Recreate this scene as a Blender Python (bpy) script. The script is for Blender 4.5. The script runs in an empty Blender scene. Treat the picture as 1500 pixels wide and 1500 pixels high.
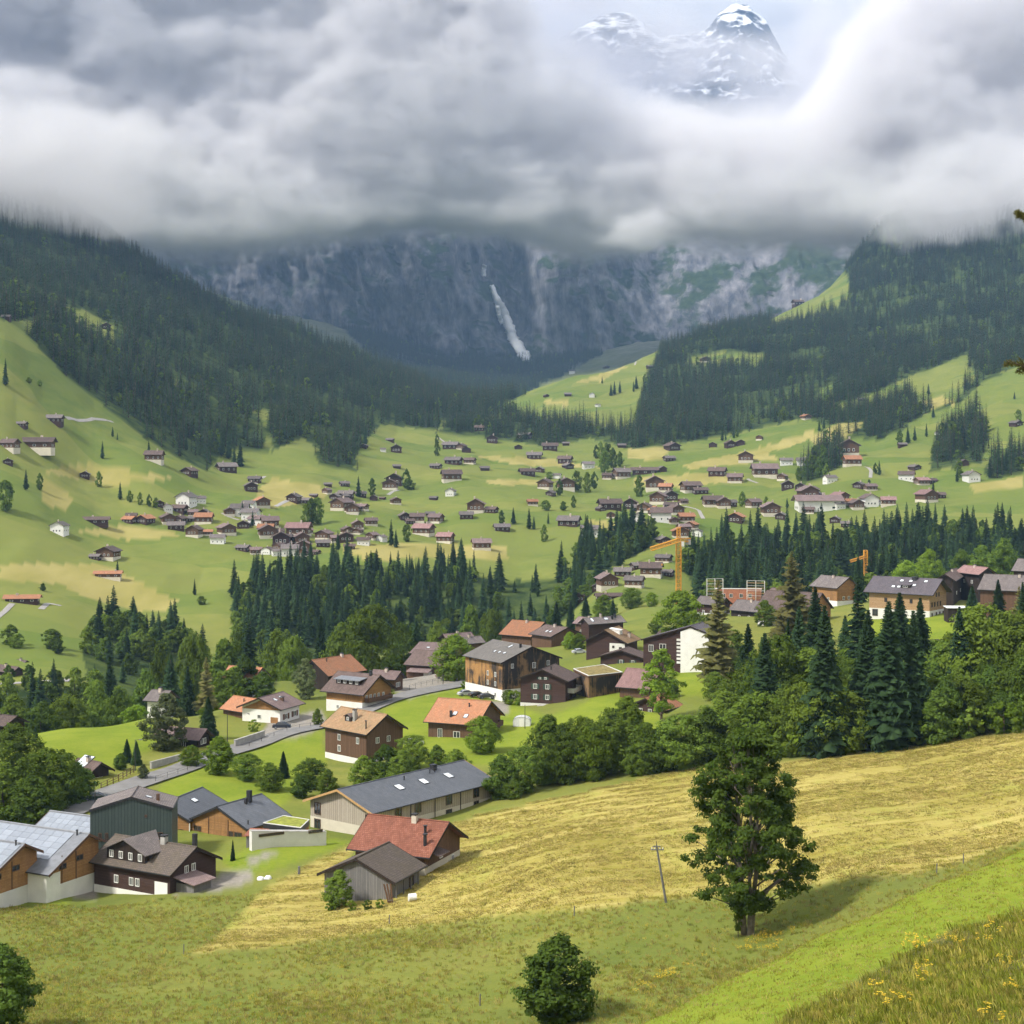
import bpy, bmesh, math, random
import numpy as np
from mathutils import Vector, Matrix, Euler

scene = bpy.context.scene
random.seed(7); np.random.seed(7)
R = math.radians

# ---------------------------------------------------------------- camera
# level camera with lens shift: eye at the origin, looking along +Y.
F, PX0, PY0 = 2250.0, 750.0, 680.0        # focal length and principal point, in 1500 px units
cam_d = bpy.data.cameras.new('camera'); cam = bpy.data.objects.new('camera', cam_d)
scene.collection.objects.link(cam)
cam.location = (0, 0, 0); cam.rotation_euler = (R(90), 0, 0)
cam_d.sensor_width = 36.0; cam_d.lens = 36.0 * F / 1500.0
cam_d.shift_y = -(750.0 - PY0) / 1500.0
cam_d.clip_start = 0.5; cam_d.clip_end = 40000
scene.camera = cam

# ---------------------------------------------------------------- light
SUN_EL, SUN_AZ = 47.0, -118.0              # azimuth from +Y, clockwise: the sun stands to the left, a little behind
sd = bpy.data.lights.new('sun', 'SUN'); so = bpy.data.objects.new('sun', sd); scene.collection.objects.link(so)
sv = Vector((math.sin(R(SUN_AZ)) * math.cos(R(SUN_EL)), math.cos(R(SUN_AZ)) * math.cos(R(SUN_EL)), math.sin(R(SUN_EL))))
so.rotation_euler = sv.to_track_quat('Z', 'Y').to_euler()
sd.energy = 3.8; sd.angle = R(9); sd.color = (1.0, 0.95, 0.86)

world = bpy.data.worlds.new('World'); scene.world = world; world.use_nodes = True
wn, wl = world.node_tree.nodes, world.node_tree.links
for n in list(wn): wn.remove(n)
w_out = wn.new('ShaderNodeOutputWorld'); w_bg = wn.new('ShaderNodeBackground')
w_sky = wn.new('ShaderNodeTexSky'); w_sky.sky_type = 'NISHITA'; w_sky.sun_disc = False
w_sky.sun_elevation = R(SUN_EL); w_sky.sun_rotation = R(SUN_AZ); w_sky.altitude = 1400
w_sk = wn.new('ShaderNodeMix'); w_sk.data_type = 'RGBA'; w_sk.blend_type = 'MULTIPLY'; w_sk.inputs[0].default_value = 1
w_sk.inputs[7].default_value = (0.1, 0.1, 0.1, 1)
wl.new(w_sky.outputs[0], w_sk.inputs[6])
w_tc = wn.new('ShaderNodeTexCoord'); w_map = wn.new('ShaderNodeMapping'); w_map.inputs['Scale'].default_value = (1.6, 1.6, 5.0)
w_nz = wn.new('ShaderNodeTexNoise'); w_nz.inputs['Scale'].default_value = 2.6; w_nz.inputs['Detail'].default_value = 7; w_nz.inputs['Roughness'].default_value = 0.55
wl.new(w_tc.outputs['Generated'], w_map.inputs[0]); wl.new(w_map.outputs[0], w_nz.inputs['Vector'])
w_rp = wn.new('ShaderNodeValToRGB')
w_rp.color_ramp.elements[0].position = 0.3; w_rp.color_ramp.elements[0].color = (0.44, 0.43, 0.45, 1)
w_rp.color_ramp.elements[1].position = 0.68; w_rp.color_ramp.elements[1].color = (1.04, 1.02, 0.99, 1)
wl.new(w_nz.outputs[0], w_rp.inputs[0])
w_mx = wn.new('ShaderNodeMix'); w_mx.data_type = 'RGBA'; w_mx.inputs[0].default_value = 0.98
wl.new(w_sk.outputs[2], w_mx.inputs[6]); wl.new(w_rp.outputs[0], w_mx.inputs[7])
wl.new(w_mx.outputs[2], w_bg.inputs['Color']); w_bg.inputs['Strength'].default_value = 1.0
wl.new(w_bg.outputs[0], w_out.inputs['Surface'])

vs = scene.view_settings
vs.view_transform = 'Standard'; vs.look = 'None'; vs.exposure = 0.45; vs.gamma = 1.0; vs.use_curve_mapping = False
cy = scene.cycles
cy.use_denoising = True
cy.max_bounces = 8; cy.diffuse_bounces = 3; cy.glossy_bounces = 2; cy.transmission_bounces = 3
cy.volume_bounces = 6; cy.transparent_max_bounces = 8
cy.use_adaptive_sampling = True; cy.adaptive_threshold = 0.04
cy.volume_step_rate = 1.6; cy.volume_max_steps = 256

# ---------------------------------------------------------------- helpers
COL = scene.collection
def tag(o, label=None, cat=None, group=None, kind=None):
    if label: o['label'] = label
    if cat: o['category'] = cat
    if group: o['group'] = group
    if kind: o['kind'] = kind
    return o
def link(o, parent=None):
    COL.objects.link(o)
    if parent is not None: o.parent = parent
    return o
def empty(name, loc=(0, 0, 0), rz=0.0, sc=1.0):
    o = bpy.data.objects.new(name, None); COL.objects.link(o)
    o.location = loc; o.rotation_euler = (0, 0, rz); o.scale = (sc, sc, sc); o.empty_display_size = 0.1
    return o
def mesh_np(name, v, faces, mat=None, smooth=False):
    """faces: (n,k) int array or list of lists"""
    me = bpy.data.meshes.new(name)
    if isinstance(faces, np.ndarray):
        n, k = faces.shape
        me.vertices.add(len(v)); me.vertices.foreach_set('co', np.asarray(v, np.float32).ravel())
        me.loops.add(n * k); me.loops.foreach_set('vertex_index', faces.astype(np.int32).ravel())
        me.polygons.add(n); me.polygons.foreach_set('loop_start', np.arange(0, n * k, k, dtype=np.int32))
        me.polygons.foreach_set('loop_total', np.full(n, k, np.int32))
        me.update(calc_edges=True); me.validate()
    else:
        me.from_pydata([tuple(p) for p in v], [], faces); me.update()
    if mat is not None:
        for m in (mat if isinstance(mat, (list, tuple)) else [mat]): me.materials.append(m)
    if smooth: me.polygons.foreach_set('use_smooth', np.ones(len(me.polygons), bool))
    return me
def obj(name, me, parent=None):
    return link(bpy.data.objects.new(name, me), parent)

class MB:
    """collects simple solids into one mesh"""
    def __init__(s): s.v = []; s.f = []; s.mi = []
    def add(s, v, f, m=0):
        b = len(s.v); s.v += [tuple(p) for p in v]; s.f += [[b + i for i in q] for q in f]; s.mi += [m] * len(f); return s
    def box(s, x0, x1, y0, y1, z0, z1, m=0):
        return s.add([(x0,y0,z0),(x1,y0,z0),(x1,y1,z0),(x0,y1,z0),(x0,y0,z1),(x1,y0,z1),(x1,y1,z1),(x0,y1,z1)],
                     [(0,3,2,1),(4,5,6,7),(0,1,5,4),(1,2,6,5),(2,3,7,6),(3,0,4,7)], m)
    def prism(s, poly, axis, a0, a1, m=0):
        """poly: 2-D points; axis 'x': (y,z) swept along x, 'y': (x,z) along y, 'z': (x,y) along z"""
        n = len(poly)
        def P(p, a): return {'x': (a, p[0], p[1]), 'y': (p[0], a, p[1]), 'z': (p[0], p[1], a)}[axis]
        v = [P(p, a0) for p in poly] + [P(p, a1) for p in poly]
        f = [list(range(n))[::-1], list(range(n, 2 * n))] + [[i, (i + 1) % n, n + (i + 1) % n, n + i] for i in range(n)]
        return s.add(v, f, m)
    def quad8(s, top, thick, m=0):
        """slab from 4 top corners, extruded down by thick"""
        v = list(top) + [(p[0], p[1], p[2] - thick) for p in top]
        return s.add(v, [(0,1,2,3),(7,6,5,4),(0,4,5,1),(1,5,6,2),(2,6,7,3),(3,7,4,0)], m)
    def tube(s, p0, p1, r0, r1=None, n=6, m=0):
        r1 = r0 if r1 is None else r1
        p0, p1 = Vector(p0), Vector(p1); d = (p1 - p0)
        if d.length < 1e-6: return s
        q = d.to_track_quat('Z', 'Y')
        v = [p0 + q @ Vector((r0 * math.cos(2*math.pi*i/n), r0 * math.sin(2*math.pi*i/n), 0)) for i in range(n)]
        v += [p1 + q @ Vector((r1 * math.cos(2*math.pi*i/n), r1 * math.sin(2*math.pi*i/n), 0)) for i in range(n)]
        return s.add(v, [[i, (i+1) % n, n + (i+1) % n, n + i] for i in range(n)] + [list(range(n))[::-1], list(range(n, 2*n))], m)
    def mesh(s, name, mats, smooth=False):
        me = bpy.data.meshes.new(name); me.from_pydata(s.v, [], s.f)
        bm = bmesh.new(); bm.from_mesh(me); bmesh.ops.recalc_face_normals(bm, faces=bm.faces); bm.to_mesh(me); bm.free()
        for m in (mats if isinstance(mats, (list, tuple)) else [mats]): me.materials.append(m)
        if any(s.mi): me.polygons.foreach_set('material_index', s.mi)
        if smooth: me.polygons.foreach_set('use_smooth', [True] * len(me.polygons))
        me.update(); return me
    def build(s, name, mats, parent=None, smooth=False):
        return obj(name, s.mesh(name, mats, smooth), parent)

# ---- numpy value noise
def _h(ix, iy, iz, seed):
    n = (ix.astype(np.int64) * 374761393 + iy.astype(np.int64) * 668265263 + iz.astype(np.int64) * 2147483647 + seed * 974711) & 0xffffffff
    n = ((n ^ (n >> 13)) * 1274126177) & 0xffffffff
    n = ((n ^ (n >> 16)) * 2246822519) & 0xffffffff
    return ((n ^ (n >> 15)) & 0xffffff) / float(0xffffff)
def vnoise(x, y, z=None, seed=0):
    x = np.asarray(x, float); y = np.asarray(y, float)
    z = np.zeros_like(x) if z is None else np.asarray(z, float)
    ix, iy, iz = np.floor(x), np.floor(y), np.floor(z)
    fx, fy, fz = x - ix, y - iy, z - iz
    sx, sy, sz = [t * t * t * (t * (t * 6 - 15) + 10) for t in (fx, fy, fz)]
    r = 0
    for dz in (0, 1):
        if dz == 1 and not np.any(sz): break
        wz = sz if dz else 1 - sz
        for dy in (0, 1):
            wy = sy if dy else 1 - sy
            for dx in (0, 1):
                wx = sx if dx else 1 - sx
                r = r + wx * wy * wz * _h(ix + dx, iy + dy, iz + dz, seed)
    return r * 2 - 1
def fbm(x, y, z=None, oct=4, seed=0, gain=0.5):
    a, s, t = 1.0, 0.0, 0.0
    for i in range(oct):
        k = 2.03 ** i
        s = s + a * vnoise(x * k, y * k, None if z is None else z * k, seed + i * 17); t += a; a *= gain
    return s / t
def smooth01(t): t = np.clip(t, 0, 1); return t * t * (3 - 2 * t)

# ---- materials
def P3(px, py, Y): return ((px - PX0) / F * Y, Y, (PY0 - py) / F * Y)
def new_mat(name):
    m = bpy.data.materials.new(name); m.use_nodes = True
    nt = m.node_tree; bs = nt.nodes['Principled BSDF']
    return m, nt, bs
MATS = {}
def mat(name, col, var=0.25, scale=1.0, rough=0.85, bump=0.0, bscale=None, stretch=(1, 1, 1), col2=None, metal=0.0, obj_space=True, spec=0.3, detail=4, bdist=0.05):
    """plain procedural surface: noise between two tones, optional bump"""
    if name in MATS: return MATS[name]
    m, nt, bs = new_mat(name); N, L = nt.nodes, nt.links
    tc = N.new('ShaderNodeTexCoord'); mp = N.new('ShaderNodeMapping'); mp.inputs['Scale'].default_value = stretch
    L.new(tc.outputs['Object'], mp.inputs[0])
    nz = N.new('ShaderNodeTexNoise'); nz.inputs['Scale'].default_value = scale; nz.inputs['Detail'].default_value = detail
    L.new(mp.outputs[0], nz.inputs['Vector'])
    rp = N.new('ShaderNodeValToRGB'); rp.color_ramp.elements[0].position = 0.3; rp.color_ramp.elements[1].position = 0.7
    c = np.array(col); c2 = np.array(col2) if col2 is not None else np.clip(c * (1 + var), 0, 1)
    c1 = c if col2 is not None else c * (1 - var)
    rp.color_ramp.elements[0].color = (*c1, 1); rp.color_ramp.elements[1].color = (*c2, 1)
    L.new(nz.outputs[0], rp.inputs[0]); 
    # every object a touch different
    oi = N.new('ShaderNodeObjectInfo'); mr = N.new('ShaderNodeMapRange'); mr.inputs[3].default_value = 0.88; mr.inputs[4].default_value = 1.12
    L.new(oi.outputs['Random'], mr.inputs[0])
    mu = N.new('ShaderNodeMix'); mu.data_type = 'RGBA'; mu.blend_type = 'MULTIPLY'; mu.inputs[0].default_value = 1.0
    L.new(rp.outputs[0], mu.inputs[6]); L.new(mr.outputs[0], mu.inputs[7])
    L.new(mu.outputs[2], bs.inputs['Base Color'])
    bs.inputs['Roughness'].default_value = rough; bs.inputs['Metallic'].default_value = metal
    bs.inputs['Specular IOR Level'].default_value = spec
    if bump:
        nb = N.new('ShaderNodeTexNoise'); nb.inputs['Scale'].default_value = bscale or scale * 4; nb.inputs['Detail'].default_value = 3
        L.new(mp.outputs[0], nb.inputs['Vector'])
        bp = N.new('ShaderNodeBump'); bp.inputs['Strength'].default_value = bump; bp.inputs['Distance'].default_value = bdist
        L.new(nb.outputs[0], bp.inputs['Height']); L.new(bp.outputs[0], bs.inputs['Normal'])
    MATS[name] = m; return m
# ================================================================ TERRAIN
# control points: (px, py, Y) - where a ray through the photo's pixel meets the ground, and how far out
CP = [
 # hillside the camera stands on
 (-600,1500,60),(2100,1330,60),
 (1500,1500,48),(1300,1500,55),(1120,1500,62),(1700,1480,45),(1500,1300,80),(1350,1400,70),(1200,1450,67),
 (930,1500,76),(1060,1436,80),(1200,1366,85),(1350,1300,90),(1500,1238,95),(1700,1180,100),(2100,1090,110),
 (1060,1560,110),(1200,1450,112),(1350,1370,120),(1500,1300,130),(1700,1220,140),
 (930,1600,100),(750,1660,100),(500,1700,90),(100,1720,85),(-300,1680,85),(750,1800,55),(300,1900,45),(1100,1760,30),(1500,1800,22),(0,1960,30),
 (750,2100,16),(1500,2100,10),(0,2100,16),(750,2300,8),(1500,2300,6),(0,2300,8),(-600,2200,8),(2100,2200,8),
 # tall-grass meadow
 (1095,1368,165),(750,1502,138),(0,1502,140),(400,1498,138),(-300,1500,140),(1200,1350,163),(1340,1290,168),(930,1450,146),(600,1400,168),
 (400,1400,175),(150,1350,202),(0,1345,205),(-300,1330,215),(900,1335,178),(1300,1283,168),(700,1348,190),(500,1360,192),
 # hay field
 (1000,1220,215),(850,1240,212),(1400,1185,205),(1200,1200,208),(1500,1180,198),(1500,1235,180),(1200,1113,262),(1350,1100,258),(1500,1080,255),(1700,1060,255),(2100,1040,260),
 (1000,1137,270),(850,1165,266),(700,1200,262),(700,1250,228),(800,1290,195),
 # house plots near the field
 (140,1316,223),(217,1312,221),(247,1308,219),(330,1292,225),(647,1278,218),(565,1323,205),(470,1335,204),(480,1265,232),(430,1241,243),(330,1243,247),(380,1237,243),(20,1320,222),(80,1300,226),(-300,1300,225),
 (385,1064,362),(430,1062,362),(340,1060,366),(479,1044,384),(532,1037,382),(490,1122,316),(690,1018,402),(800,1010,420),(810,1036,372),(832,1030,374),(640,1085,335),(690,1090,330),(1275,905,492),(1366,905,478),(1390,896,490),(1000,992,400),(1030,990,398),(453,1225,255),(710,1193,264),(560,1195,270),
 # road and village shelf
 (140,1172,278),(200,1150,287),(300,1115,311),(430,1070,346),(560,1030,386),(690,1000,425),(0,1180,275),(-300,1170,280),
 (500,1122,315),(660,1088,330),(780,1082,332),(840,1110,308),(850,1032,366),(930,1060,345),(1000,1060,340),(600,1130,300),(420,1140,300),(740,1140,292),
 (734,1026,395),(757,1040,373),(1010,992,398),(1100,985,400),(890,967,440),(960,940,470),(640,985,455),(560,1000,430),(700,950,520),(800,945,520),
 (130,1082,330),(60,1108,302),(200,1112,313),(30,1085,335),(100,1067,356),(220,1052,371),(-300,1080,340),(340,1035,385),(400,1000,440),
 (1275,910,490),(1375,905,475),(1410,926,440),(1450,880,540),(1500,935,420),(1250,1000,360),(1400,1000,350),(1250,1060,300),(1400,1040,300),(1700,900,450),(1100,1060,310),(2100,880,450),
 (1180,905,520),(1080,890,600),(1250,875,610),(1400,860,600),(1500,850,600),(990,885,620),(900,905,600),
 # gorge
 (100,1150,440),(250,1130,450),(-300,1130,450),(400,1080,540),(550,1050,600),(700,1030,640),(820,960,690),(450,990,620),(300,1010,600),(620,960,700),
 (880,872,700),(930,850,765),(990,830,810),(970,815,855),(800,900,760),
 (1050,900,720),(1200,905,720),(1350,900,720),(1500,890,720),(1700,880,700),(1060,840,830),(1200,830,830),(1350,825,840),(1500,815,840),
 # far side
 (30,1003,540),(100,990,562),(60,930,640),(30,885,692),(200,880,760),(300,893,740),(350,922,700),(-300,920,620),(230,930,680),
 (560,805,880),(400,812,860),(480,800,900),(300,800,880),(650,792,930),(560,850,790),(700,850,800),(450,850,790),(760,830,880),(830,800,930),
 (150,815,830),(150,768,905),(40,665,960),(130,698,1000),(220,677,1020),(-300,700,900),(-300,560,1050),
 (270,762,960),(370,765,955),(480,770,970),(500,742,1080),(600,742,1120),(700,747,1080),(640,765,1010),(780,770,1030),(850,775,1010),
 (1000,772,1000),(1050,747,1100),(1200,747,1120),(1300,747,1100),(1150,772,1030),(950,760,1060),(1400,740,1100),(1500,745,1050),(1700,720,1050),
 (0,482,1080),(70,535,1120),(100,550,1150),(240,642,1200),(330,692,1230),(520,694,1300),(640,637,1700),(-300,420,1150),
 (700,692,1300),(560,690,1350),(880,692,1400),(600,652,1600),(760,642,1720),(880,652,1660),(950,652,1600),(1100,652,1550),(1250,668,1350),(1400,692,1250),(1500,702,1200),(1700,640,1250),
 (1500,602,1500),(1350,602,1650),(1450,562,1700),(1700,520,1600),(2100,460,1600),
 # beyond
 (690,622,1900),(700,603,2400),(640,585,2800),(640,562,3300),(770,537,4600),(600,532,4200),(500,505,4000),(400,500,3900),(300,470,3900),
 (730,594,2100),(830,552,2300),(970,510,2600),(760,616,1880),(900,602,2000),(930,612,1900),(850,595,3000),(950,570,3200),(800,590,2700),(860,535,4300),(950,515,4300),
 (1000,632,1700),(1100,562,2100),(1060,482,2700),(1170,452,2900),(1230,407,3100),(1240,622,1650),(1300,502,2300),(1400,452,2500),(1500,402,2600),(1500,522,2000),(1300,402,2900),
 (1500,300,3000),(1300,300,3350),(1700,350,2500),(2100,300,2400),(1060,510,3100),(1170,480,3300),(1230,450,3600),(1100,500,4000),(1250,470,4200),(1500,420,4200),
 (100,452,1500),(0,382,1700),(200,402,2000),(60,362,1900),(300,442,2100),(400,477,2350),(500,522,2500),(600,562,2650),(300,552,1500),(400,602,1500),(500,642,1450),
 (300,490,2600),(400,540,2900),(500,560,3100),(200,400,2500),(0,300,2050),(100,300,2300),(-300,280,1900),(0,330,3200),(200,420,3300),(-300,300,3200),(1900,330,3300),
]
cp = np.array(CP, float)
def rbf_xy(px, Y): return np.stack([np.asarray(px, float) / 260.0, np.log(np.asarray(Y, float)) * 3.2], -1)
def rbf_fit(pts, val, lam=0.015):
    d = np.linalg.norm(pts[:, None] - pts[None], axis=-1); n = len(pts)
    A = np.zeros((n + 3, n + 3)); A[:n, :n] = -d + 0 * np.eye(n); A[:n, :n] -= -lam * np.eye(n)
    Pm = np.c_[np.ones(n), pts]; A[:n, n:] = Pm; A[n:, :n] = Pm.T
    return np.linalg.solve(A, np.r_[val, 0, 0, 0])
rb_pts = rbf_xy(cp[:, 0], cp[:, 2]); rb_w = rbf_fit(rb_pts, cp[:, 1])
def rbf_eval(px, Y):
    q = rbf_xy(px, Y).reshape(-1, 2); out = np.empty(len(q))
    for i in range(0, len(q), 20000):
        s = q[i:i + 20000]
        d = np.sqrt(((s[:, None, 0] - rb_pts[None, :, 0]) ** 2) + ((s[:, None, 1] - rb_pts[None, :, 1]) ** 2))
        out[i:i + 20000] = -d @ rb_w[:-3] + rb_w[-3] + s @ rb_w[-2:]
    return out

G_PX = np.concatenate([np.arange(-900, -30, 30), np.arange(-30, 1531, 3.0), np.arange(1560, 2401, 30)])
LY0, LY1, NR = math.log(6.0), math.log(5200.0), 720
G_LY = np.linspace(LY0, LY1, NR)
# coarse evaluation of the smooth surface, then bicubic-ish upsampling by linear interpolation
c_px = np.concatenate([np.arange(-900, -30, 60), np.arange(-30, 1531, 12.0), np.arange(1560, 2401, 60)])
c_ly = np.linspace(LY0, LY1, 300)
mpx, mly = np.meshgrid(c_px, c_ly)
c_py = rbf_eval(mpx.ravel(), np.exp(mly.ravel())).reshape(mpx.shape)
def blur(a, n, ax):
    k = np.hanning(2 * n + 3)[1:-1]; k /= k.sum()
    return np.apply_along_axis(lambda r: np.convolve(np.pad(r, n, mode='edge'), k, 'valid'), ax, a)
c_py = blur(blur(c_py, 2, 0), 2, 1)
tmp = np.stack([np.interp(G_PX, c_px, r) for r in c_py])             # rows = coarse depth
G_PY = np.stack([np.interp(G_LY, c_ly, tmp[:, j]) for j in range(len(G_PX))], 1)
GX, GL = np.meshgrid(G_PX, G_LY)
Yg = np.exp(GL); Xg = (GX - PX0) / F * Yg; Zg = (PY0 - G_PY) / F * Yg
# undulation: gentle on the meadows, rougher far out
und = fbm(Xg / 34, Yg / 34, oct=3, seed=3) * np.clip(Yg / 900, .12, 1.0) * 1.6
und += fbm(Xg / 160, Yg / 160, oct=4, seed=9) * np.clip((Yg - 500) / 900, 0, 1) * 9
und += (1 - np.abs(fbm(Xg / 260, Yg / 260, oct=4, seed=21))) * np.clip((Yg - 1300) / 900, 0, 1) * 22 - np.clip((Yg - 1300) / 900, 0, 1) * 15
und += (np.abs(fbm(Xg / 95, Yg / 150, oct=4, seed=14)) * 2 - .5) * 5.0 * smooth01((Yg - 560) / 300) * smooth01((2300 - Yg) / 600)
und += fbm(Xg / 6, Yg / 6, oct=3, seed=5) * np.clip((260 - Yg) / 200, 0, 1) * 0.22
Zg = Zg + und
# pull the surface exactly through the control points of the nearer ground (house plots, road, field edges)
def _sample(A, px, ly):
    fi = np.interp(px, G_PX, np.arange(len(G_PX))); fj = (ly - LY0) / (LY1 - LY0) * (NR - 1)
    i = np.clip(fi.astype(int), 0, len(G_PX) - 2); j = np.clip(fj.astype(int), 0, NR - 2); a = fi - i; b = fj - j
    return A[j, i] * (1-a) * (1-b) + A[j, i+1] * a * (1-b) + A[j+1, i] * (1-a) * b + A[j+1, i+1] * a * b
sel = cp[(cp[:, 2] > 100) & (cp[:, 2] < 720) & (cp[:, 0] > -20) & (cp[:, 0] < 1520)]
for _ in range(2):
    res = (PY0 - sel[:, 1]) / F * sel[:, 2] - _sample(Zg, sel[:, 0], np.log(sel[:, 2]))
    num = np.zeros_like(Zg); den = np.full_like(Zg, .25)
    for (px_, py_, Y_), r_ in zip(sel, res):
        jm = np.nonzero(np.abs(G_LY - math.log(Y_)) < .22)[0]; im = np.nonzero(np.abs(G_PX - px_) < 160)[0]
        if not len(jm) or not len(im): continue
        sl = (slice(jm[0], jm[-1] + 1), slice(im[0], im[-1] + 1)); x_ = (px_ - PX0) / F * Y_
        w_ = np.exp(-(((Xg[sl] - x_) ** 2 + (Yg[sl] - Y_) ** 2) / (2 * (5.5 + Y_ * .006) ** 2)))
        num[sl] += w_ * r_; den[sl] += w_
    Zg = Zg + num / den
def ground(x, y):
    """height of the terrain sheet at world x, y (arrays or floats)"""
    x = np.asarray(x, float); y = np.maximum(np.asarray(y, float), 6.01)
    px = np.clip(PX0 + F * x / y, G_PX[0], G_PX[-1] - 1e-3); ly = np.clip(np.log(y), LY0, LY1 - 1e-6)
    fi = np.interp(px, G_PX, np.arange(len(G_PX))); fj = (ly - LY0) / (LY1 - LY0) * (NR - 1)
    i = np.minimum(fi.astype(int), len(G_PX) - 2); j = np.minimum(fj.astype(int), NR - 2); a = fi - i; b = fj - j
    return (Zg[j, i] * (1-a) * (1-b) + Zg[j, i+1] * a * (1-b) + Zg[j+1, i] * (1-a) * b + Zg[j+1, i+1] * a * b)
def hit(px, py, ymin=40, ymax=5000):
    """first point of the ground met by the ray through a pixel of the photo, beyond ymin"""
    ys = np.exp(np.linspace(math.log(ymin), math.log(ymax), 2600))
    x = (px - PX0) / F * ys; zr = (PY0 - py) / F * ys
    below = zr <= ground(x, ys)
    k = int(np.argmax(below)) if below.any() else len(ys) - 1
    return Vector((float(x[k]), float(ys[k]), float(ground(x[k], ys[k]))))
def proj(x, y, z): return PX0 + F * x / y, PY0 - F * z / y

def in_poly(px, py, poly):
    inside = np.zeros(px.shape, bool); n = len(poly); j = n - 1
    for i in range(n):
        xi, yi = poly[i]; xj, yj = poly[j]
        if yi != yj:
            c = ((yi > py) != (yj > py)) & (px < (xj - xi) * (py - yi) / (yj - yi) + xi)
            inside ^= c
        j = i
    return inside
GPY = PY0 - F * Zg / Yg                                  # pixel row of every vertex
jx = fbm(Xg / 9, Yg / 9, oct=3, seed=31) * 4 + fbm(Xg / (0.03 * Yg), Yg / (0.03 * Yg), oct=2, seed=33) * 3
def region(polys, y0, y1, jit=1.0):
    m = np.zeros(GX.shape, bool)
    for p in polys: m |= in_poly(GX + jx * jit, GPY + jx * 0.6 * jit, p)
    return m & (Yg >= y0) & (Yg <= y1)

# ---- land cover, one polygon per patch of ground
HAY_NEAR = [[(275,1398),(470,1300),(545,1240),(620,1215),(720,1190),(860,1160),(1000,1128),(1200,1108),(1520,1070),(1520,1225),(1420,1262),(1330,1278),(1150,1300),(900,1325),(700,1345),(480,1375)]]
hay = region(HAY_NEAR, 150, 300)
hay |= region([[(290,1398),(390,1300),(520,1236),(480,1330)]], 150, 300)
HAY_FAR = [[(0,826),(150,826),(260,880),(240,895),(180,890),(130,860),(0,850)],
 [(60,842),(140,842),(262,880),(205,898),(120,872)],
 [(110,778),(200,768),(268,785),(190,792)],
 [(380,715),(400,700),(470,712),(480,728),(400,745),(365,740)],
 [(500,800),(600,795),(740,800),(745,822),(640,815),(560,822),(505,815)],
 [(690,668),(810,672),(880,685),(760,682)],[(710,703),(800,703),(790,711),(715,709)],
 [(1000,680),(1080,665),(1190,630),(1195,640),(1120,665),(1160,670),(1080,680),(1010,688)],[(1000,694),(1060,692),(1090,705),(1005,712)],
 [(920,655),(985,655),(970,675),(920,672)],[(930,700),(1000,697),(1000,715),(925,710)],
 [(1420,712),(1500,698),(1500,715),(1430,722)],[(790,586),(830,583),(832,594),(800,592)],[(840,560),(920,535),(935,527),(880,560)],
 [(1180,640),(1250,610),(1380,580),(1400,590),(1290,625),(1200,655)],[(60,700),(110,730),(95,750),(60,735)],
 [(60,690),(130,680),(260,700),(160,712)],[(850,760),(960,770),(900,782)],[(1230,780),(1280,775),(1285,795),(1235,800)]]
hay_f = region(HAY_FAR, 500, 3400, .6)
LAWN = [[(0,1110),(60,1068),(240,1045),(240,1090),(160,1125),(60,1130)],[(230,1150),(330,1100),(470,1070),(480,1120),(400,1190),(230,1170)],
 [(590,1075),(690,1010),(640,1000),(560,1040)],[(560,1080),(640,1012),(705,1010),(800,1050),(900,1010),(960,1040),(1010,1100),(720,1120),(600,1130)],
 [(1240,905),(1440,895),(1450,960),(1260,950)],[(990,985),(1090,985),(1090,1020),(1000,1020)],[(320,1255),(420,1225),(520,1232),(440,1262),(350,1290)],[(0,1290),(150,1270),(140,1320),(0,1330)]]
lawn = region(LAWN, 200, 560)
lawn |= region([[(930,1502),(1200,1368),(1500,1240),(1530,1330),(1400,1360),(1280,1420),(1130,1502)]], 40, 104, .4)
ROUGH = region([[(1120,1510),(1280,1425),(1390,1365),(1530,1330),(1530,1520)]], 30, 100, .5)
DRIVE = region([[(105,1318),(112,1290),(142,1280),(142,1316)],[(250,1312),(330,1278),(368,1275),(372,1292),(310,1302)],[(572,1008),(595,985),(655,978),(695,985),(685,1000),(600,1024)],
 [(355,1262),(395,1245),(410,1248),(372,1266)],[(380,1082),(392,1056),(470,1040),(480,1062),(440,1078)],[(300,1290),(360,1280),(352,1300),(300,1305)],[(690,1030),(745,1028),(745,1046),(700,1048)],[(1090,890),(1230,880),(1230,905),(1090,905)]], 200, 470, .4)
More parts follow.
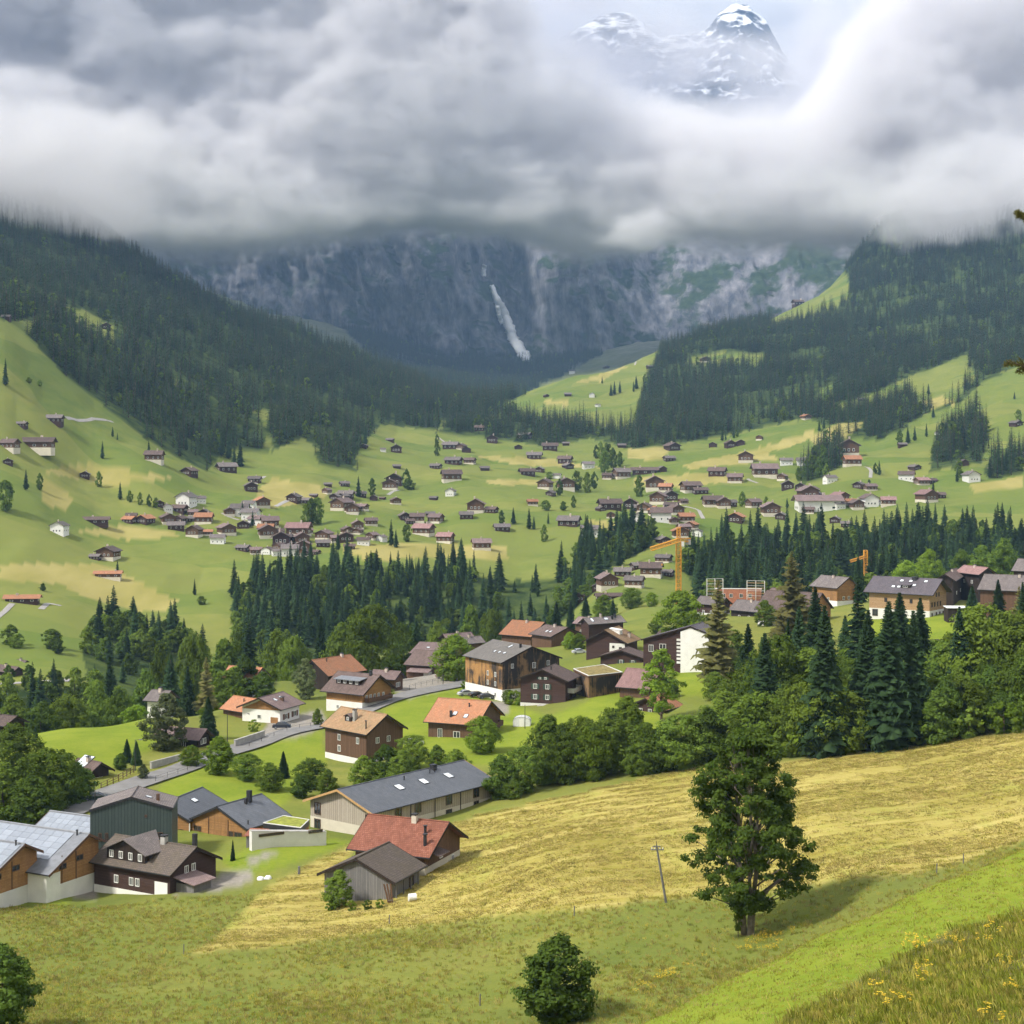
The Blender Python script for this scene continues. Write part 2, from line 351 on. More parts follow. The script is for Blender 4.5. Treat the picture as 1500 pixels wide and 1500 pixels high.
# woods: (polygon on the picture, depth range) - also where the trees get planted
WOOD = [([(-40,200),(60,240),(210,300),(300,425),(420,480),(560,540),(640,565),(660,585),(640,632),(560,622),(525,655),(520,690),(470,680),(440,640),(400,660),(330,655),(300,690),(215,645),(90,545),(40,490),(75,445),(130,455),(170,485),(165,500),(130,470),(75,440),(50,470),(0,470),(-40,440)], 1080, 3200),
 ([(-700,430),(-40,400),(-40,330),(300,330),(420,420),(600,530),(660,560),(700,500),(400,300),(-700,200)], 1500, 3600),
 ([(640,632),(650,590),(560,540),(500,480),(700,470),(800,480),(880,520),(800,560),(740,592),(730,610),(690,625)], 1900, 4700),
 ([(640,635),(690,600),(740,600),(800,615),(930,632),(940,570),(960,520),(1060,480),(1130,470),(1180,455),(1235,410),(1240,330),(1300,250),(1700,150),(2300,150),(2300,420),(1530,520),(1440,560),(1400,600),(1330,600),(1240,640),(1180,610),(1060,640),(930,660),(860,640),(800,655),(700,640)], 1600, 3700),
 ([(1240,640),(1300,590),(1360,570),(1365,600),(1290,645)], 1300, 2400),([(1370,640),(1430,600),(1450,640),(1440,680),(1360,690)], 1150, 2000),([(1440,690),(1500,650),(1500,690),(1450,705)], 1100, 1500),
 ([(1180,680),(1200,650),(1230,640),(1235,680),(1200,700),(1165,712)], 1200, 1700),
 ([(340,880),(420,840),(450,830),(560,838),(640,835),(740,850),(800,850),(860,830),(860,880),(800,930),(680,960),(600,950),(520,960),(400,985),(340,950)], 560, 860),
 ([(120,950),(160,915),(200,890),(270,930),(280,950),(300,1000),(380,1000),(330,1060),(160,1070),(0,1090),(-300,1090),(-300,1010),(130,1010)], 400, 690),
 ([(1000,830),(1060,800),(1300,800),(1530,770),(1900,760),(1900,900),(1040,905)], 640, 960),
 ([(830,850),(850,800),(940,775),(960,800),(900,830),(870,870)], 690, 990),
 ([(1530,1060),(1500,1075),(1350,1095),(1200,1108),(1100,1110),(1060,1060),(1530,960),(2300,900),(2300,1040)], 262, 400)]
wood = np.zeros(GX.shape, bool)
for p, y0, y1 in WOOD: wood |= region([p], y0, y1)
CLEAR = [[(1170,612),(1260,582),(1340,547),(1420,520),(1428,536),(1340,566),(1260,600)],[(1320,572),(1420,537),(1434,552),(1400,590),(1366,600)],[(1130,590),(1165,570),(1170,585)],[(1440,560),(1540,520),(1540,700),(1455,640)],[(380,655),(395,640),(402,660)],[(250,560),(262,552),(262,570)],[(440,640),(470,660),(450,668)],[(75,440),(110,452),(165,478),(170,498),(150,500),(110,470)],[(1060,478),(1180,452),(1240,402),(1245,440),(1200,460),(1145,478),(1100,470)],[(1000,530),(1060,515),(1120,520),(1110,535),(1040,540)],[(1190,580),(1215,560),(1220,580),(1195,592)],[(370,600),(395,600),(390,625)],[(700,615),(740,605),(735,622)],
 [(970,512),(900,536),(735,594),(760,612),(800,605),(930,612),(945,560)]]
clear = region(CLEAR, 900, 3400)
wood &= ~clear
rock = smooth01((Yg - 3300) / 900) * (fbm(Xg / 300, Zg / 200, oct=4, seed=40) * .5 + .5)
def fl(m, n=1):
    a = m.astype(float)
    for _ in range(n):
        a = (a + np.roll(a, 1, 0) + np.roll(a, -1, 0) + np.roll(a, 1, 1) + np.roll(a, -1, 1)) / 5
    return a
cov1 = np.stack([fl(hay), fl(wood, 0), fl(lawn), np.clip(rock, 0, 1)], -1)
cov2 = np.stack([fl(ROUGH), fl(DRIVE), fl(hay_f, 0), np.zeros_like(Yg)], -1)

def grid_mesh(name, X, Y, Z, m):
    nr, nc = X.shape
    v = np.stack([X, Y, Z], -1).reshape(-1, 3)
    idx = np.arange(nr * nc).reshape(nr, nc)
    f = np.stack([idx[:-1, :-1], idx[:-1, 1:], idx[1:, 1:], idx[1:, :-1]], -1).reshape(-1, 4)
    return mesh_np(name, v, f, m, smooth=True)

def col_mix(N, L, a, b, fac):
    mx = N.new('ShaderNodeMix'); mx.data_type = 'RGBA'
    for s, i in ((a, 6), (b, 7)):
        if isinstance(s, tuple): mx.inputs[i].default_value = (*s, 1)
        else: L.new(s, mx.inputs[i])
    if isinstance(fac, float): mx.inputs[0].default_value = fac
    else: L.new(fac, mx.inputs[0])
    return mx.outputs[2]
def noise(N, L, vec, scale, detail=4, rough=0.5, lo=0.35, hi=0.65):
    nz = N.new('ShaderNodeTexNoise'); nz.inputs['Scale'].default_value = scale; nz.inputs['Detail'].default_value = detail; nz.inputs['Roughness'].default_value = rough
    L.new(vec, nz.inputs['Vector'])
    mr = N.new('ShaderNodeMapRange'); mr.inputs[1].default_value = lo; mr.inputs[2].default_value = hi; L.new(nz.outputs[0], mr.inputs[0])
    return mr.outputs[0]
def mapping(N, L, vec, scale, rot=(0, 0, 0)):
    mp = N.new('ShaderNodeMapping'); mp.inputs['Scale'].default_value = scale; mp.inputs['Rotation'].default_value = rot
    L.new(vec, mp.inputs[0]); return mp.outputs[0]

def terrain_material():
    m, nt, bs = new_mat('meadow_ground'); N, L = nt.nodes, nt.links
    geo = N.new('ShaderNodeNewGeometry'); pos = geo.outputs['Position']
    a1 = N.new('ShaderNodeAttribute'); a1.attribute_name = 'cover_a'
    a2 = N.new('ShaderNodeAttribute'); a2.attribute_name = 'cover_b'
    s1 = N.new('ShaderNodeSeparateColor'); L.new(a1.outputs['Color'], s1.inputs[0])
    s2 = N.new('ShaderNodeSeparateColor'); L.new(a2.outputs['Color'], s2.inputs[0])
    big = noise(N, L, pos, 0.012, 5, .55); mid = noise(N, L, pos, 0.09, 4, .6); fine = noise(N, L, pos, 1.3, 5, .7); vf = noise(N, L, pos, 5.0, 3, .7, .3, .7)
    g = col_mix(N, L, (0.13, 0.175, 0.028), (0.28, 0.27, 0.062), big)
    g = col_mix(N, L, g, (0.15, 0.195, 0.034), mid)
    g2 = col_mix(N, L, (0.06, 0.09, 0.018), (0.27, 0.25, 0.07), fine)
    mx = N.new('ShaderNodeMath'); mx.operation = 'MULTIPLY'; mx.inputs[1].default_value = .42; L.new(vf, mx.inputs[0])
    g = col_mix(N, L, g, g2, mx.outputs[0])
    band = noise(N, L, mapping(N, L, pos, (.5, .5, 4.0)), 0.022, 5, .6, .38, .66)
    g = col_mix(N, L, g, (0.20, 0.20, 0.05), col_mix(N, L, (0, 0, 0), (0.5, 0.5, 0.5), band))
    g = col_mix(N, L, g, (0.07, 0.115, 0.028), col_mix(N, L, (0, 0, 0), (0.6, 0.6, 0.6), noise(N, L, mapping(N, L, pos, (1, 1, 2.5)), 0.03, 5, .65, .52, .72)))
    # field parcels on the far slopes
    vo = N.new('ShaderNodeTexVoronoi'); vo.inputs['Scale'].default_value = .011; L.new(mapping(N, L, pos, (.7, 1.5, 0), (0, 0, R(20))), vo.inputs['Vector'])
    vs_ = N.new('ShaderNodeSeparateColor'); L.new(vo.outputs['Color'], vs_.inputs[0]); sy_ = N.new('ShaderNodeSeparateXYZ'); L.new(pos, sy_.inputs[0])
    fy_ = N.new('ShaderNodeMapRange'); fy_.inputs[1].default_value = 480; fy_.inputs[2].default_value = 620; fy_.inputs[4].default_value = .5; L.new(sy_.outputs[1], fy_.inputs[0])
    g = col_mix(N, L, g, col_mix(N, L, (0.085, 0.16, 0.034), (0.215, 0.235, 0.065), vs_.outputs[0]), fy_.outputs[0])
    lawn_c = col_mix(N, L, (0.135, 0.205, 0.018), (0.215, 0.27, 0.03), mid)
    lawn_c = col_mix(N, L, lawn_c, (0.28, 0.29, 0.045), col_mix(N, L, (0, 0, 0), (0.45, 0.45, 0.45), fine))
    # mown hay: swaths lie in stripes
    st = mapping(N, L, pos, (0.05, 1.0, 0.3), (0, 0, R(-24)))
    sw = noise(N, L, st, 0.8, 6, .72, .34, .66)
    hay_c = col_mix(N, L, (0.33, 0.285, 0.06), (0.50, 0.42, 0.145), sw)
    hay_c = col_mix(N, L, hay_c, (0.22, 0.205, 0.03), noise(N, L, pos, 0.03, 5, .6, .48, .75))
    hay_c = col_mix(N, L, hay_c, (0.27, 0.18, 0.06), col_mix(N, L, (0, 0, 0), (0.5, 0.5, 0.5), noise(N, L, mapping(N, L, pos, (.35, 1.5, 1), (0, 0, R(-24))), 0.9, 6, .75, .47, .72)))
    hay_c = col_mix(N, L, hay_c, (0.33, 0.34, 0.07), col_mix(N, L, (0, 0, 0), (0.8, 0.8, 0.8), noise(N, L, mapping(N, L, pos, (.12, .05, .1), (0, 0, R(18))), 0.9, 4, .6, .55, .7)))
    hayf_c = col_mix(N, L, (0.28, 0.255, 0.075), (0.37, 0.32, 0.115), noise(N, L, mapping(N, L, pos, (1, .25, 1)), 0.05, 4))
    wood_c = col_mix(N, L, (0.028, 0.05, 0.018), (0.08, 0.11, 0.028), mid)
    rough_c = col_mix(N, L, (0.055, 0.075, 0.018), (0.20, 0.17, 0.06), noise(N, L, pos, 1.6, 6, .75))
    drive_c = col_mix(N, L, (0.24, 0.22, 0.19), (0.33, 0.30, 0.26), fine)
    rock_c = col_mix(N, L, (0.10, 0.11, 0.10), (0.26, 0.25, 0.24), noise(N, L, mapping(N, L, pos, (1, 1, .3)), 0.02, 6, .7))
    c = col_mix(N, L, g, lawn_c, s1.outputs[2]); c = col_mix(N, L, c, hayf_c, s2.outputs[2])
    c = col_mix(N, L, c, hay_c, s1.outputs[0]); c = col_mix(N, L, c, rough_c, s2.outputs[0])
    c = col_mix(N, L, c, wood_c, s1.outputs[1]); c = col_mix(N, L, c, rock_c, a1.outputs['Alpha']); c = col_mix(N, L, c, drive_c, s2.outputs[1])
    L.new(c, bs.inputs['Base Color']); bs.inputs['Roughness'].default_value = 1.0; bs.inputs['Specular IOR Level'].default_value = 0.05
    nb = N.new('ShaderNodeTexNoise'); nb.inputs['Scale'].default_value = 2.2; nb.inputs['Detail'].default_value = 6; nb.inputs['Roughness'].default_value = .7
    L.new(pos, nb.inputs['Vector'])
    bp = N.new('ShaderNodeBump'); bp.inputs['Strength'].default_value = .55; bp.inputs['Distance'].default_value = .35
    L.new(nb.outputs[0], bp.inputs['Height']); L.new(bp.outputs[0], bs.inputs['Normal'])
    return m
M_TERRAIN = terrain_material()
t_me = grid_mesh('terrain', Xg, Yg, Zg, M_TERRAIN)
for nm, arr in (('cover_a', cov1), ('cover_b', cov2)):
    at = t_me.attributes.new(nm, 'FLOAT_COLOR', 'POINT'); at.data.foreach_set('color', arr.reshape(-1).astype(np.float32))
tag(obj('terrain', t_me), kind='structure')

# ---------------------------------------------------------------- rock wall with the waterfall, and the snow peaks
def rock_material(name, snow=False):
    m, nt, bs = new_mat(name); N, L = nt.nodes, nt.links
    geo = N.new('ShaderNodeNewGeometry'); pos = geo.outputs['Position']; sp = N.new('ShaderNodeSeparateXYZ'); L.new(geo.outputs['Normal'], sp.inputs[0])
    if not snow:
        k = mapping(N, L, pos, (1, .5, .33), (0, R(18), 0))
        c = col_mix(N, L, (0.06, 0.068, 0.088), (0.29, 0.285, 0.31), noise(N, L, k, 0.028, 8, .68, .36, .68))
        c = col_mix(N, L, c, (0.40, 0.385, 0.40), noise(N, L, mapping(N, L, pos, (1, .5, .25), (0, R(25), 0)), 0.06, 6, .7, .58, .8))
        veg = noise(N, L, pos, 0.0075, 6, .62, .47, .56)
        mr = N.new('ShaderNodeMapRange'); mr.inputs[1].default_value = .12; mr.inputs[2].default_value = .42; L.new(sp.outputs[2], mr.inputs[0])
        mm = N.new('ShaderNodeMath'); mm.operation = 'MULTIPLY'; L.new(veg, mm.inputs[0]); L.new(mr.outputs[0], mm.inputs[1])
        vc = col_mix(N, L, (0.022, 0.042, 0.026), (0.055, 0.085, 0.04), noise(N, L, pos, 0.05, 5, .7))
        c = col_mix(N, L, c, vc, mm.outputs[0])
    else:
        c = (0.022, 0.026, 0.038)
        k = noise(N, L, mapping(N, L, pos, (1, 1, 2.6), (0, R(-12), 0)), 0.011, 8, .70, .45, .52)
        mr = N.new('ShaderNodeMapRange'); mr.inputs[1].default_value = .34; mr.inputs[2].default_value = .58; L.new(sp.outputs[2], mr.inputs[0])
        mm = N.new('ShaderNodeMath'); mm.operation = 'MULTIPLY'; L.new(k, mm.inputs[0]); L.new(mr.outputs[0], mm.inputs[1])
        c = col_mix(N, L, c, (0.82, 0.84, 0.88), mm.outputs[0])
    L.new(c, bs.inputs['Base Color']); bs.inputs['Roughness'].default_value = .95; bs.inputs['Specular IOR Level'].default_value = .1
    return m
w_px = np.arange(-500, 2001, 4.0); w_t = np.linspace(0, 1, 210)
WX, WT = np.meshgrid(w_px, w_t)
foot = 4650 - 0.9 * np.clip(WX - 880, 0, 500) - 0.6 * np.clip(300 - WX, 0, 900) + 220 * np.exp(-((WX - 745) / 60.0) ** 2)
wz = 150 + WT * 860
rightness = smooth01((WX - 840) / 160)
lean = 0.42 + 0.95 * rightness * (1 - WT * .4)
WY = foot + (wz - 250) * lean
wx0 = (WX - PX0) / F * foot
rid = (1 - 2 * np.abs(fbm((wx0 + wz * .35) / 230, wz / 620, oct=5, seed=60, gain=.55))) 
rid2 = 1 - 2 * np.abs(fbm((wx0 + wz * .3) / 70, wz / 150, oct=4, seed=66, gain=.55))
WY = WY - rid * (150 - 95 * rightness) - rid2 * (34 - 14 * rightness) - fbm(wx0 / 22, wz / 22, oct=3, seed=71) * 9
ledge = np.sin(wz / 62 + fbm(wx0 / 300, wz / 300, oct=2, seed=75) * 4); WY += ledge * 12 * (1 - rightness)
WXw = (WX - PX0) / F * foot
cl = obj('cliff', grid_mesh('cliff', WXw, WY, wz, rock_material('cliff_rock')))
tag(cl, kind='structure')
def cliff_hit(px, py):
    j = int(np.clip((px - w_px[0]) / 4, 1, len(w_px) - 2)); best = None
    for dj in (-3, -2, -1, 0, 1, 2, 3):
        jj = j + dj; qx, qy = proj(WXw[:, jj], WY[:, jj], wz[:, jj])
        k = int(np.argmin(np.abs(qx - px) * 1.0 + np.abs(qy - py)))
        e = abs(qx[k] - px) + abs(qy[k] - py)
        if best is None or e < best[0]: best = (e, WY[k, jj])
    return best[1]
# water: a rough sheet with its own thickness following the rock
M_FALL = mat('white_water', (0.93, 0.95, 0.97), .04, .05, .6)
def ribbon_fall(pts, seed):
    rs = random.Random(seed); v = []; f = []; n = 46
    P = np.array(pts, float); t = np.linspace(0, 1, len(P)); tt = np.linspace(0, 1, n)
    px, py, w = [np.interp(tt, t, P[:, k]) for k in range(3)]
    Yc = np.array([cliff_hit(a, b) for a, b in zip(px, py)]); Yc = np.minimum.accumulate(Yc[::-1])[::-1] if False else np.convolve(np.pad(Yc, 3, mode='edge'), np.ones(7) / 7, 'valid')
    for i in range(n):
        for k in range(7):
            s = k / 6 - .5; jw = 1 + .75 * (rs.random() - .5)
            Yk = Yc[i] - 60 - 12 * (1 - (2 * s) ** 2) - rs.random() * 3
            v.append(P3(px[i] + s * w[i] * jw + (rs.random() - .5) * 2.4, py[i] + (rs.random() - .5) * 1.5, Yk))
    for i in range(n - 1):
        for k in range(6): a = i * 7 + k; f.append((a, a + 1, a + 8, a + 7))
    return v, f
fv, ff = [], []
for i, p in enumerate(([(710,388,3),(708,396,3),(709,404,2)], [(720,418,3),(725,432,6),(733,448,11),(741,466,11),(747,482,11),(752,496,13),(759,509,15),(768,523,16),(773,530,9)],
                       [(729,448,1.6),(731,462,2),(735,474,1.5)], [(762,511,3),(771,516,4),(776,527,3)])):
    a, b = ribbon_fall(p, i); k = len(fv); fv += a; ff += [tuple(q + k for q in t) for t in b]
wf = obj('waterfall', mesh_np('waterfall', fv, ff, M_FALL, True)); sm = wf.modifiers.new('t', 'SOLIDIFY'); sm.thickness = 4
tag(wf, 'tall white waterfall dropping down the dark rock wall', 'waterfall')

s_px = np.arange(500, 1700, 3.0); s_t = np.linspace(0, 1, 130); SX, ST = np.meshgrid(s_px, s_t)
crest_px = np.array([500,700,780,840,880,905,930,950,965,1000,1030,1042,1055,1075,1100,1125,1150,1200,1260,1400,1700]); crest_py = np.array([300,150,90,40,22,15,25,45,58,50,42,30,16,9,16,34,75,130,180,260,330])
SY0 = 7600.0
crest_z = (PY0 - np.interp(SX, crest_px, crest_py)) / F * SY0
sz = 900 + ST * (crest_z - 900)
sxw = (SX - PX0) / F * SY0
sz = sz + (fbm(sxw / 160, sxw * 0 + 3, oct=5, seed=86, gain=.6) * 46) * ST
SYw = SY0 - (1 - ST) * 620 - (1 - 2 * np.abs(fbm(sxw / 330, sz / 260, oct=7, seed=80, gain=.62))) * 210 * (1 - ST ** 8) 
sz = sz + fbm(sxw / 120, SYw / 120, oct=4, seed=83) * 26
ledge = np.abs(np.mod(sz / 150 + sxw / 900, 1) - .5); SYw += ledge * 90 * (1 - ST ** 4)
pk = obj('snow_peak', grid_mesh('snow_peak', sxw, SYw, sz, rock_material('snow_and_rock', True))); tag(pk, kind='structure')
# ================================================================ CLOUD BANKS (real volumes on a voxel grid)
def cloud_material(name, dens, col=(0.97, 0.97, 0.985)):
    m = bpy.data.materials.new(name); m.use_nodes = True; N, L = m.node_tree.nodes, m.node_tree.links
    for n in list(N): N.remove(n)
    o = N.new('ShaderNodeOutputMaterial'); v = N.new('ShaderNodeVolumePrincipled')
    v.inputs['Color'].default_value = (*col, 1); v.inputs['Anisotropy'].default_value = 0.0
    v.inputs['Density'].default_value = dens; v.inputs['Density Attribute'].default_value = 'density'
    L.new(v.outputs[0], o.inputs['Volume']); return m
class GN:
    def __init__(s, name):
        s.t = bpy.data.node_groups.new(name, 'GeometryNodeTree')
        s.t.interface.new_socket('Geometry', in_out='OUTPUT', socket_type='NodeSocketGeometry')
        s.N, s.L = s.t.nodes, s.t.links; s.out = s.N.new('NodeGroupOutput')
        p = s.N.new('GeometryNodeInputPosition'); s.pos = p.outputs[0]
        q = s.N.new('ShaderNodeSeparateXYZ'); s.L.new(s.pos, q.inputs[0]); s.x, s.y, s.z = q.outputs
    def m(s, op, a, b=0.0, c=None):
        n = s.N.new('ShaderNodeMath'); n.operation = op
        for i, v in enumerate((a, b) if c is None else (a, b, c)):
            if isinstance(v, (int, float)): n.inputs[i].default_value = v
            else: s.L.new(v, n.inputs[i])
        return n.outputs[0]
    def add(s, a, b): return s.m('ADD', a, b)
    def mul(s, a, b): return s.m('MULTIPLY', a, b)
    def sub(s, a, b): return s.m('SUBTRACT', a, b)
    def step(s, v, a, b, o0=0.0, o1=1.0):
        n = s.N.new('ShaderNodeMapRange'); n.interpolation_type = 'SMOOTHSTEP'
        s.L.new(v, n.inputs[0])
        for i, k in ((1, a), (2, b), (3, o0), (4, o1)):
            if isinstance(k, (int, float)): n.inputs[i].default_value = k
            else: s.L.new(k, n.inputs[i])
        return n.outputs[0]
    def noise(s, scale, stretch=(1, 1, 1), detail=4, rough=.55, off=(0, 0, 0)):
        a = s.N.new('ShaderNodeVectorMath'); a.operation = 'MULTIPLY_ADD'; s.L.new(s.pos, a.inputs[0]); a.inputs[1].default_value = stretch; a.inputs[2].default_value = off
        n = s.N.new('ShaderNodeTexNoise'); n.inputs['Scale'].default_value = scale; n.inputs['Detail'].default_value = detail; n.inputs['Roughness'].default_value = rough
        s.L.new(a.outputs[0], n.inputs['Vector'])
        return s.m('MULTIPLY_ADD', n.outputs[0], 2.0, -1.0)
    def curve(s, v, pts):
        """piecewise smooth curve from (value, result) pairs, as a chain of smooth steps"""
        r = None
        for (a, ra), (b, rb) in zip(pts[:-1], pts[1:]):
            k = s.step(v, a, b, 0.0, rb - ra)
            r = s.add(k, ra) if r is None else s.add(r, k)
        return r
    def volume(s, density, lo, hi, res, material):
        n = s.N.new('GeometryNodeVolumeCube'); s.L.new(density, n.inputs['Density'])
        n.inputs['Min'].default_value = lo; n.inputs['Max'].default_value = hi
        for k, r in zip(('Resolution X', 'Resolution Y', 'Resolution Z'), res): n.inputs[k].default_value = r
        sm = s.N.new('GeometryNodeSetMaterial'); sm.inputs['Material'].default_value = material
        s.L.new(n.outputs[0], sm.inputs[0]); s.L.new(sm.outputs[0], s.out.inputs[0])
def cloud_object(name, g):
    o = obj(name, bpy.data.meshes.new(name)); md = o.modifiers.new('cloud', 'NODES'); md.node_group = g.t
    tag(o, kind='stuff'); return o

# main bank, hanging in front of the rock wall
g = GN('cloud_bank')
lo, hi = (-2500, 3250, 380), (2500, 4350, 1750)
n1 = g.noise(1 / 900, (.7, .8, 1.9), 3, .5); n2 = g.noise(1 / 340, (.8, 1, 1.7), 7, .60, (9, 4, 2)); n3 = g.noise(1 / 130, (1, 1, 1.2), 5, .62, (3, 8, 5))
bot = g.add(g.curve(g.x, [(-2500, 570), (-1150, 560), (-850, 530), (-300, 575), (0, 560), (260, 530), (420, 560), (900, 560), (2500, 570)]), g.add(g.mul(n1, 90), g.add(g.mul(n2, 130), g.mul(n3, 60))))
top = g.add(g.curve(g.x, [(-2500, 1900), (-700, 1750), (-60, 1420), (120, 1010), (330, 900), (700, 900), (900, 1180), (1100, 1600), (2500, 1800)]), g.add(g.mul(n1, 220), g.add(g.mul(n2, 240), g.mul(n3, 80))))
d = g.mul(g.step(g.sub(g.z, bot), 0, 60), g.step(g.sub(top, g.z), 0, 90))
# the near face billows in and out
face = g.add(3640.0, g.add(g.mul(n1, 300), g.add(g.mul(n2, 380), g.mul(n3, 170))))
d = g.mul(g.mul(d, g.step(g.sub(g.y, face), 0, 80)), g.step(g.y, 4330, 4200))
tex = g.step(g.add(g.mul(n1, .6), g.add(g.mul(n2, .9), g.mul(n3, .5))), -0.32, 0.10, 0.10, 1.0)
d = g.mul(g.mul(d, tex), g.mul(g.step(g.z, 1750, 1650), g.step(g.m('ABSOLUTE', g.x), 2500, 2350)))
g.volume(d, lo, hi, (280, 62, 98), cloud_material('cloud_vapour', 0.015, (0.955, 0.943, 0.955)))
cloud_object('cloud_bank', g)
# scraps caught on the wooded slopes at both sides
for nm, lo, hi, res, c, rad, dn, off in (('left_cloud_scrap', (-1150, 1650, 200), (-330, 2350, 520), (82, 50, 40), (-700, 2000, 372), (330, 300, 92), .010, (1, 2, 3)),
                                    ('right_cloud_scrap', (420, 2500, 320), (1700, 3300, 760), (100, 56, 44), (1000, 2900, 520), (520, 330, 120), .009, (5, 1, 7)),
                                    ('small_cloud_scrap', (60, 3500, 430), (560, 4000, 720), (60, 50, 34), (300, 3750, 575), (190, 170, 60), .006, (2, 9, 4))):
    g = GN(nm); n1 = g.noise(1 / 260, (1, 1, 1.5), 6, .62, off); n2 = g.noise(1 / 90, (1, 1, 1.2), 4, .6, off)
    q = None
    for ax, cc, rr in zip((g.x, g.y, g.z), c, rad):
        k = g.m('POWER', g.m('ABSOLUTE', g.mul(g.sub(ax, cc), 1 / rr)), 2.0); q = k if q is None else g.add(q, k)
    f = g.sub(g.add(g.mul(n1, 2.0), g.mul(n2, 1.0)), g.sub(q, .75))
    edge = g.mul(g.mul(g.step(g.x, lo[0], lo[0] + 60), g.step(g.x, hi[0], hi[0] - 60)), g.mul(g.step(g.z, lo[2], lo[2] + 30), g.step(g.z, hi[2], hi[2] - 30)))
    g.volume(g.mul(edge, g.step(f, 0.0, .55)), lo, hi, res, cloud_material(nm + '_vapour', dn, (0.92, 0.91, 0.92))); cloud_object(nm, g)
# thin veils drifting about the snow peaks
g = GN('peak_cloud'); lo, hi = (-700, 5100, 900), (2700, 7100, 2450)
n1 = g.noise(1 / 900, (1, .8, 1.6), 5, .58, (4, 4, 1)); n2 = g.noise(1 / 300, (1, 1, 1.5), 5, .6, (7, 2, 5))
f = g.add(g.mul(n1, .7), g.mul(n2, 1.5)); hole = g.mul(g.step(g.m('ABSOLUTE', g.sub(g.x, 800)), 650, 250), g.step(g.z, 1500, 1750))
d = g.step(g.sub(f, g.mul(hole, .56)), -.10, .32)
d = g.mul(d, g.mul(g.mul(g.step(g.y, 5100, 5500), g.step(g.y, 7100, 6700)), g.mul(g.step(g.m('ABSOLUTE', g.sub(g.x, 1000)), 1700, 1350), g.mul(g.step(g.z, 900, 1000), g.step(g.z, 2450, 2250)))))
g.volume(d, lo, hi, (86, 50, 40), cloud_material('peak_vapour', 0.0065, (0.88, 0.87, 0.89))); cloud_object('peak_cloud', g)
# ================================================================ TREES
def leaf_material(name, c1, c2, trans=0.3, hue=0.35):
    m = bpy.data.materials.new(name); m.use_nodes = True; N, L = m.node_tree.nodes, m.node_tree.links
    for n in list(N): N.remove(n)
    out = N.new('ShaderNodeOutputMaterial'); df = N.new('ShaderNodeBsdfDiffuse'); tr = N.new('ShaderNodeBsdfTranslucent'); mx = N.new('ShaderNodeMixShader')
    geo = N.new('ShaderNodeNewGeometry'); oi = N.new('ShaderNodeObjectInfo')
    tc = N.new('ShaderNodeTexCoord')
    a = noise(N, L, tc.outputs['Object'], 0.55, 3, .6, .3, .7)
    c = col_mix(N, L, c1, c2, a)
    c = col_mix(N, L, c, tuple(np.clip(np.array(c2) * (1.25, 1.05, .8), 0, 1)), col_mix(N, L, (0, 0, 0), (hue, hue, hue), oi.outputs['Random']))
    mr = N.new('ShaderNodeMapRange'); mr.inputs[3].default_value = .6; mr.inputs[4].default_value = 1.4
    wn_ = N.new('ShaderNodeTexWhiteNoise'); wn_.noise_dimensions = '1D'; L.new(oi.outputs['Random'], wn_.inputs['W']); L.new(wn_.outputs[0], mr.inputs[0])
    mu = N.new('ShaderNodeMix'); mu.data_type = 'RGBA'; mu.blend_type = 'MULTIPLY'; mu.inputs[0].default_value = 1; L.new(c, mu.inputs[6]); L.new(mr.outputs[0], mu.inputs[7])
    L.new(mu.outputs[2], df.inputs[0]); L.new(mu.outputs[2], tr.inputs[0]); mx.inputs[0].default_value = trans
    L.new(df.outputs[0], mx.inputs[1]); L.new(tr.outputs[0], mx.inputs[2]); L.new(mx.outputs[0], out.inputs[0])
    return m
M_SPRUCE = leaf_material('spruce_needles', (0.017, 0.038, 0.018), (0.048, 0.084, 0.034), .2, .12)
M_LARCH = leaf_material('larch_needles', (0.115, 0.125, 0.042), (0.23, 0.215, 0.08), .4, .1)
M_LEAF = leaf_material('green_leaves', (0.07, 0.125, 0.018), (0.175, 0.255, 0.045), .38, .35)
M_LEAFB = leaf_material('bright_leaves', (0.115, 0.20, 0.018), (0.24, 0.34, 0.05), .42, .2)
M_LEAFD = leaf_material('dark_leaves', (0.045, 0.085, 0.016), (0.115, 0.18, 0.034), .32, .2)
M_LEAFG = leaf_material('greyish_leaves', (0.09, 0.125, 0.055), (0.18, 0.22, 0.10), .35, .2)
M_BARK = mat('bark', (0.10, 0.078, 0.058), .35, 3.0, .95, .6, 9)
M_BARKG = mat('pale_bark', (0.20, 0.17, 0.14), .35, 2.0, .95, .6, 9)

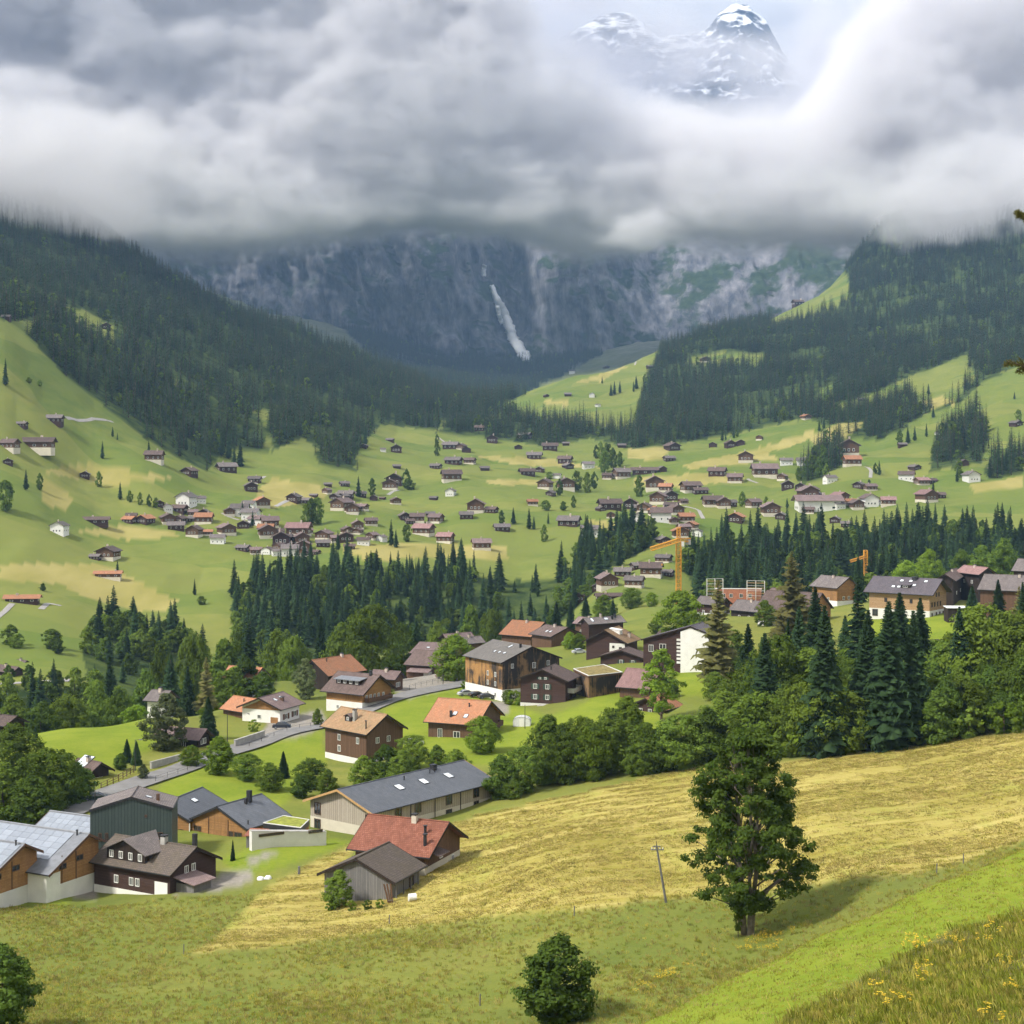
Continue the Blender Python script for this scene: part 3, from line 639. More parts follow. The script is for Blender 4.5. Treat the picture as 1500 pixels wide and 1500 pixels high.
def spruce_crown(H, Rm, levels, per, segs, seed, base=0.06, dens=1.0, droop=.35, ragged=.3):
    """drooping, roof-shaped boughs in a dense irregular spiral, short at the tip"""
    rs = np.random.RandomState(seed); V = []; Fc = []; nb = levels * per; ph = rs.rand() * 6
    for q in range(nb):
        t = base + (1 - base) * (1 - (1 - (q + rs.rand()) / nb) ** 1.25) if False else base + (1 - base) * ((q + rs.rand() * 1.5) / nb); t = min(t, .985)
        if rs.rand() > dens: continue
        a = ph + q * 2.399963 + rs.randn() * .25; z = t * H
        Lb = (Rm * (1 - t) ** .85 * min(1, .55 + (t - base) * 3.5) + .10) * (1 + ragged * np.clip(rs.randn(), -1.6, 1.6) * .55); Lb = max(Lb, .12)
        ca, sa = math.cos(a), math.sin(a); up = .05 + .45 * t ** 2; dr = droop * (1.15 - .6 * t)
        w = Lb * (.17 + .08 * rs.rand()) + .10; prev = None
        for s_ in range(segs + 1):
            u = s_ / segs; r = Lb * u; zz = z + Lb * (up * u - dr * u * u * 1.5)
            ww = w * (.35 + 1.3 * min(u * 2.2, 1)) * (1 - u) ** .55 if s_ < segs else .015
            jt = rs.randn(2) * .10 * w; c = np.array((ca * r, sa * r, zz)); sd = np.array((-sa, ca, 0)) * ww; dz = -ww * 1.15
            i = len(V); V += [c + sd + (0, 0, dz + jt[0]), c, c - sd + (0, 0, dz + jt[1])]
            if prev is not None: Fc += [(prev, prev + 1, i + 1, i), (prev + 1, prev + 2, i + 2, i + 1)]
            prev = i
        if segs >= 3:
            for k in range(4):
                u = .3 + .68 * rs.rand(); r = Lb * u; zz = z + Lb * (up * u - dr * u * u * 1.5); sg = 1 if rs.rand() < .5 else -1
                c = np.array((ca * r, sa * r, zz)); out = np.array((-sa, ca, 0)) * sg * w * (.5 + rs.rand()) + np.array((ca, sa, 0)) * w * rs.rand()
                tip = c + out + np.array((0, 0, -1.0)) * w * (.6 + .9 * rs.rand()); sd = np.array((ca, sa, 0)) * w * .22; i = len(V); V += [c - sd, c + sd, tip + sd * .3, tip - sd * .3]; Fc.append((i, i + 1, i + 2, i + 3))
    i = len(V)
    for k in range(3): V.append(np.array((.10 * math.cos(2.1 * k), .10 * math.sin(2.1 * k), H * .93)))
    V += [np.array((0, 0, H)), np.array((0.01, 0, H))]
    Fc += [(i, i + 1, i + 4, i + 3), (i + 1, i + 2, i + 4, i + 3), (i + 2, i, i + 4, i + 3)]
    return np.array(V), np.array(Fc)
def trunk_mesh(H, r, seed, frac=.95, bend=.02, mat_=None, n=7):
    b = MB(); rs = random.Random(seed); p = Vector((0, 0, -1.2)); k = 6
    for i in range(k):
        t = (i + 1) / k; q = Vector((rs.uniform(-1, 1) * bend * H * t, rs.uniform(-1, 1) * bend * H * t, H * frac * t))
        b.tube(p, q, r * (1 - .9 * (i / k)), r * (1 - .9 * t), n); p = q
    return b.mesh('trunk', mat_ or M_BARK, True)

def crown_leaves(centers, radii, per, size, seed, core=(0, 0, 0), flat=.75, up=.35):
    rs = np.random.RandomState(seed); k = len(centers); n = k * per
    c = np.repeat(np.array(centers), per, 0); r = np.repeat(np.array(radii), per)
    d = rs.randn(n, 3); d /= np.linalg.norm(d, axis=1)[:, None]
    rad = rs.rand(n) ** .45
    off = d * (r * rad)[:, None]; off[:, 2] *= flat
    p = c + off
    nrm = d * .9 + (p - np.array(core)) / (np.linalg.norm(p - np.array(core), axis=1)[:, None] + 1e-6) * .5 + rs.randn(n, 3) * .45; nrm[:, 2] += up
    nrm /= np.linalg.norm(nrm, axis=1)[:, None]
    t = np.cross(nrm, rs.randn(n, 3)); t /= np.linalg.norm(t, axis=1)[:, None] + 1e-9; b = np.cross(nrm, t)
    s = (size * (.6 + .8 * rs.rand(n)))[:, None]
    v = np.stack([p - t * s, p + b * s * .62, p + t * s, p - b * s * .62], 1).reshape(-1, 3)
    return v, np.arange(n * 4).reshape(n, 4)
def lobes(H, W, n, seed, base=.18, shape='round', top=.0):
    """clump centres through the crown's volume, denser to the outside"""
    rs = np.random.RandomState(seed); C, Rr = [], []
    while len(C) < n:
        t = rs.rand(); z = H * (base + (1 - base) * t)
        if shape == 'round': w = math.sqrt(max(0, 1 - (2 * t - 1) ** 2)) ** .8
        elif shape == 'oval': w = math.sin(math.pi * min(.97, t * .9 + .09)) ** .7 * (1 - .25 * t)
        elif shape == 'cone': w = (1 - t) ** .7 * min(1, t * 5 + .3)
        else: w = min(1, t * 4 + .25) * (1 - t ** 3)
        a = rs.rand() * 6.283; r = W / 2 * w * (rs.rand() ** .42) * (1 + .16 * math.sin(3 * a + seed) + .1 * math.sin(7 * a + 5 * t))
        q = (r * math.cos(a), r * math.sin(a), z)
        C.append(q); Rr.append(W * (.085 + .07 * rs.rand()) * (.6 + .4 * w))
    return C, Rr
def limb_mesh(H, W, centers, r, seed, base=.18, n=14, m_=None):
    rs = random.Random(seed); b = MB(); p = Vector((0, 0, -1.0)); pts = [p]
    for i in range(5):
        t = (i + 1) / 5; q = Vector((rs.uniform(-.025, .025) * H, rs.uniform(-.025, .025) * H, H * .78 * t)); b.tube(p, q, r * (1 - .85 * i / 5), r * (1 - .85 * t), 8); p = q; pts.append(q)
    for c in rs.sample(list(centers), min(n, len(centers))):
        c = Vector(c); zz = max(H * base * .8, c.z - (abs(c.x) + abs(c.y)) * .55); zz = min(zz, H * .7)
        k = min(4, int(zz / (H * .78) * 5)); s = pts[k].lerp(pts[k + 1], zz / (H * .78) * 5 - k)
        mid = s.lerp(c, .5) + Vector((0, 0, -.03 * H)); r0 = r * .42 * (1 - .6 * zz / H)
        b.tube(s, mid, r0, r0 * .6, 5); b.tube(mid, c, r0 * .6, r0 * .2, 5)
    return b.mesh('trunk', m_ or M_BARK, True)

PROTO = {}
def proto_spruce(key, H, Rm, levels, per, segs, seed, m_=None, **kw):
    v, f = spruce_crown(H, Rm, levels, per, segs, seed, **kw)
    PROTO[key] = (H, mesh_np(key + '_crown', v, f, m_ or M_SPRUCE), trunk_mesh(H, H * .013, seed, m_ and .95 or .93))
def proto_leaf(key, H, W, n, per, size, seed, m_=None, base=.18, shape='round', limbs=14, r=None, flat=.75, bark=None):
    C, Rr = lobes(H, W, n, seed, base, shape)
    v, f = crown_leaves(C, Rr, per, size, seed + 1, (0, 0, H * .45), flat)
    PROTO[key] = (H, mesh_np(key + '_crown', v, f, m_ or M_LEAF), limb_mesh(H, W, C, r or H * .02, seed, base, limbs, bark))
for i in range(4): proto_spruce('spruce%d' % i, 24, (4.2, 3.5, 4.6, 3.8)[i], 44, 10, 3, 100 + i, ragged=.35, base=(.05, .08, .04, .12)[i])
proto_spruce('spruce_bare', 26, 3.6, 26, 9, 3, 120, base=.40, dens=.85, ragged=.5)
proto_spruce('spruce_dense', 14, 3.0, 40, 11, 3, 121, base=.01, ragged=.2)
for i in range(2): proto_spruce('larch%d' % i, 22, (3.7, 4.6)[i], 40, 8, 3, 130 + i, M_LARCH, base=.1, dens=.75, droop=.22, ragged=.55)
for i in range(4): proto_spruce('mid_spruce%d' % i, 24, (3.8, 3.2, 4.3, 3.5)[i], 26, 7, 2, 140 + i, ragged=.4)
for i in range(3): proto_leaf('leaf%d' % i, 14, (12, 10.5, 13)[i], 170, 70, .27, 200 + 7 * i, base=.02, shape=('round', 'oval', 'oval')[i])
for i in range(2): proto_leaf('bright%d' % i, 12, (11, 9.5)[i], 170, 70, .25, 230 + 7 * i, M_LEAFB, base=.03, shape='oval')
proto_leaf('dark0', 12, 10, 170, 70, .26, 250, M_LEAFD, base=.02, shape='oval')
proto_leaf('grey0', 14, 9.5, 170, 70, .25, 257, M_LEAFG, base=.03, shape='oval')
proto_leaf('sparse0', 15, 8.0, 110, 60, .24, 262, M_LEAFB, base=.15, shape='oval', limbs=26)
for i in range(3): proto_leaf('mid_leaf%d' % i, 14, (12, 11, 13)[i], 80, 34, .55, 270 + i, (M_LEAF, M_LEAFD, M_LEAF)[i], base=.05, shape='oval', limbs=6)
proto_leaf('bush0', 3.2, 3.6, 40, 40, .2, 281, base=.0, shape='round', limbs=5, r=.08)
proto_leaf('bush1', 3.0, 4.4, 40, 40, .2, 282, M_LEAFB, base=.0, shape='round', limbs=5, r=.08)

def tree(name, key, loc, h, w=1.0, rz=None, label=None, cat='tree', group=None):
    H, cm, tm = PROTO[key]; e = empty(name, loc, random.uniform(0, 6.28) if rz is None else rz)
    s = h / H; e.scale = (s * w, s * w, s)
    obj('crown', cm, e); obj('trunk', tm, e)
    tag(e, label, cat, group); return e

# ---- the big maple in the meadow, leaf by leaf
def big_maple():
    H, W = 22.0, 12.6; rs = np.random.RandomState(5)
    prof_t = np.array([0, .06, .12, .25, .4, .55, .7, .82, .92, 1.0]); prof_w = np.array([.30, .60, .92, 1.0, 1.0, .94, .82, .68, .50, .18])
    C, Rr = [], []
    while len(C) < 560:
        t = rs.rand() ** .9; z = H * (.13 + .86 * t); w = np.interp(t, prof_t, prof_w) * W / 2; a = rs.rand() * 6.283
        w *= 1 + .12 * math.sin(2 * a + 9 * t) + .09 * math.sin(5 * a + 4)
        r = w * (rs.rand() ** .38)
        # gaps where the limbs show
        if vnoise(np.array([math.cos(a) * r / 2.4]), np.array([math.sin(a) * r / 2.4]), np.array([z / 2.3]), 77)[0] < -.33 and t < .95: continue
        C.append((r * math.cos(a), r * math.sin(a), z)); Rr.append(.62 + .5 * rs.rand())
    v, f = crown_leaves(C, Rr, 90, .18, 6, (0, 0, H * .5), .55, .5)
    e = empty('maple_tree', P3(1095, 1368, 165)); e.location.z = float(ground(e.location.x, e.location.y))
    obj('crown', mesh_np('maple_crown', v, f, M_MAPLE), e)
    b = MB(); rr = random.Random(3)
    def limb(p, q, r0, r1, depth):
        mid = p.lerp(q, .5) + Vector((rr.uniform(-.3, .3), rr.uniform(-.3, .3), rr.uniform(-.1, .35))); rm = (r0 + r1) / 2
        b.tube(p, mid, r0, rm, 8); b.tube(mid, q, rm, r1, 8); return mid
    base = Vector((0, 0, -.8)); st = []
    for dx, dy, hz, r in ((.55, 0, 17, .34), (-.5, .2, 18.5, .36), (.1, -.4, 15, .27)):
        p = base + Vector((dx * .6, dy * .6, 0)); chain = [p]
        for i in range(7):
            t = (i + 1) / 7; q = Vector((dx * (1 + t * 1.6) + rr.uniform(-.25, .25), dy * (1 + t * 1.6) + rr.uniform(-.25, .25), hz * t)); b.tube(p, q, r * (1 - .8 * i / 7), r * (1 - .8 * t), 10); p = q; chain.append(q)
        st.append((chain, hz, r))
    for c in rr.sample(C, 120):
        c = Vector(c); ch, hz, r = min(st, key=lambda s: (s[0][3].xy - c.xy).length + rr.random()); zz = min(max(2.6, c.z - (c.xy.length) * .75), hz * .93); k = min(6, int(zz / hz * 7)); s = ch[k].lerp(ch[k + 1], zz / hz * 7 - k)
        limb(s, c, r * .34 * (1 - .7 * zz / hz) + .02, .02, 0)
    b.build('trunk', M_BARKG, e, True)
    tag(e, 'tall broad maple with two grey stems standing alone in the long grass', 'tree')
    y = e.location.copy(); y.x -= 1.1; y.y -= .6; y.z = float(ground(y.x, y.y))
    tree('young_tree', 'sparse0', y, 4.2, .5, label='thin young stem growing right beside the big maple', cat='tree')
M_MAPLE = leaf_material('maple_leaves', (0.07, 0.125, 0.02), (0.17, 0.25, 0.048), .42, .0)
big_maple()

def put(px, top, base, Y, key, label, w=1.0, name='tree', cat='tree', group=None):
    """tree whose foot stands on the ground at depth Y and whose tip reaches the pixel row 'top'"""
    x = (px - PX0) / F * Y; z = float(ground(x, Y)); h = (PY0 - top) / F * Y - z
    return tree(name, key, (x, Y, z), h, w, label=label, cat=cat, group=group)
def wpx(key, px_w, top, Y, px):
    H, cm, tm = PROTO[key]
    x = (px - PX0) / F * Y; h = (PY0 - top) / F * Y - float(ground(x, Y))
    co = np.empty(len(cm.vertices) * 3, np.float32); cm.vertices.foreach_get('co', co); co = co.reshape(-1, 3)
    W = np.percentile(np.abs(co[:, 0]), 98) * 2 * h / H
    return min((px_w / F * Y) / W, 1.25)
NEAR = [  # px, top, width px, depth, prototype, label
 (817,1373,118,138,'dark0','small round dense tree at the bottom edge of the meadow'),
 (2,1386,92,138,'dark0','round dark tree cut by the left edge at the bottom of the meadow'),
 (497,1276,58,206,'leaf1','bushy green shrub tree in front of the grey plank barn'),
 (1052,848,62,372,'larch0','thin olive larch with straggly branches in front of the white block'),
 (1160,806,62,440,'larch1','broad olive-brown larch rising above the brown roofs'),
 (1096,912,72,330,'spruce0','dark spruce between the olive larch and the broadleaf wood'),
 (1194,857,66,345,'spruce1','spruce with ragged top just right of the broad olive larch'),
 (1257,842,60,318,'spruce_bare','tall spruce with long bare trunk left of the large timber chalet'),
 (1318,866,72,320,'spruce2','dark full spruce standing before the front of the large timber chalet'),
 (1348,874,58,324,'spruce3','slimmer twin spruce right beside the dark full spruce'),
 (1238,900,46,335,'spruce3','slim dark spruce just left of the bare-trunked spruce'),
 (1208,884,66,266,'spruce2','dark spruce in front of the leafy wood left of the bare trunk'),
 (1302,878,70,265,'spruce0','dark spruce in front of the leafy wood under the large chalet'),
 (1338,892,60,267,'spruce1','dark spruce right of the front pair above the hay field'),
 (1268,905,54,268,'spruce3','lower dark spruce between the front spruces above the hay field'),
 (1120,925,60,276,'spruce0','dark spruce at the left front of the big wood'),
 (1140,935,80,290,'leaf0','broadleaf tree at the left of the big wood above the hay field'),
 (1185,952,120,290,'leaf1','wide round broadleaf tree in the middle of the wood above the hay field'),
 (1110,1062,105,275,'dark0','low dark broadleaf tree at the hay field edge behind the big maple'),
 (1062,1015,80,288,'leaf2','leafy tree below the straggly larch'),
 (1240,1005,84,285,'leaf2','broadleaf tree under the bare-trunked spruce'),
 (1285,1025,76,280,'dark0','dark broadleaf tree at the field edge under the twin spruces'),
 (1330,990,86,290,'leaf0','broadleaf tree hiding the feet of the twin spruces'),
 (1385,945,100,292,'leaf1','large broadleaf tree right of the twin spruces'),
 (1440,892,130,290,'leaf0','big light green broadleaf tree near the right edge of the wood'),
 (1490,900,110,284,'leaf2','big broadleaf tree cut by the right edge of the picture'),
 (1470,985,90,272,'leaf1','lower broadleaf tree at the right end of the field edge'),
 (1400,1020,76,272,'leaf2','lower broadleaf tree at the field edge below the large one'),
 (1545,930,120,285,'leaf0','broadleaf tree beyond the right edge of the wood'),
 (1462,848,40,432,'spruce0','spruce in front of the brown roof at the right edge'),
 (1424,857,24,455,'spruce_dense','small spruce beside the stone hut at the large chalet'),
 (1493,858,40,425,'larch0','olive larch at the right edge before the brown roof'),
 (1257,815,36,560,'spruce2','dark blue-green pine behind the roofs left of the large chalet'),
 (1330,822,46,620,'bright0','bright round tree behind the left part of the large chalet roof'),
 (1362,806,42,640,'bright1','bright yellow-green tree behind the ridge of the large chalet'),
 (1410,806,38,610,'dark0','dark round tree behind the pinkish roof'),
 (1438,800,40,600,'leaf1','green tree right of the dark round one behind the roofs'),
 (1432,828,34,560,'spruce0','spruce rising right of the pinkish roof'),
 (1470,790,44,610,'leaf2','olive green tree above the roofs at the right edge'),
 (968,950,56,345,'sparse0','tall light birch-like tree in front of the brown and orange roofs'),
 (1000,866,66,470,'bright0','bright green round tree left of the white block'),
 (802,1050,64,286,'leaf1','leafy tree at the left end of the hedge of trees above the hay field'),
 (850,1052,66,283,'leaf0','second leafy tree along the hedge of trees above the hay field'),
 (895,1040,74,285,'leaf2','rounded leafy tree in the middle of the hedge above the hay field'),
 (918,1022,60,300,'bright1','lighter tree rising behind the middle of the hedge'),
 (945,1060,70,279,'leaf1','leafy tree low in the hedge right of its middle'),
 (1000,1050,84,278,'leaf0','broad leafy tree towards the right of the hedge'),
 (1040,1040,66,279,'dark0','dark tree at the right end of the hedge'),
 (1020,1075,70,282,'leaf2','low tree at the field edge at the right of the hedge'),
 (870,1095,70,283,'dark0','dark low tree at the field edge below the hedge'),
 (800,1110,60,283,'leaf2','low tree at the field edge under the left of the hedge'),
 (930,1105,60,278,'leaf0','low leafy tree at the field edge under the lighter tree'),
 (826,1062,56,281,'leaf2','slender tree between the first two trees of the hedge'),
 (972,1062,60,279,'dark0','dark tree in the hedge between its two broad leafy trees'),
 (870,1060,60,281,'bright0','lighter tree in the hedge left of its rounded middle tree'),
 (590,1100,56,290,'leaf1','low tree just behind the ridge of the long grey roof'),
 (668,1098,56,296,'leaf2','leafy tree behind the right half of the long grey roof'),
 (395,1118,50,288,'leaf2','green tree behind the slate roof with the metal chimney'),
 (440,1135,44,284,'dark0','low dark tree behind the flat grass roof'),
 (705,1050,66,318,'bright0','round light tree right in front of the orange roofed house'),
 (640,1092,60,300,'leaf1','leafy tree below the drive of the orange roofed house'),
 (605,1078,64,302,'leaf0','leafy tree between the brown tall house and the long grey roof'),
 (565,1092,58,296,'dark0','dark tree close to the brown tall house'),
 (533,1108,52,292,'leaf2','tree hiding the foot of the brown tall house'),
 (455,1112,56,292,'leaf0','tree behind the left end of the long grey roof'),
 (415,1100,54,300,'spruce_dense','dark pointed evergreen on the lawn above the slate roofs'),
 (480,1128,50,286,'leaf1','low tree behind the gable of the long grey building'),
 (735,1108,52,276,'dark0','dark tree behind the right end of the long grey roof'),
 (770,1095,56,278,'leaf0','tree right of the end of the long grey roof'),
 (752,1140,50,274,'leaf2','low bushy tree at the corner of the hay field by the long roof'),
 (320,1080,84,300,'bright1','broad light green tree on the lawn below the road'),
 (280,1092,56,306,'bright0','light green tree beside the road left of the broad one'),
 (362,1105,46,296,'leaf0','smaller green tree right of the broad light one'),
 (210,1120,40,292,'grey0','thin pale tree standing at the roadside by the fence'),
 (20,1062,92,288,'leaf2','large tree at the left edge above the solar roofs'),
 (72,1100,92,270,'leaf0','wide leafy tree directly above the solar roofs'),
 (112,1118,62,276,'dark0','dark tree between the solar roofs and the parked green car'),
 (5,1120,80,262,'leaf1','tree at the left edge just above the solar roofs'),
 (45,1140,70,258,'dark0','low dark tree tight behind the solar roofs'),
 (52,1064,26,330,'spruce_dense','small dark spruce at the left end of the bright meadow'),
 (244,1018,62,322,'grey0','tall grey-green willow beside the road'),
 (305,1020,42,335,'spruce_dense','dense dark spruce right of the grey-green willow'),
 (186,1082,24,308,'spruce_dense','narrow dark conifer beside the street lamp'),
 (200,1085,22,306,'spruce_dense','second narrow dark conifer beside the street lamp'),
 (176,1104,32,300,'dark0','round dark bush beside the dark barn'),
 (250,958,44,392,'spruce0','dark spruce behind the small white house'),
 (302,962,44,395,'larch0','olive larch behind the mauve roof'),
 (275,975,40,400,'spruce3','spruce left of the olive larch'),
 (100,1020,60,400,'leaf0','leafy tree beyond the bright meadow at far left'),
 (140,1000,56,410,'leaf1','taller leafy tree beyond the bright meadow'),
 (175,1010,50,405,'leaf2','rounded tree at the upper edge of the bright meadow'),
 (215,985,56,430,'dark0','dark leafy tree behind the bright hedge'),
 (160,960,30,445,'spruce1','spruce rising out of the leafy trees beyond the bright meadow'),
 (330,940,60,450,'leaf1','tall leafy tree left of the small orange roof'),
 (285,930,50,470,'leaf0','leafy tree above the olive larch'),
 (350,925,44,500,'leaf2','leafy tree at the foot of the far meadow gully'),
 (235,945,44,460,'leaf2','broad tree behind the dark spruce of the white house'),
 (430,935,44,480,'leaf0','leafy tree between round tree and orange barn'),
 (60,1030,56,390,'dark0','dark leafy tree behind the left end of the bright meadow'),
 (20,1020,60,400,'leaf1','leafy tree above the dark chalet at the left edge'),
 (610,905,44,520,'spruce2','spruce above the roadside barn roof'),
 (640,912,40,530,'leaf2','leafy tree above the roadside barn ridge'),
 (590,915,46,515,'dark0','dark tree right of the very large round tree'),
 (720,895,40,580,'leaf0','leafy tree behind the mauve-brown roof'),
 (690,890,40,590,'leaf1','leafy tree left of the orange roof at the back'),
 (1075,925,56,392,'leaf1','leafy tree just right of the white gable wall'),
 (1048,985,48,362,'leaf2','leafy tree on the lawn below the white gable wall'),
 (1082,965,50,372,'leaf0','leafy tree left of the dark spruce below the white block'),
 (985,1000,36,372,'dark0','dark tree beside the plain reddish-brown roof'),
 (880,945,30,465,'bright1','small bright tree in front of the brown and white house'),
 (1040,900,44,470,'leaf2','leafy tree behind the roof of the white block'),
 (1120,880,50,500,'leaf1','leafy tree left of the broad olive larch'),
 (1290,880,34,505,'leaf0','leafy tree at the left corner of the large chalet'),
 (960,905,34,500,'bright1','small light tree right of the long grey-brown roof'),
 (575,960,36,440,'dark0','dark tree between dormer house and roadside barn'),
 (545,890,80,470,'leaf0','very large round tree behind the dark timber houses'),
 (500,915,52,480,'leaf1','light tree left of the very large round tree'),
 (405,926,52,490,'leaf2','round tree behind the orange roof peeping from the trees'),
 (360,962,40,425,'dark0','dark round tree in front of the small orange roof'),
 (385,985,40,415,'dark0','dark bushy tree beneath the small orange roof'),
 (447,966,34,405,'grey0','grey-green tree at the corner of the dark barn with orange roof'),
 (470,900,26,500,'spruce1','spruce in the gap left of the light tree'),
 (666,930,56,430,'bright0','bright round tree before the barn roofs at the road'),
 (835,926,22,490,'bright1','small round tree behind the big weathered timber building'),
 (848,928,26,485,'bright0','small round tree by the dark gabled house behind the timber building'),
 (815,880,26,600,'spruce0','small spruce left of three behind the village roofs'),
 (836,878,24,600,'spruce1','small spruce in the middle of three behind the village roofs'),
 (858,872,26,605,'spruce2','small spruce right of three behind the village roofs'),
 (898,876,22,590,'spruce3','small dark spruce above the grey roofs in the village'),
 (1215,905,40,470,'spruce1','spruce at the flank of the timber roof left of the large chalet'),
 (885,872,40,640,'bright1','light tree below the gorge houses left of the crane'),
 (925,862,44,650,'leaf0','green tree below the gorge houses near the crane foot'),
 (955,868,40,640,'bright0','light tree just left of the crane foot'),
]
for px, top, w, Y, key, lb in NEAR:
    put(px, top, 0, Y, key, lb, w=wpx(key, w, top, Y, px), name={'s': 'spruce_tree', 'l': 'larch_tree'}[key[0]] if key[:3] in ('spr', 'lar') else ('birch_tree' if key[:3] == 'spa' else 'leafy_tree'))

# ---- single trees and little groups out on the far meadows: (px, foot row, height px, kind)
FAR = [(150,672,24,'c'),(128,700,0,'x'),(8,750,42,'l'),(38,718,28,'c'),(58,718,22,'l'),(8,565,36,'c'),(145,714,20,'l'),(176,732,24,'c'),(190,736,16,'l'),(205,740,16,'l'),(218,742,16,'l'),(228,744,14,'l'),
 (165,640,14,'c'),(172,645,10,'c'),(42,562,8,'b'),(58,566,8,'b'),(218,660,14,'c'),(273,660,22,'c'),(255,655,10,'l'),(325,668,38,'c'),(335,672,36,'c'),(343,680,26,'c'),(352,684,34,'c'),(535,652,26,'c'),(545,726,22,'l'),(596,716,26,'l'),(600,718,14,'b'),(525,728,28,'c'),
 (456,768,34,'l'),(465,768,36,'l'),(448,768,26,'l'),(355,758,22,'c'),(370,770,20,'c'),(573,800,36,'c'),(580,802,24,'c'),(596,794,24,'l'),(495,806,26,'c'),(285,872,22,'c'),(295,886,12,'b'),(292,752,0,'x'),(172,842,20,'c'),(63,866,10,'b'),(75,950,26,'b'),(15,945,26,'b'),(85,958,20,'b'),(25,950,20,'b'),
 (880,672,22,'l'),(873,672,18,'l'),(890,682,30,'l'),(898,686,26,'l'),(908,684,20,'l'),(885,692,30,'l'),(936,728,28,'l'),(820,726,22,'l'),(845,718,26,'l'),(860,722,26,'l'),(870,716,22,'l'),(805,702,10,'b'),(840,744,16,'l'),(825,748,12,'b'),(800,748,14,'b'),
 (640,668,18,'l'),(735,770,20,'l'),(752,768,22,'c'),(775,775,28,'c'),(782,776,18,'c'),(803,768,16,'c'),(797,794,22,'l'),(640,652,14,'l'),
 (1087,742,20,'l'),(1122,748,18,'l'),(1153,744,14,'c'),(1058,646,18,'c'),(1075,642,14,'c'),(1063,645,12,'c'),(1200,632,14,'c'),(1207,628,16,'c'),(1234,618,14,'c'),(1190,698,30,'l'),(1182,700,24,'l'),(1200,700,26,'l'),(1170,704,18,'l'),(1210,702,20,'l'),(1205,690,34,'l'),(1195,686,30,'l'),
 (1288,696,20,'c'),(1282,694,14,'l'),(1330,650,22,'c'),(1340,646,20,'c'),(1318,652,20,'l'),(1357,640,18,'c'),(1367,612,16,'c'),(1380,640,20,'l'),(1385,648,30,'c'),(1395,640,32,'c'),(1410,660,40,'c'),(1425,660,30,'c'),(1405,700,24,'l'),(1450,700,30,'c'),(1462,694,34,'c'),(1474,690,30,'c'),(1482,672,20,'c'),(1492,620,18,'l'),(1486,585,10,'c'),(1378,690,0,'x'),(1273,716,12,'l'),(1367,724,18,'c'),(1402,706,20,'c'),
 (895,580,16,'c'),(900,578,18,'c'),(908,576,16,'c'),(928,574,14,'c'),(932,570,18,'c'),(882,562,10,'c'),(1080,640,10,'l'),(1252,596,14,'c'),(1360,578,14,'c')]
k = 0
def side(px): return 'left' if px < 420 else 'middle' if px < 950 else 'right'
for px, py, hp, kd in FAR:
    if kd == 'x': continue
    p = hit(px, py, 420); h = max(hp, 8) * 1.12 / F * p.y; k += 1
    far = 'on the high meadow' if py < 600 else 'on the upper valley meadow' if py < 690 else 'among the far hamlet meadows' if py < 780 else 'on the near flank of the far meadows'
    if kd == 'c': tree('spruce_tree', 'mid_spruce%d' % (k % 4), p, h, 1.15, label='single dark spruce %s at %s' % (far, side(px)), cat='tree', group='lone spruces %s, %s' % (far, side(px)))
    elif kd == 'l': tree('leafy_tree', 'mid_leaf%d' % (k % 3), p, h, .62, label='leafy tree %s at %s' % (far, side(px)), cat='tree', group='leafy trees %s, %s' % (far, side(px)))
    else: tree('bush', 'mid_leaf%d' % (k % 3), p, h, 1.2, label='dark rounded bush %s at %s' % (far, side(px)), cat='bush', group='bushes %s, %s' % (far, side(px)))

# ---- woods: the nearest trees one by one, the rest as one mass
rs = np.random.RandomState(11)
dA = np.diff(G_PX)[None, :] / F * np.diff(G_LY)[:, None] * (np.exp(G_LY[:-1])[:, None] ** 2)
wcell = wood[:-1, :-1]
def sample_wood(dens_fn):
    lam = dA * wcell * dens_fn(Yg[:-1, :-1]); cnt = rs.poisson(np.minimum(lam, 40))
    j, i = np.nonzero(cnt); rep = cnt[j, i]; j = np.repeat(j, rep); i = np.repeat(i, rep)
    px = G_PX[i] + rs.rand(len(i)) * np.diff(G_PX)[i]; y = np.exp(G_LY[j] + rs.rand(len(j)) * (G_LY[1] - G_LY[0])); x = (px - PX0) / F * y
    return px, x, y, ground(x, y)
wpx_, wx_, wy_, wz_ = sample_wood(lambda Y: np.where(Y < 420, 1 / 30., np.where(Y < 1000, 1 / 58., 1 / 78.)) * (np.clip(1.15 + fbm(Xg / 60, Yg / 60, oct=3, seed=44)[:-1, :-1] * np.where((Y > 560) & (Y < 1000), 2.6, 1.6), np.where(Y < 640, .5, .06), 1.6)))
wpy_ = PY0 - F * wz_ / wy_
keep = (wpx_ > -420) & (wpx_ < 1920)
wpx_, wx_, wy_, wz_, wpy_ = [a[keep] for a in (wpx_, wx_, wy_, wz_, wpy_)]
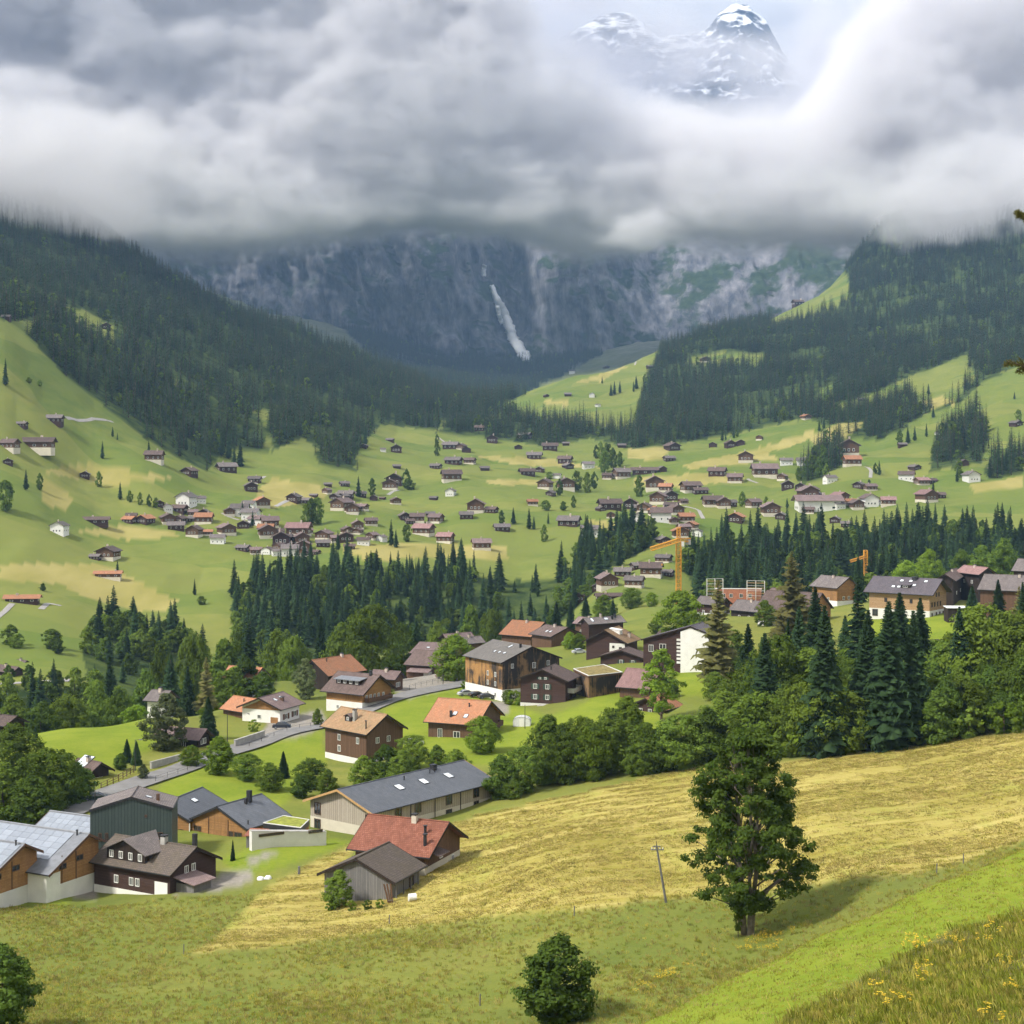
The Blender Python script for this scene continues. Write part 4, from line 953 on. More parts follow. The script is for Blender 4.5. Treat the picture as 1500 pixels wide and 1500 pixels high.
# leafy share: along the gorge and its edges
leafy = (rs.rand(len(wx_)) < np.where(wy_ < 420, .90, np.where(wy_ < 700, .62, np.where(wy_ < 960, .42, np.where(wy_ < 1500, .06, .02))))) 
leafy &= ~((wy_ > 600) & (wy_ < 900) & (wpx_ > 420) & (wpx_ < 800) & (rs.rand(len(wx_)) < .45))
tall_cut = np.where(wy_ < 420, .82, 1.0) * np.where((wy_ > 640) & (wy_ < 960) & (wpx_ < 900), .70, 1.0) * np.where((wy_ < 640) & (wy_ > 420) & (wpx_ < 330), .74, 1.0)
hs = tall_cut * np.where(leafy, 9 + 6 * rs.rand(len(wx_)), 10 + 19 * rs.rand(len(wx_)) ** 1.1) * np.where(wy_ > 1900, 1.05, 1.0)
near = (wy_ < 960) & (wpx_ > -40) & (wpx_ < 1540) & (wy_ > 400)
order = np.argsort(wy_); nsp = nlf = 0; single = np.zeros(len(wx_), bool)
for q in order:
    if not near[q]: continue
    tip = PY0 - F * (wz_[q] + hs[q]) / wy_[q]
    if leafy[q] and nlf < 170: nlf += 1
    elif not leafy[q] and nsp < 215: nsp += 1
    else: continue
    single[q] = True; px = wpx_[q]
    band = 'gorge wood at the left below the far meadows' if px < 400 else 'gorge wood behind the village roofs' if px < 860 else 'gorge wood behind the crane and right roofs'
    if leafy[q]: tree('leafy_tree', 'mid_leaf%d' % (q % 3), (wx_[q], wy_[q], wz_[q]), hs[q], .9, label='leafy tree standing in the ' + band, cat='tree', group='leafy trees of the ' + band)
    else: tree('spruce_tree', 'mid_spruce%d' % (q % 4), (wx_[q], wy_[q], wz_[q]), hs[q], random.uniform(.95, 1.5), label='dark spruce standing in the ' + band, cat='tree', group='spruces of the ' + band)

def scatter(name, pts, scl, protos, kind_label=None, rot=None, tilt=None):
    """one object: instances of small meshes on points"""
    me = bpy.data.meshes.new(name); n = len(pts); me.vertices.add(n); me.vertices.foreach_set('co', np.asarray(pts, np.float32).ravel())
    a = me.attributes.new('sc', 'FLOAT_VECTOR', 'POINT'); a.data.foreach_set('vector', np.asarray(scl, np.float32).ravel())
    a = me.attributes.new('rz', 'FLOAT', 'POINT'); a.data.foreach_set('value', (np.random.rand(n) * 6.283).astype(np.float32))
    a = me.attributes.new('pick', 'INT', 'POINT'); a.data.foreach_set('value', np.random.randint(0, len(protos), n).astype(np.int32))
    o = obj(name, me); t = bpy.data.node_groups.new(name, 'GeometryNodeTree')
    t.interface.new_socket('Geometry', in_out='INPUT', socket_type='NodeSocketGeometry'); t.interface.new_socket('Geometry', in_out='OUTPUT', socket_type='NodeSocketGeometry')
    N, L = t.nodes, t.links; gi = N.new('NodeGroupInput'); go = N.new('NodeGroupOutput')
    m2p = N.new('GeometryNodeMeshToPoints'); L.new(gi.outputs[0], m2p.inputs[0])
    iop = N.new('GeometryNodeInstanceOnPoints'); L.new(m2p.outputs[0], iop.inputs['Points'])
    gti = N.new('GeometryNodeGeometryToInstance')
    for p in protos[::-1]:
        oi = N.new('GeometryNodeObjectInfo'); oi.inputs['Object'].default_value = p; L.new(oi.outputs['Geometry'], gti.inputs[0])
    L.new(gti.outputs[0], iop.inputs['Instance']); iop.inputs['Pick Instance'].default_value = True
    def at(nm, ty):
        k = N.new('GeometryNodeInputNamedAttribute'); k.data_type = ty; k.inputs['Name'].default_value = nm; return k.outputs[0]
    L.new(at('pick', 'INT'), iop.inputs['Instance Index']); L.new(at('sc', 'FLOAT_VECTOR'), iop.inputs['Scale'])
    cx = N.new('ShaderNodeCombineXYZ'); L.new(at('rz', 'FLOAT'), cx.inputs[2]); e2r = N.new('FunctionNodeEulerToRotation'); L.new(cx.outputs[0], e2r.inputs[0]); L.new(e2r.outputs[0], iop.inputs['Rotation'])
    L.new(iop.outputs[0], go.inputs[0]); o.modifiers.new('scatter', 'NODES').node_group = t
    tag(o, kind='stuff'); return o
def joined_proto(key):
    """crown and trunk of a prototype in one unlinked mesh object, for scattering"""
    H, cm, tm = PROTO[key]; bm = bmesh.new(); bm.from_mesh(cm); nf = len(bm.faces); bm.from_mesh(tm)
    me = bpy.data.meshes.new(key + '_mass'); 
    bm.faces.ensure_lookup_table()
    for f in bm.faces[nf:]: f.material_index = 1
    bm.to_mesh(me); bm.free(); me.materials.append(cm.materials[0]); me.materials.append(tm.materials[0])
    return bpy.data.objects.new(key + '_mass', me)
for i in range(4): proto_spruce('far_spruce%d' % i, 24, (3.8, 3.2, 4.2, 3.5)[i], 15, 6, 1, 160 + i, ragged=.35)
for i in range(2): proto_leaf('far_leaf%d' % i, 14, 10, 26, 12, 1.35, 290 + i, base=.03, shape='oval', limbs=0)
fs = [joined_proto('far_spruce%d' % i) for i in range(4)]; fl_ = [joined_proto('far_leaf%d' % i) for i in range(2)]
ms = [joined_proto('mid_spruce%d' % i) for i in range(4)]; ml = [joined_proto('mid_leaf%d' % i) for i in range(3)]
def mass(name, sel, protos, H, wmul):
    if not sel.any(): return
    s = hs[sel] / H; w = s * wmul * (.75 + .6 * np.random.rand(sel.sum()))
    scatter(name, np.stack([wx_, wy_, wz_ - .4], -1)[sel], np.stack([w, w, s], -1), protos)
rest = ~single
ns_ = [joined_proto('spruce%d' % i) for i in range(4)]; nl_ = [joined_proto(k_) for k_ in ('leaf0', 'leaf1', 'leaf2', 'dark0')]
mass('gorge_spruce_wood', rest & ~leafy & (wy_ < 1000) & (wy_ >= 420), ms, 24, 1.15); mass('gorge_leafy_wood', rest & leafy & (wy_ < 1000) & (wy_ >= 420), ml, 14, .9)
mass('field_edge_spruce_wood', rest & ~leafy & (wy_ < 420), ns_, 24, 1.0); mass('field_edge_leafy_wood', rest & leafy & (wy_ < 420), nl_, 13, .9)
mass('far_spruce_forest', rest & ~leafy & (wy_ >= 1000), fs, 24, 1.5); mass('far_leafy_forest', rest & leafy & (wy_ >= 1000), fl_, 14, .9)
print('WOODS', len(wx_), 'single', nsp, nlf)
# spruces clinging to the foot of the rock wall
cv = []
for _ in range(9000):
    j = rs.randint(1, len(w_px) - 1); i = rs.randint(0, 95); x, y, z = WXw[i, j], WY[i, j], wz[i, j]
    a = fbm(np.array([x / 130.]), np.array([z / 130.]), oct=3, seed=91)[0]
    if a > -.05 + .9 * (i / 95.) ** 1.2 - .25 and not (abs(PX0 + F * x / y - 748) < 26): cv.append((x, y - 3, z))
cv = np.array(cv); s = (11 + 9 * rs.rand(len(cv))) / 24
scatter('cliff_foot_forest', cv, np.stack([s * 1.2, s * 1.2, s], -1), fs)

# ---- long grass and flowers of the nearer meadows
def tuft(name, blades, h, spread, mats_, seed, curl=.5, wid=.02):
    r_ = random.Random(seed); v = []; f = []
    for b in range(blades):
        a = r_.uniform(0, 6.28); d = r_.uniform(0, spread); x, y = d * math.cos(a), d * math.sin(a); hh = h * r_.uniform(.5, 1.1); t = r_.uniform(0, 6.28); w = wid * r_.uniform(.7, 1.5)
        lx, ly = math.cos(a) * curl * hh * r_.uniform(.2, 1), math.sin(a) * curl * hh * r_.uniform(.2, 1); i = len(v)
        v += [(x - w * math.cos(t), y - w * math.sin(t), -.05), (x + w * math.cos(t), y + w * math.sin(t), -.05), (x + lx * .4 + w * .6 * math.cos(t), y + ly * .4 + w * .6 * math.sin(t), hh * .65), (x + lx, y + ly, hh)]
        f.append((i, i + 1, i + 2, i + 3))
    return bpy.data.objects.new(name, mesh_np(name, v, f, mats_))
M_GR1 = leaf_material('long_grass', (0.26, 0.275, 0.055), (0.46, 0.43, 0.13), .5, .6)
M_GR2 = leaf_material('dry_grass', (0.26, 0.23, 0.085), (0.44, 0.37, 0.16), .4, .4)
M_HAY = leaf_material('hay_straw', (0.38, 0.33, 0.10), (0.55, 0.47, 0.20), .38, .4)
M_GR3 = leaf_material('fresh_grass', (0.16, 0.21, 0.028), (0.30, 0.335, 0.055), .5, .5)
grs = [tuft('grass_a', 14, .55, .32, M_GR1, 1), tuft('grass_b', 14, .45, .35, M_GR3, 2), tuft('grass_c', 10, .6, .3, M_GR2, 3), tuft('grass_d', 12, .5, .34, M_GR1, 4)]
M_GR4 = leaf_material('mown_grass', (0.20, 0.23, 0.03), (0.34, 0.34, 0.07), .45, .5)
srs = [tuft('short_a', 16, .10, .35, M_GR4, 5, wid=.014), tuft('short_b', 14, .08, .35, M_GR2, 6, wid=.014), tuft('short_c', 16, .10, .35, M_GR4, 7, wid=.014)]
hrs = [tuft('hay_a', 16, .07, .5, M_GR2, 8, 3.0, .02), tuft('hay_b', 16, .06, .55, M_HAY, 9, 3.5, .022), tuft('hay_c', 14, .08, .4, M_GR4, 10, 1.5, .016)]
def scatter_ground(name, mask, dens, protos, smin, smax, y0, y1, clump=None, rows=False):
    lam = dA * mask[:-1, :-1] * dens * ((Yg > y0) & (Yg < y1))[:-1, :-1] * ((GX > -60) & (GX < 1560))[:-1, :-1]
    if rows: ca_, sa_ = math.cos(R(14)), math.sin(R(14)); lam = lam * np.clip(.8 + 1.6 * fbm((Xg * ca_ + Yg * sa_) / 26, (-Xg * sa_ + Yg * ca_) / 1.9, oct=3, seed=58), .02, 2.4)[:-1, :-1]
    if clump is not None: lam = lam * np.clip(fbm(Xg / clump, Yg / clump, oct=3, seed=55) * 1.4 + .9, 0.35, 2)[:-1, :-1]
    cnt = rs.poisson(lam); j, i = np.nonzero(cnt); rep = cnt[j, i]; j = np.repeat(j, rep); i = np.repeat(i, rep)
    px = G_PX[i] + rs.rand(len(i)) * np.diff(G_PX)[i]; y = np.exp(G_LY[j] + rs.rand(len(j)) * (G_LY[1] - G_LY[0])); x = (px - PX0) / F * y
    s = smin + (smax - smin) * rs.rand(len(x)); print(name, len(x))
    return scatter(name, np.stack([x, y, ground(x, y)], -1), np.stack([s * 1.2, s * 1.2, s], -1), protos)
meadow = ~hay & ~lawn & ~ROUGH & ~DRIVE & (Yg > 110)
scatter_ground('meadow_grass', meadow, 2.8, grs, .35, .85, 118, 215, 16.0)
scatter_ground('slope_grass', ROUGH, 10, [grs[0], grs[1], grs[1], grs[3], grs[1]], .35, .8, 38, 104, 4.0)
scatter_ground('mown_slope_grass', lawn, 6, srs, .5, 1.0, 38, 108)
scatter_ground('hay_stubble', hay, 5.5, hrs, .8, 1.8, 150, 300, None, True)
def ragwort(seed):
    r_ = random.Random(seed); b = MB()
    for s in range(5):
        a = r_.uniform(0, 6.28); x, y = .12 * math.cos(a), .12 * math.sin(a); h = r_.uniform(.5, .85); tx, ty = x * 2.4, y * 2.4
        b.tube((x, y, -.05), (tx, ty, h), .008, .005, 3, 0)
        for k in range(7):
            px, py, pz = tx + r_.uniform(-.09, .09), ty + r_.uniform(-.09, .09), h + r_.uniform(-.08, .06); q = .028
            b.add([(px - q, py - q, pz), (px + q, py - q, pz + .01), (px + q, py + q, pz), (px - q, py + q, pz + .012)], [(0, 1, 2, 3)], 1)
    return bpy.data.objects.new('ragwort', b.mesh('ragwort', [M_GR3, M_YEL]))
M_YEL = mat('yellow_petals', (0.62, 0.42, 0.02), .15, 6, .7)
fl1 = [ragwort(i) for i in range(3)]
scatter_ground('yellow_wildflowers', ROUGH, .16, fl1, .65, 1.1, 38, 104, 5.0)
fmask = region([[(1060,1400),(1180,1362),(1120,1372),(1040,1405),(900,1465),(950,1455)],[(1090,1385),(1150,1372),(1140,1392),(1080,1400)]], 120, 175)
scatter_ground('meadow_wildflowers', fmask, .8, fl1, .6, 1.0, 118, 180)
# ================================================================ HOUSES
def tile_mat(name, c1, c2, row=.34, wid=.30, rough=.85, bump=.5, moss=None, spec=.25):
    m, nt, bs = new_mat(name); N, L = nt.nodes, nt.links
    tc = N.new('ShaderNodeTexCoord'); mp = N.new('ShaderNodeMapping'); L.new(tc.outputs['Object'], mp.inputs[0])
    br = N.new('ShaderNodeTexBrick'); br.inputs['Scale'].default_value = 1.0; br.inputs['Brick Width'].default_value = wid; br.inputs['Row Height'].default_value = row
    br.inputs['Mortar Size'].default_value = .03; br.inputs['Mortar Smooth'].default_value = .6; br.offset = .5
    br.inputs['Color1'].default_value = (*c1, 1); br.inputs['Color2'].default_value = (*c2, 1); br.inputs['Mortar'].default_value = (*[k * .35 for k in c1], 1)
    L.new(mp.outputs[0], br.inputs['Vector'])
    wear = noise(N, L, mapping(N, L, tc.outputs['Object'], (1.6, .7, 1)), .5, 7, .75, .36, .70)
    c = col_mix(N, L, br.outputs['Color'], tuple(np.array(moss if moss else c1) * (1 if moss else .55)), col_mix(N, L, (0, 0, 0), (.85, .85, .85), wear))
    oi = N.new('ShaderNodeObjectInfo'); mr = N.new('ShaderNodeMapRange'); mr.inputs[3].default_value = .8; mr.inputs[4].default_value = 1.2; L.new(oi.outputs['Random'], mr.inputs[0])
    mu = N.new('ShaderNodeMix'); mu.data_type = 'RGBA'; mu.blend_type = 'MULTIPLY'; mu.inputs[0].default_value = 1; L.new(c, mu.inputs[6]); L.new(mr.outputs[0], mu.inputs[7])
    L.new(mu.outputs[2], bs.inputs['Base Color']); bs.inputs['Roughness'].default_value = rough; bs.inputs['Specular IOR Level'].default_value = spec
    bp = N.new('ShaderNodeBump'); bp.inputs['Strength'].default_value = bump; bp.inputs['Distance'].default_value = .05; bp.invert = True
    L.new(br.outputs['Fac'], bp.inputs['Height']); L.new(bp.outputs[0], bs.inputs['Normal'])
    MATS[name] = m; return m
def board_mat(name, c1, c2, wid=.22, horizontal=False, streak=None, rough=.85, amount=.55):
    """planks: each with its own tone, dark joints, optional weather streaks"""
    m, nt, bs = new_mat(name); N, L = nt.nodes, nt.links
    tc = N.new('ShaderNodeTexCoord'); sp = N.new('ShaderNodeSeparateXYZ'); L.new(tc.outputs['Object'], sp.inputs[0])
    if horizontal: u = sp.outputs[2]
    else:
        ad = N.new('ShaderNodeMath'); ad.operation = 'ADD'; L.new(sp.outputs[0], ad.inputs[0]); L.new(sp.outputs[1], ad.inputs[1]); u = ad.outputs[0]
    dv = N.new('ShaderNodeMath'); dv.operation = 'DIVIDE'; L.new(u, dv.inputs[0]); dv.inputs[1].default_value = wid
    fr = N.new('ShaderNodeMath'); fr.operation = 'FRACT'; L.new(dv.outputs[0], fr.inputs[0]); fo = N.new('ShaderNodeMath'); fo.operation = 'FLOOR'; L.new(dv.outputs[0], fo.inputs[0])
    wn_ = N.new('ShaderNodeTexWhiteNoise'); wn_.noise_dimensions = '1D'; L.new(fo.outputs[0], wn_.inputs['W'])
    gr = noise(N, L, mapping(N, L, tc.outputs['Object'], (6, 6, .6) if not horizontal else (.6, .6, 6)), 1.5, 4, .6, .3, .7)
    c = col_mix(N, L, c1, c2, wn_.outputs[0]); c = col_mix(N, L, c, tuple(np.array(c1) * .7), col_mix(N, L, (0, 0, 0), (.55, .55, .55), gr))
    if streak is not None:
        s = noise(N, L, mapping(N, L, tc.outputs['Object'], (2.2, 2.2, .16)), 1.0, 5, .65, .36, .62)
        big = noise(N, L, tc.outputs['Object'], .22, 3, .5, .38, .6); mm = N.new('ShaderNodeMath'); mm.operation = 'MULTIPLY'; L.new(s, mm.inputs[0]); L.new(big, mm.inputs[1])
        ml_ = N.new('ShaderNodeMath'); ml_.operation = 'MULTIPLY'; L.new(mm.outputs[0], ml_.inputs[0]); ml_.inputs[1].default_value = amount * 2
        ml_.use_clamp = True
        c = col_mix(N, L, c, streak, ml_.outputs[0])
    lt = N.new('ShaderNodeMath'); lt.operation = 'LESS_THAN'; lt.inputs[1].default_value = .1; L.new(fr.outputs[0], lt.inputs[0])
    c = col_mix(N, L, c, tuple(np.array(c1) * .3), lt.outputs[0])
    L.new(c, bs.inputs['Base Color']); bs.inputs['Roughness'].default_value = rough; bs.inputs['Specular IOR Level'].default_value = .2
    bp = N.new('ShaderNodeBump'); bp.inputs['Strength'].default_value = .4; bp.inputs['Distance'].default_value = .03; bp.invert = True
    L.new(lt.outputs[0], bp.inputs['Height']); L.new(bp.outputs[0], bs.inputs['Normal'])
    MATS[name] = m; return m
tile_mat('roof_brown', (0.14, 0.10, 0.09), (0.20, 0.145, 0.13))
tile_mat('roof_greybrown', (0.18, 0.155, 0.15), (0.25, 0.215, 0.205))
tile_mat('roof_darktile', (0.10, 0.083, 0.076), (0.15, 0.118, 0.105), moss=(0.09, 0.075, 0.05))
tile_mat('roof_red', (0.26, 0.095, 0.06), (0.36, 0.15, 0.10))
tile_mat('roof_orange', (0.42, 0.17, 0.085), (0.52, 0.24, 0.13), moss=(0.25, 0.15, 0.09))
tile_mat('roof_oldorange', (0.33, 0.19, 0.10), (0.42, 0.26, 0.15), moss=(0.20, 0.16, 0.09))
tile_mat('roof_shingle', (0.21, 0.195, 0.18), (0.27, 0.25, 0.235), .3, .2)
tile_mat('roof_mauve', (0.24, 0.17, 0.165), (0.31, 0.23, 0.215))
tile_mat('roof_pink', (0.34, 0.20, 0.19), (0.40, 0.25, 0.24))
tile_mat('roof_slate', (0.105, 0.115, 0.135), (0.135, 0.145, 0.165), .4, .4, .5, .25, spec=.5)
tile_mat('roof_plum', (0.115, 0.10, 0.115), (0.15, 0.13, 0.145), .4, .4, .6, .3)
mat('roof_metal', (0.20, 0.21, 0.23), .15, 1.2, .5, 0, metal=.3)
board_mat('wood_black', (0.030, 0.022, 0.019), (0.055, 0.038, 0.030))
board_mat('wood_darkbrown', (0.060, 0.034, 0.030), (0.085, 0.050, 0.043), .2, True)
board_mat('wood_brown', (0.12, 0.068, 0.042), (0.17, 0.10, 0.065), .22)
board_mat('wood_new', (0.36, 0.185, 0.07), (0.47, 0.26, 0.11), .2, True, (0.20, 0.11, 0.05), amount=.4)
board_mat('wood_larch', (0.38, 0.24, 0.13), (0.50, 0.33, 0.19), .2, True)
board_mat('wood_weathered', (0.40, 0.21, 0.075), (0.50, 0.29, 0.12), .28, False, (0.045, 0.038, 0.035), amount=1.1)
board_mat('wood_burnt', (0.20, 0.13, 0.075), (0.33, 0.20, 0.10), .28, False, (0.035, 0.032, 0.032), amount=2.4)
board_mat('wood_grey', (0.17, 0.165, 0.165), (0.25, 0.24, 0.24), .26)
board_mat('wood_pale', (0.38, 0.33, 0.27), (0.45, 0.40, 0.33), .5)
board_mat('metal_green', (0.062, 0.085, 0.082), (0.075, 0.10, 0.096), .5, rough=.5)
mat('plaster_white', (0.70, 0.69, 0.66), .06, .6, .9, .15, 20, bdist=.01)
mat('plaster_cream', (0.62, 0.57, 0.47), .08, .6, .9, .15, 20, bdist=.01)
mat('concrete', (0.36, 0.35, 0.33), .15, 1.0, .9, .2, 12, bdist=.02)
mat('frame_white', (0.75, 0.75, 0.73), .05, 2, .6); mat('frame_brown', (0.10, 0.06, 0.04), .1, 2, .7)
mat('window_glass', (0.03, 0.035, 0.04), .3, .8, .08, spec=.9); mat('shutter_green', (0.03, 0.06, 0.045), .15, 3, .7); mat('shutter_brown', (0.12, 0.06, 0.035), .15, 3, .7)
mat('dark_metal', (0.045, 0.045, 0.05), .2, 3, .5, metal=.4); mat('skylight_glass', (0.75, 0.80, 0.85), .1, 2, .1, spec=.9)
mat('solar_glass', (0.27, 0.30, 0.35), .06, .8, .22, spec=.8); mat('sedum', (0.20, 0.16, 0.06), .4, 1.2, 1.0, .6, 10); mat('sedum_green', (0.22, 0.24, 0.04), .35, 1.2, 1.0, .6, 10)
mat('canvas_white', (0.72, 0.73, 0.72), .08, 2, .6); mat('asphalt', (0.19, 0.185, 0.18), .14, .4, .9, .2, 30, bdist=.01); mat('concrete_road', (0.34, 0.32, 0.30), .12, .5, .9, .2, 30, bdist=.01)
mat('chimney_render', (0.50, 0.42, 0.36), .2, 2, .9, .3, 12); mat('new_timber', (0.45, 0.28, 0.12), .15, 2, .7)
M = MATS

_WM = {}
def window(parent, loc, rz, w, h, frame='frame_white', shutters=None, cols=2, name='window'):
    """frame standing proud of the wall, recessed pane as a sub-part, shutters as sub-parts"""
    key = (round(w, 2), round(h, 2), frame, cols)
    if key not in _WM:
        t = .09 if w < 2.5 else .12; b = MB()
        b.box(-w/2, -w/2 + t, -.09, .08, 0, h); b.box(w/2 - t, w/2, -.09, .08, 0, h); b.box(-w/2 + t, w/2 - t, -.09, .08, h - t, h); b.box(-w/2 + t, w/2 - t, -.12, .08, 0, t)
        for k in range(1, cols): x = -w/2 + w * k / cols; b.box(x - .04, x + .04, -.085, .06, t, h - t)
        g = MB().box(-w/2 + t * .9, w/2 - t * .9, -.03, .05, t * .9, h - t * .9)
        _WM[key] = (b.mesh('window', M[frame]), g.mesh('pane', M['window_glass']))
    fm, gm = _WM[key]; o = obj(name, fm, parent); o.location = loc; o.rotation_euler = (0, 0, rz); obj('pane', gm, o)
    if shutters:
        kk = ('s', round(w, 2), round(h, 2), shutters)
        if kk not in _WM: _WM[kk] = MB().box(-w * .26, w * .26, -.12, -.05, -.03, h + .03).mesh('shutter', M[shutters])
        for s in (-1, 1): q = obj('shutter', _WM[kk], o); q.location = (s * (w/2 + w * .27), 0, 0)
    return o
def solve(A, B, Rp, end, Y):
    z = (PY0 - A[1]) / F * Y; YB = z * F / (PY0 - B[1])
    a = Vector(((A[0] - PX0) / F * Y, Y)); b = Vector(((B[0] - PX0) / F * YB, YB)); d = b - a; L = d.length; d.normalize(); n = Vector((-d.y, d.x))
    e = a if end == 'A' else b; k = (Rp[0] - PX0) / F
    dd = (k * e.y - e.x) / (n.x - k * n.y); YR = e.y + n.y * dd; zr = (PY0 - Rp[1]) / F * YR
    return a, d, n, L, dd, zr - z, z
def house(name, label, A, B, Rp, end, Y, wh, roof, wall, plinth=None, pl=1.0, oe=.9, og=.8, d=None, h=None, L=None, back=None, th=.26, rot=0.0, low=None, mid=None, cat='house', fascia='wood_black', deep=3.0, drop_back=None):
    a, dr, n, L_, dd, hh, z = solve(A, B, Rp, end, Y)
    L_ = L or L_; dd = d or min(max(dd, 3.0), 9.0); hh = h or min(max(hh, dd * .30), dd * .62)
    back = back or dd                                   # plan depth of the far slope
    pitch = hh / dd; hb = wh + hh - back * (drop_back if drop_back else pitch)    # far eave height
    e = empty(name, (a.x, a.y, z - wh), math.atan2(dr.y, dr.x) + rot); W = dd + back
    S = dict(e=e, L=L_, d=dd, h=hh, W=W, wh=wh, oe=oe, og=og, pitch=pitch, back=back, hb=hb, pl=pl, th=th)
    y0, y1 = oe, W - oe * .9; x0, x1 = og, L_ - og
    zt0 = wh + oe * pitch - th; zt1 = hb + oe * .9 * ((wh + hh - hb) / back) - th; zr = wh + hh - th
    pz = pl if plinth else -deep
    def body(nm, zb, zmax, m_, k=0.0):
        poly = [(y0 - k, zb), (y1 + k, zb)]
        if zmax is None: poly += [(y1 + k, zt1), (dd, zr), (y0 - k, zt0)]
        else: poly += [(y1 + k, zmax), (y0 - k, zmax)]
        return MB().prism(poly, 'x', x0 - k, x1 + k).build(nm, M[m_], e)
    if mid:          # a storey of another material between plinth and gable
        body('lower_wall', pz, mid[0], mid[1], .004); body('wall', mid[0], None, wall)
    else: body('wall', pz, None, wall)
    if plinth: body('plinth', -deep, pl, plinth, .03)
    r = MB(); rl = .02
    r.quad8([(0, 0, wh), (L_, 0, wh), (L_, dd, wh + hh), (0, dd, wh + hh)], th * .8); r.quad8([(0, dd + .002, wh + hh), (L_, dd + .002, wh + hh), (L_, W, hb), (0, W, hb)], th * .8)
    ro = r.build('roof', M[roof], e)
    MB().tube((0, dd, wh + hh), (L_, dd, wh + hh), .13, None, 6).build('ridge_cap', M[roof], ro)
    f = MB(); t2 = th + .1
    for x in (-.05, L_ + .0):
        f.add([(x, -.02, wh + .03), (x + .05, -.02, wh + .03), (x + .05, dd, wh + hh + .04), (x, dd, wh + hh + .04), (x, -.02, wh - t2), (x + .05, -.02, wh - t2), (x + .05, dd, wh + hh - t2), (x, dd, wh + hh - t2)], [(0,1,2,3),(7,6,5,4),(0,4,5,1),(1,5,6,2),(2,6,7,3),(3,7,4,0)])
        f.add([(x, dd, wh + hh + .04), (x + .05, dd, wh + hh + .04), (x + .05, W + .02, hb + .03), (x, W + .02, hb + .03), (x, dd, wh + hh - t2), (x + .05, dd, wh + hh - t2), (x + .05, W + .02, hb - t2), (x, W + .02, hb - t2)], [(0,1,2,3),(7,6,5,4),(0,4,5,1),(1,5,6,2),(2,6,7,3),(3,7,4,0)])
    f.build('verge_board', M[fascia], ro)
    g = MB().box(-.02, L_ + .02, -.14, -.025, wh - .17, wh - .02); g.build('gutter', M['dark_metal'], ro)
    tag(e, label, cat); S['roof'] = ro; S['y0'], S['y1'], S['x0'], S['x1'] = y0, y1, x0, x1
    return S
def wins(S, face, specs, frame='frame_white', sh=None):
    """specs: (fraction along the wall as seen from outside, sill height, width, height)"""
    for u, zs, w, h in specs:
        if face == 'f': window(S['e'], (S['x0'] + u * (S['x1'] - S['x0']), S['y0'] - .01, zs), 0, w, h, frame, sh)
        elif face == 'r': window(S['e'], (S['x1'] + .01, S['y0'] + u * (S['y1'] - S['y0']), zs), R(90), w, h, frame, sh)
        elif face == 'l': window(S['e'], (S['x0'] - .01, S['y1'] - u * (S['y1'] - S['y0']), zs), R(-90), w, h, frame, sh)
def roof_pt(S, fx, fy): return fx * S['L'], fy * S['d'], S['wh'] + fy * S['h']
def chimney(S, fx, fy, w=.8, h=1.4, m_='chimney_render', cap=True):
    x, y, z = roof_pt(S, fx, fy); o = MB().box(x - w/2, x + w/2, y - w/2, y + w/2, z - .8, z + h).build('chimney', M[m_], S['e'])
    if cap:
        c = MB().box(x - w*.62, x + w*.62, y - w*.62, y + w*.62, z + h + .18, z + h + .28)
        for sx in (-1, 1):
            for sy in (-1, 1): c.box(x + sx*w*.4 - .05, x + sx*w*.4 + .05, y + sy*w*.4 - .05, y + sy*w*.4 + .05, z + h, z + h + .18)
        c.build('chimney_cap', M['dark_metal'], o)
def pipe(S, fx, fy, h=1.0, r=.12):
    x, y, z = roof_pt(S, fx, fy); b = MB().tube((x, y, z - .3), (x, y, z + h), r, None, 8); b.tube((x, y, z + h), (x, y, z + h + .12), r * 1.5, r * 1.5, 8); b.build('vent_pipe', M['dark_metal'], S['e'])
def skylight(S, fx, fy, w=.9, l=1.2):
    x, y, z = roof_pt(S, fx, fy); p = S['pitch']; o = MB()
    o.add([(x - w/2, y, z + .10), (x + w/2, y, z + .10), (x + w/2, y + l, z + .10 + l * p), (x - w/2, y + l, z + .10 + l * p), (x - w/2, y, z - .1), (x + w/2, y, z - .1), (x + w/2, y + l, z - .1 + l * p), (x - w/2, y + l, z - .1 + l * p)], [(0,1,2,3),(7,6,5,4),(0,4,5,1),(1,5,6,2),(2,6,7,3),(3,7,4,0)])
    k = o.build('skylight', M['dark_metal'], S['roof']); a = .1
    MB().quad8([(x - w/2 + a, y + a, z + .115 + a * p), (x + w/2 - a, y + a, z + .115 + a * p), (x + w/2 - a, y + l - a, z + .115 + (l - a) * p), (x - w/2 + a, y + l - a, z + .115 + (l - a) * p)], .02).build('pane', M['skylight_glass'], k) if False else obj('skylight_pane', MB().quad8([(x - w/2 + a, y + a, z + .115 + a * p), (x + w/2 - a, y + a, z + .115 + a * p), (x + w/2 - a, y + l - a, z + .115 + (l - a) * p), (x - w/2 + a, y + l - a, z + .115 + (l - a) * p)], .012).mesh('skylight_pane', M['skylight_glass']), S['roof'])
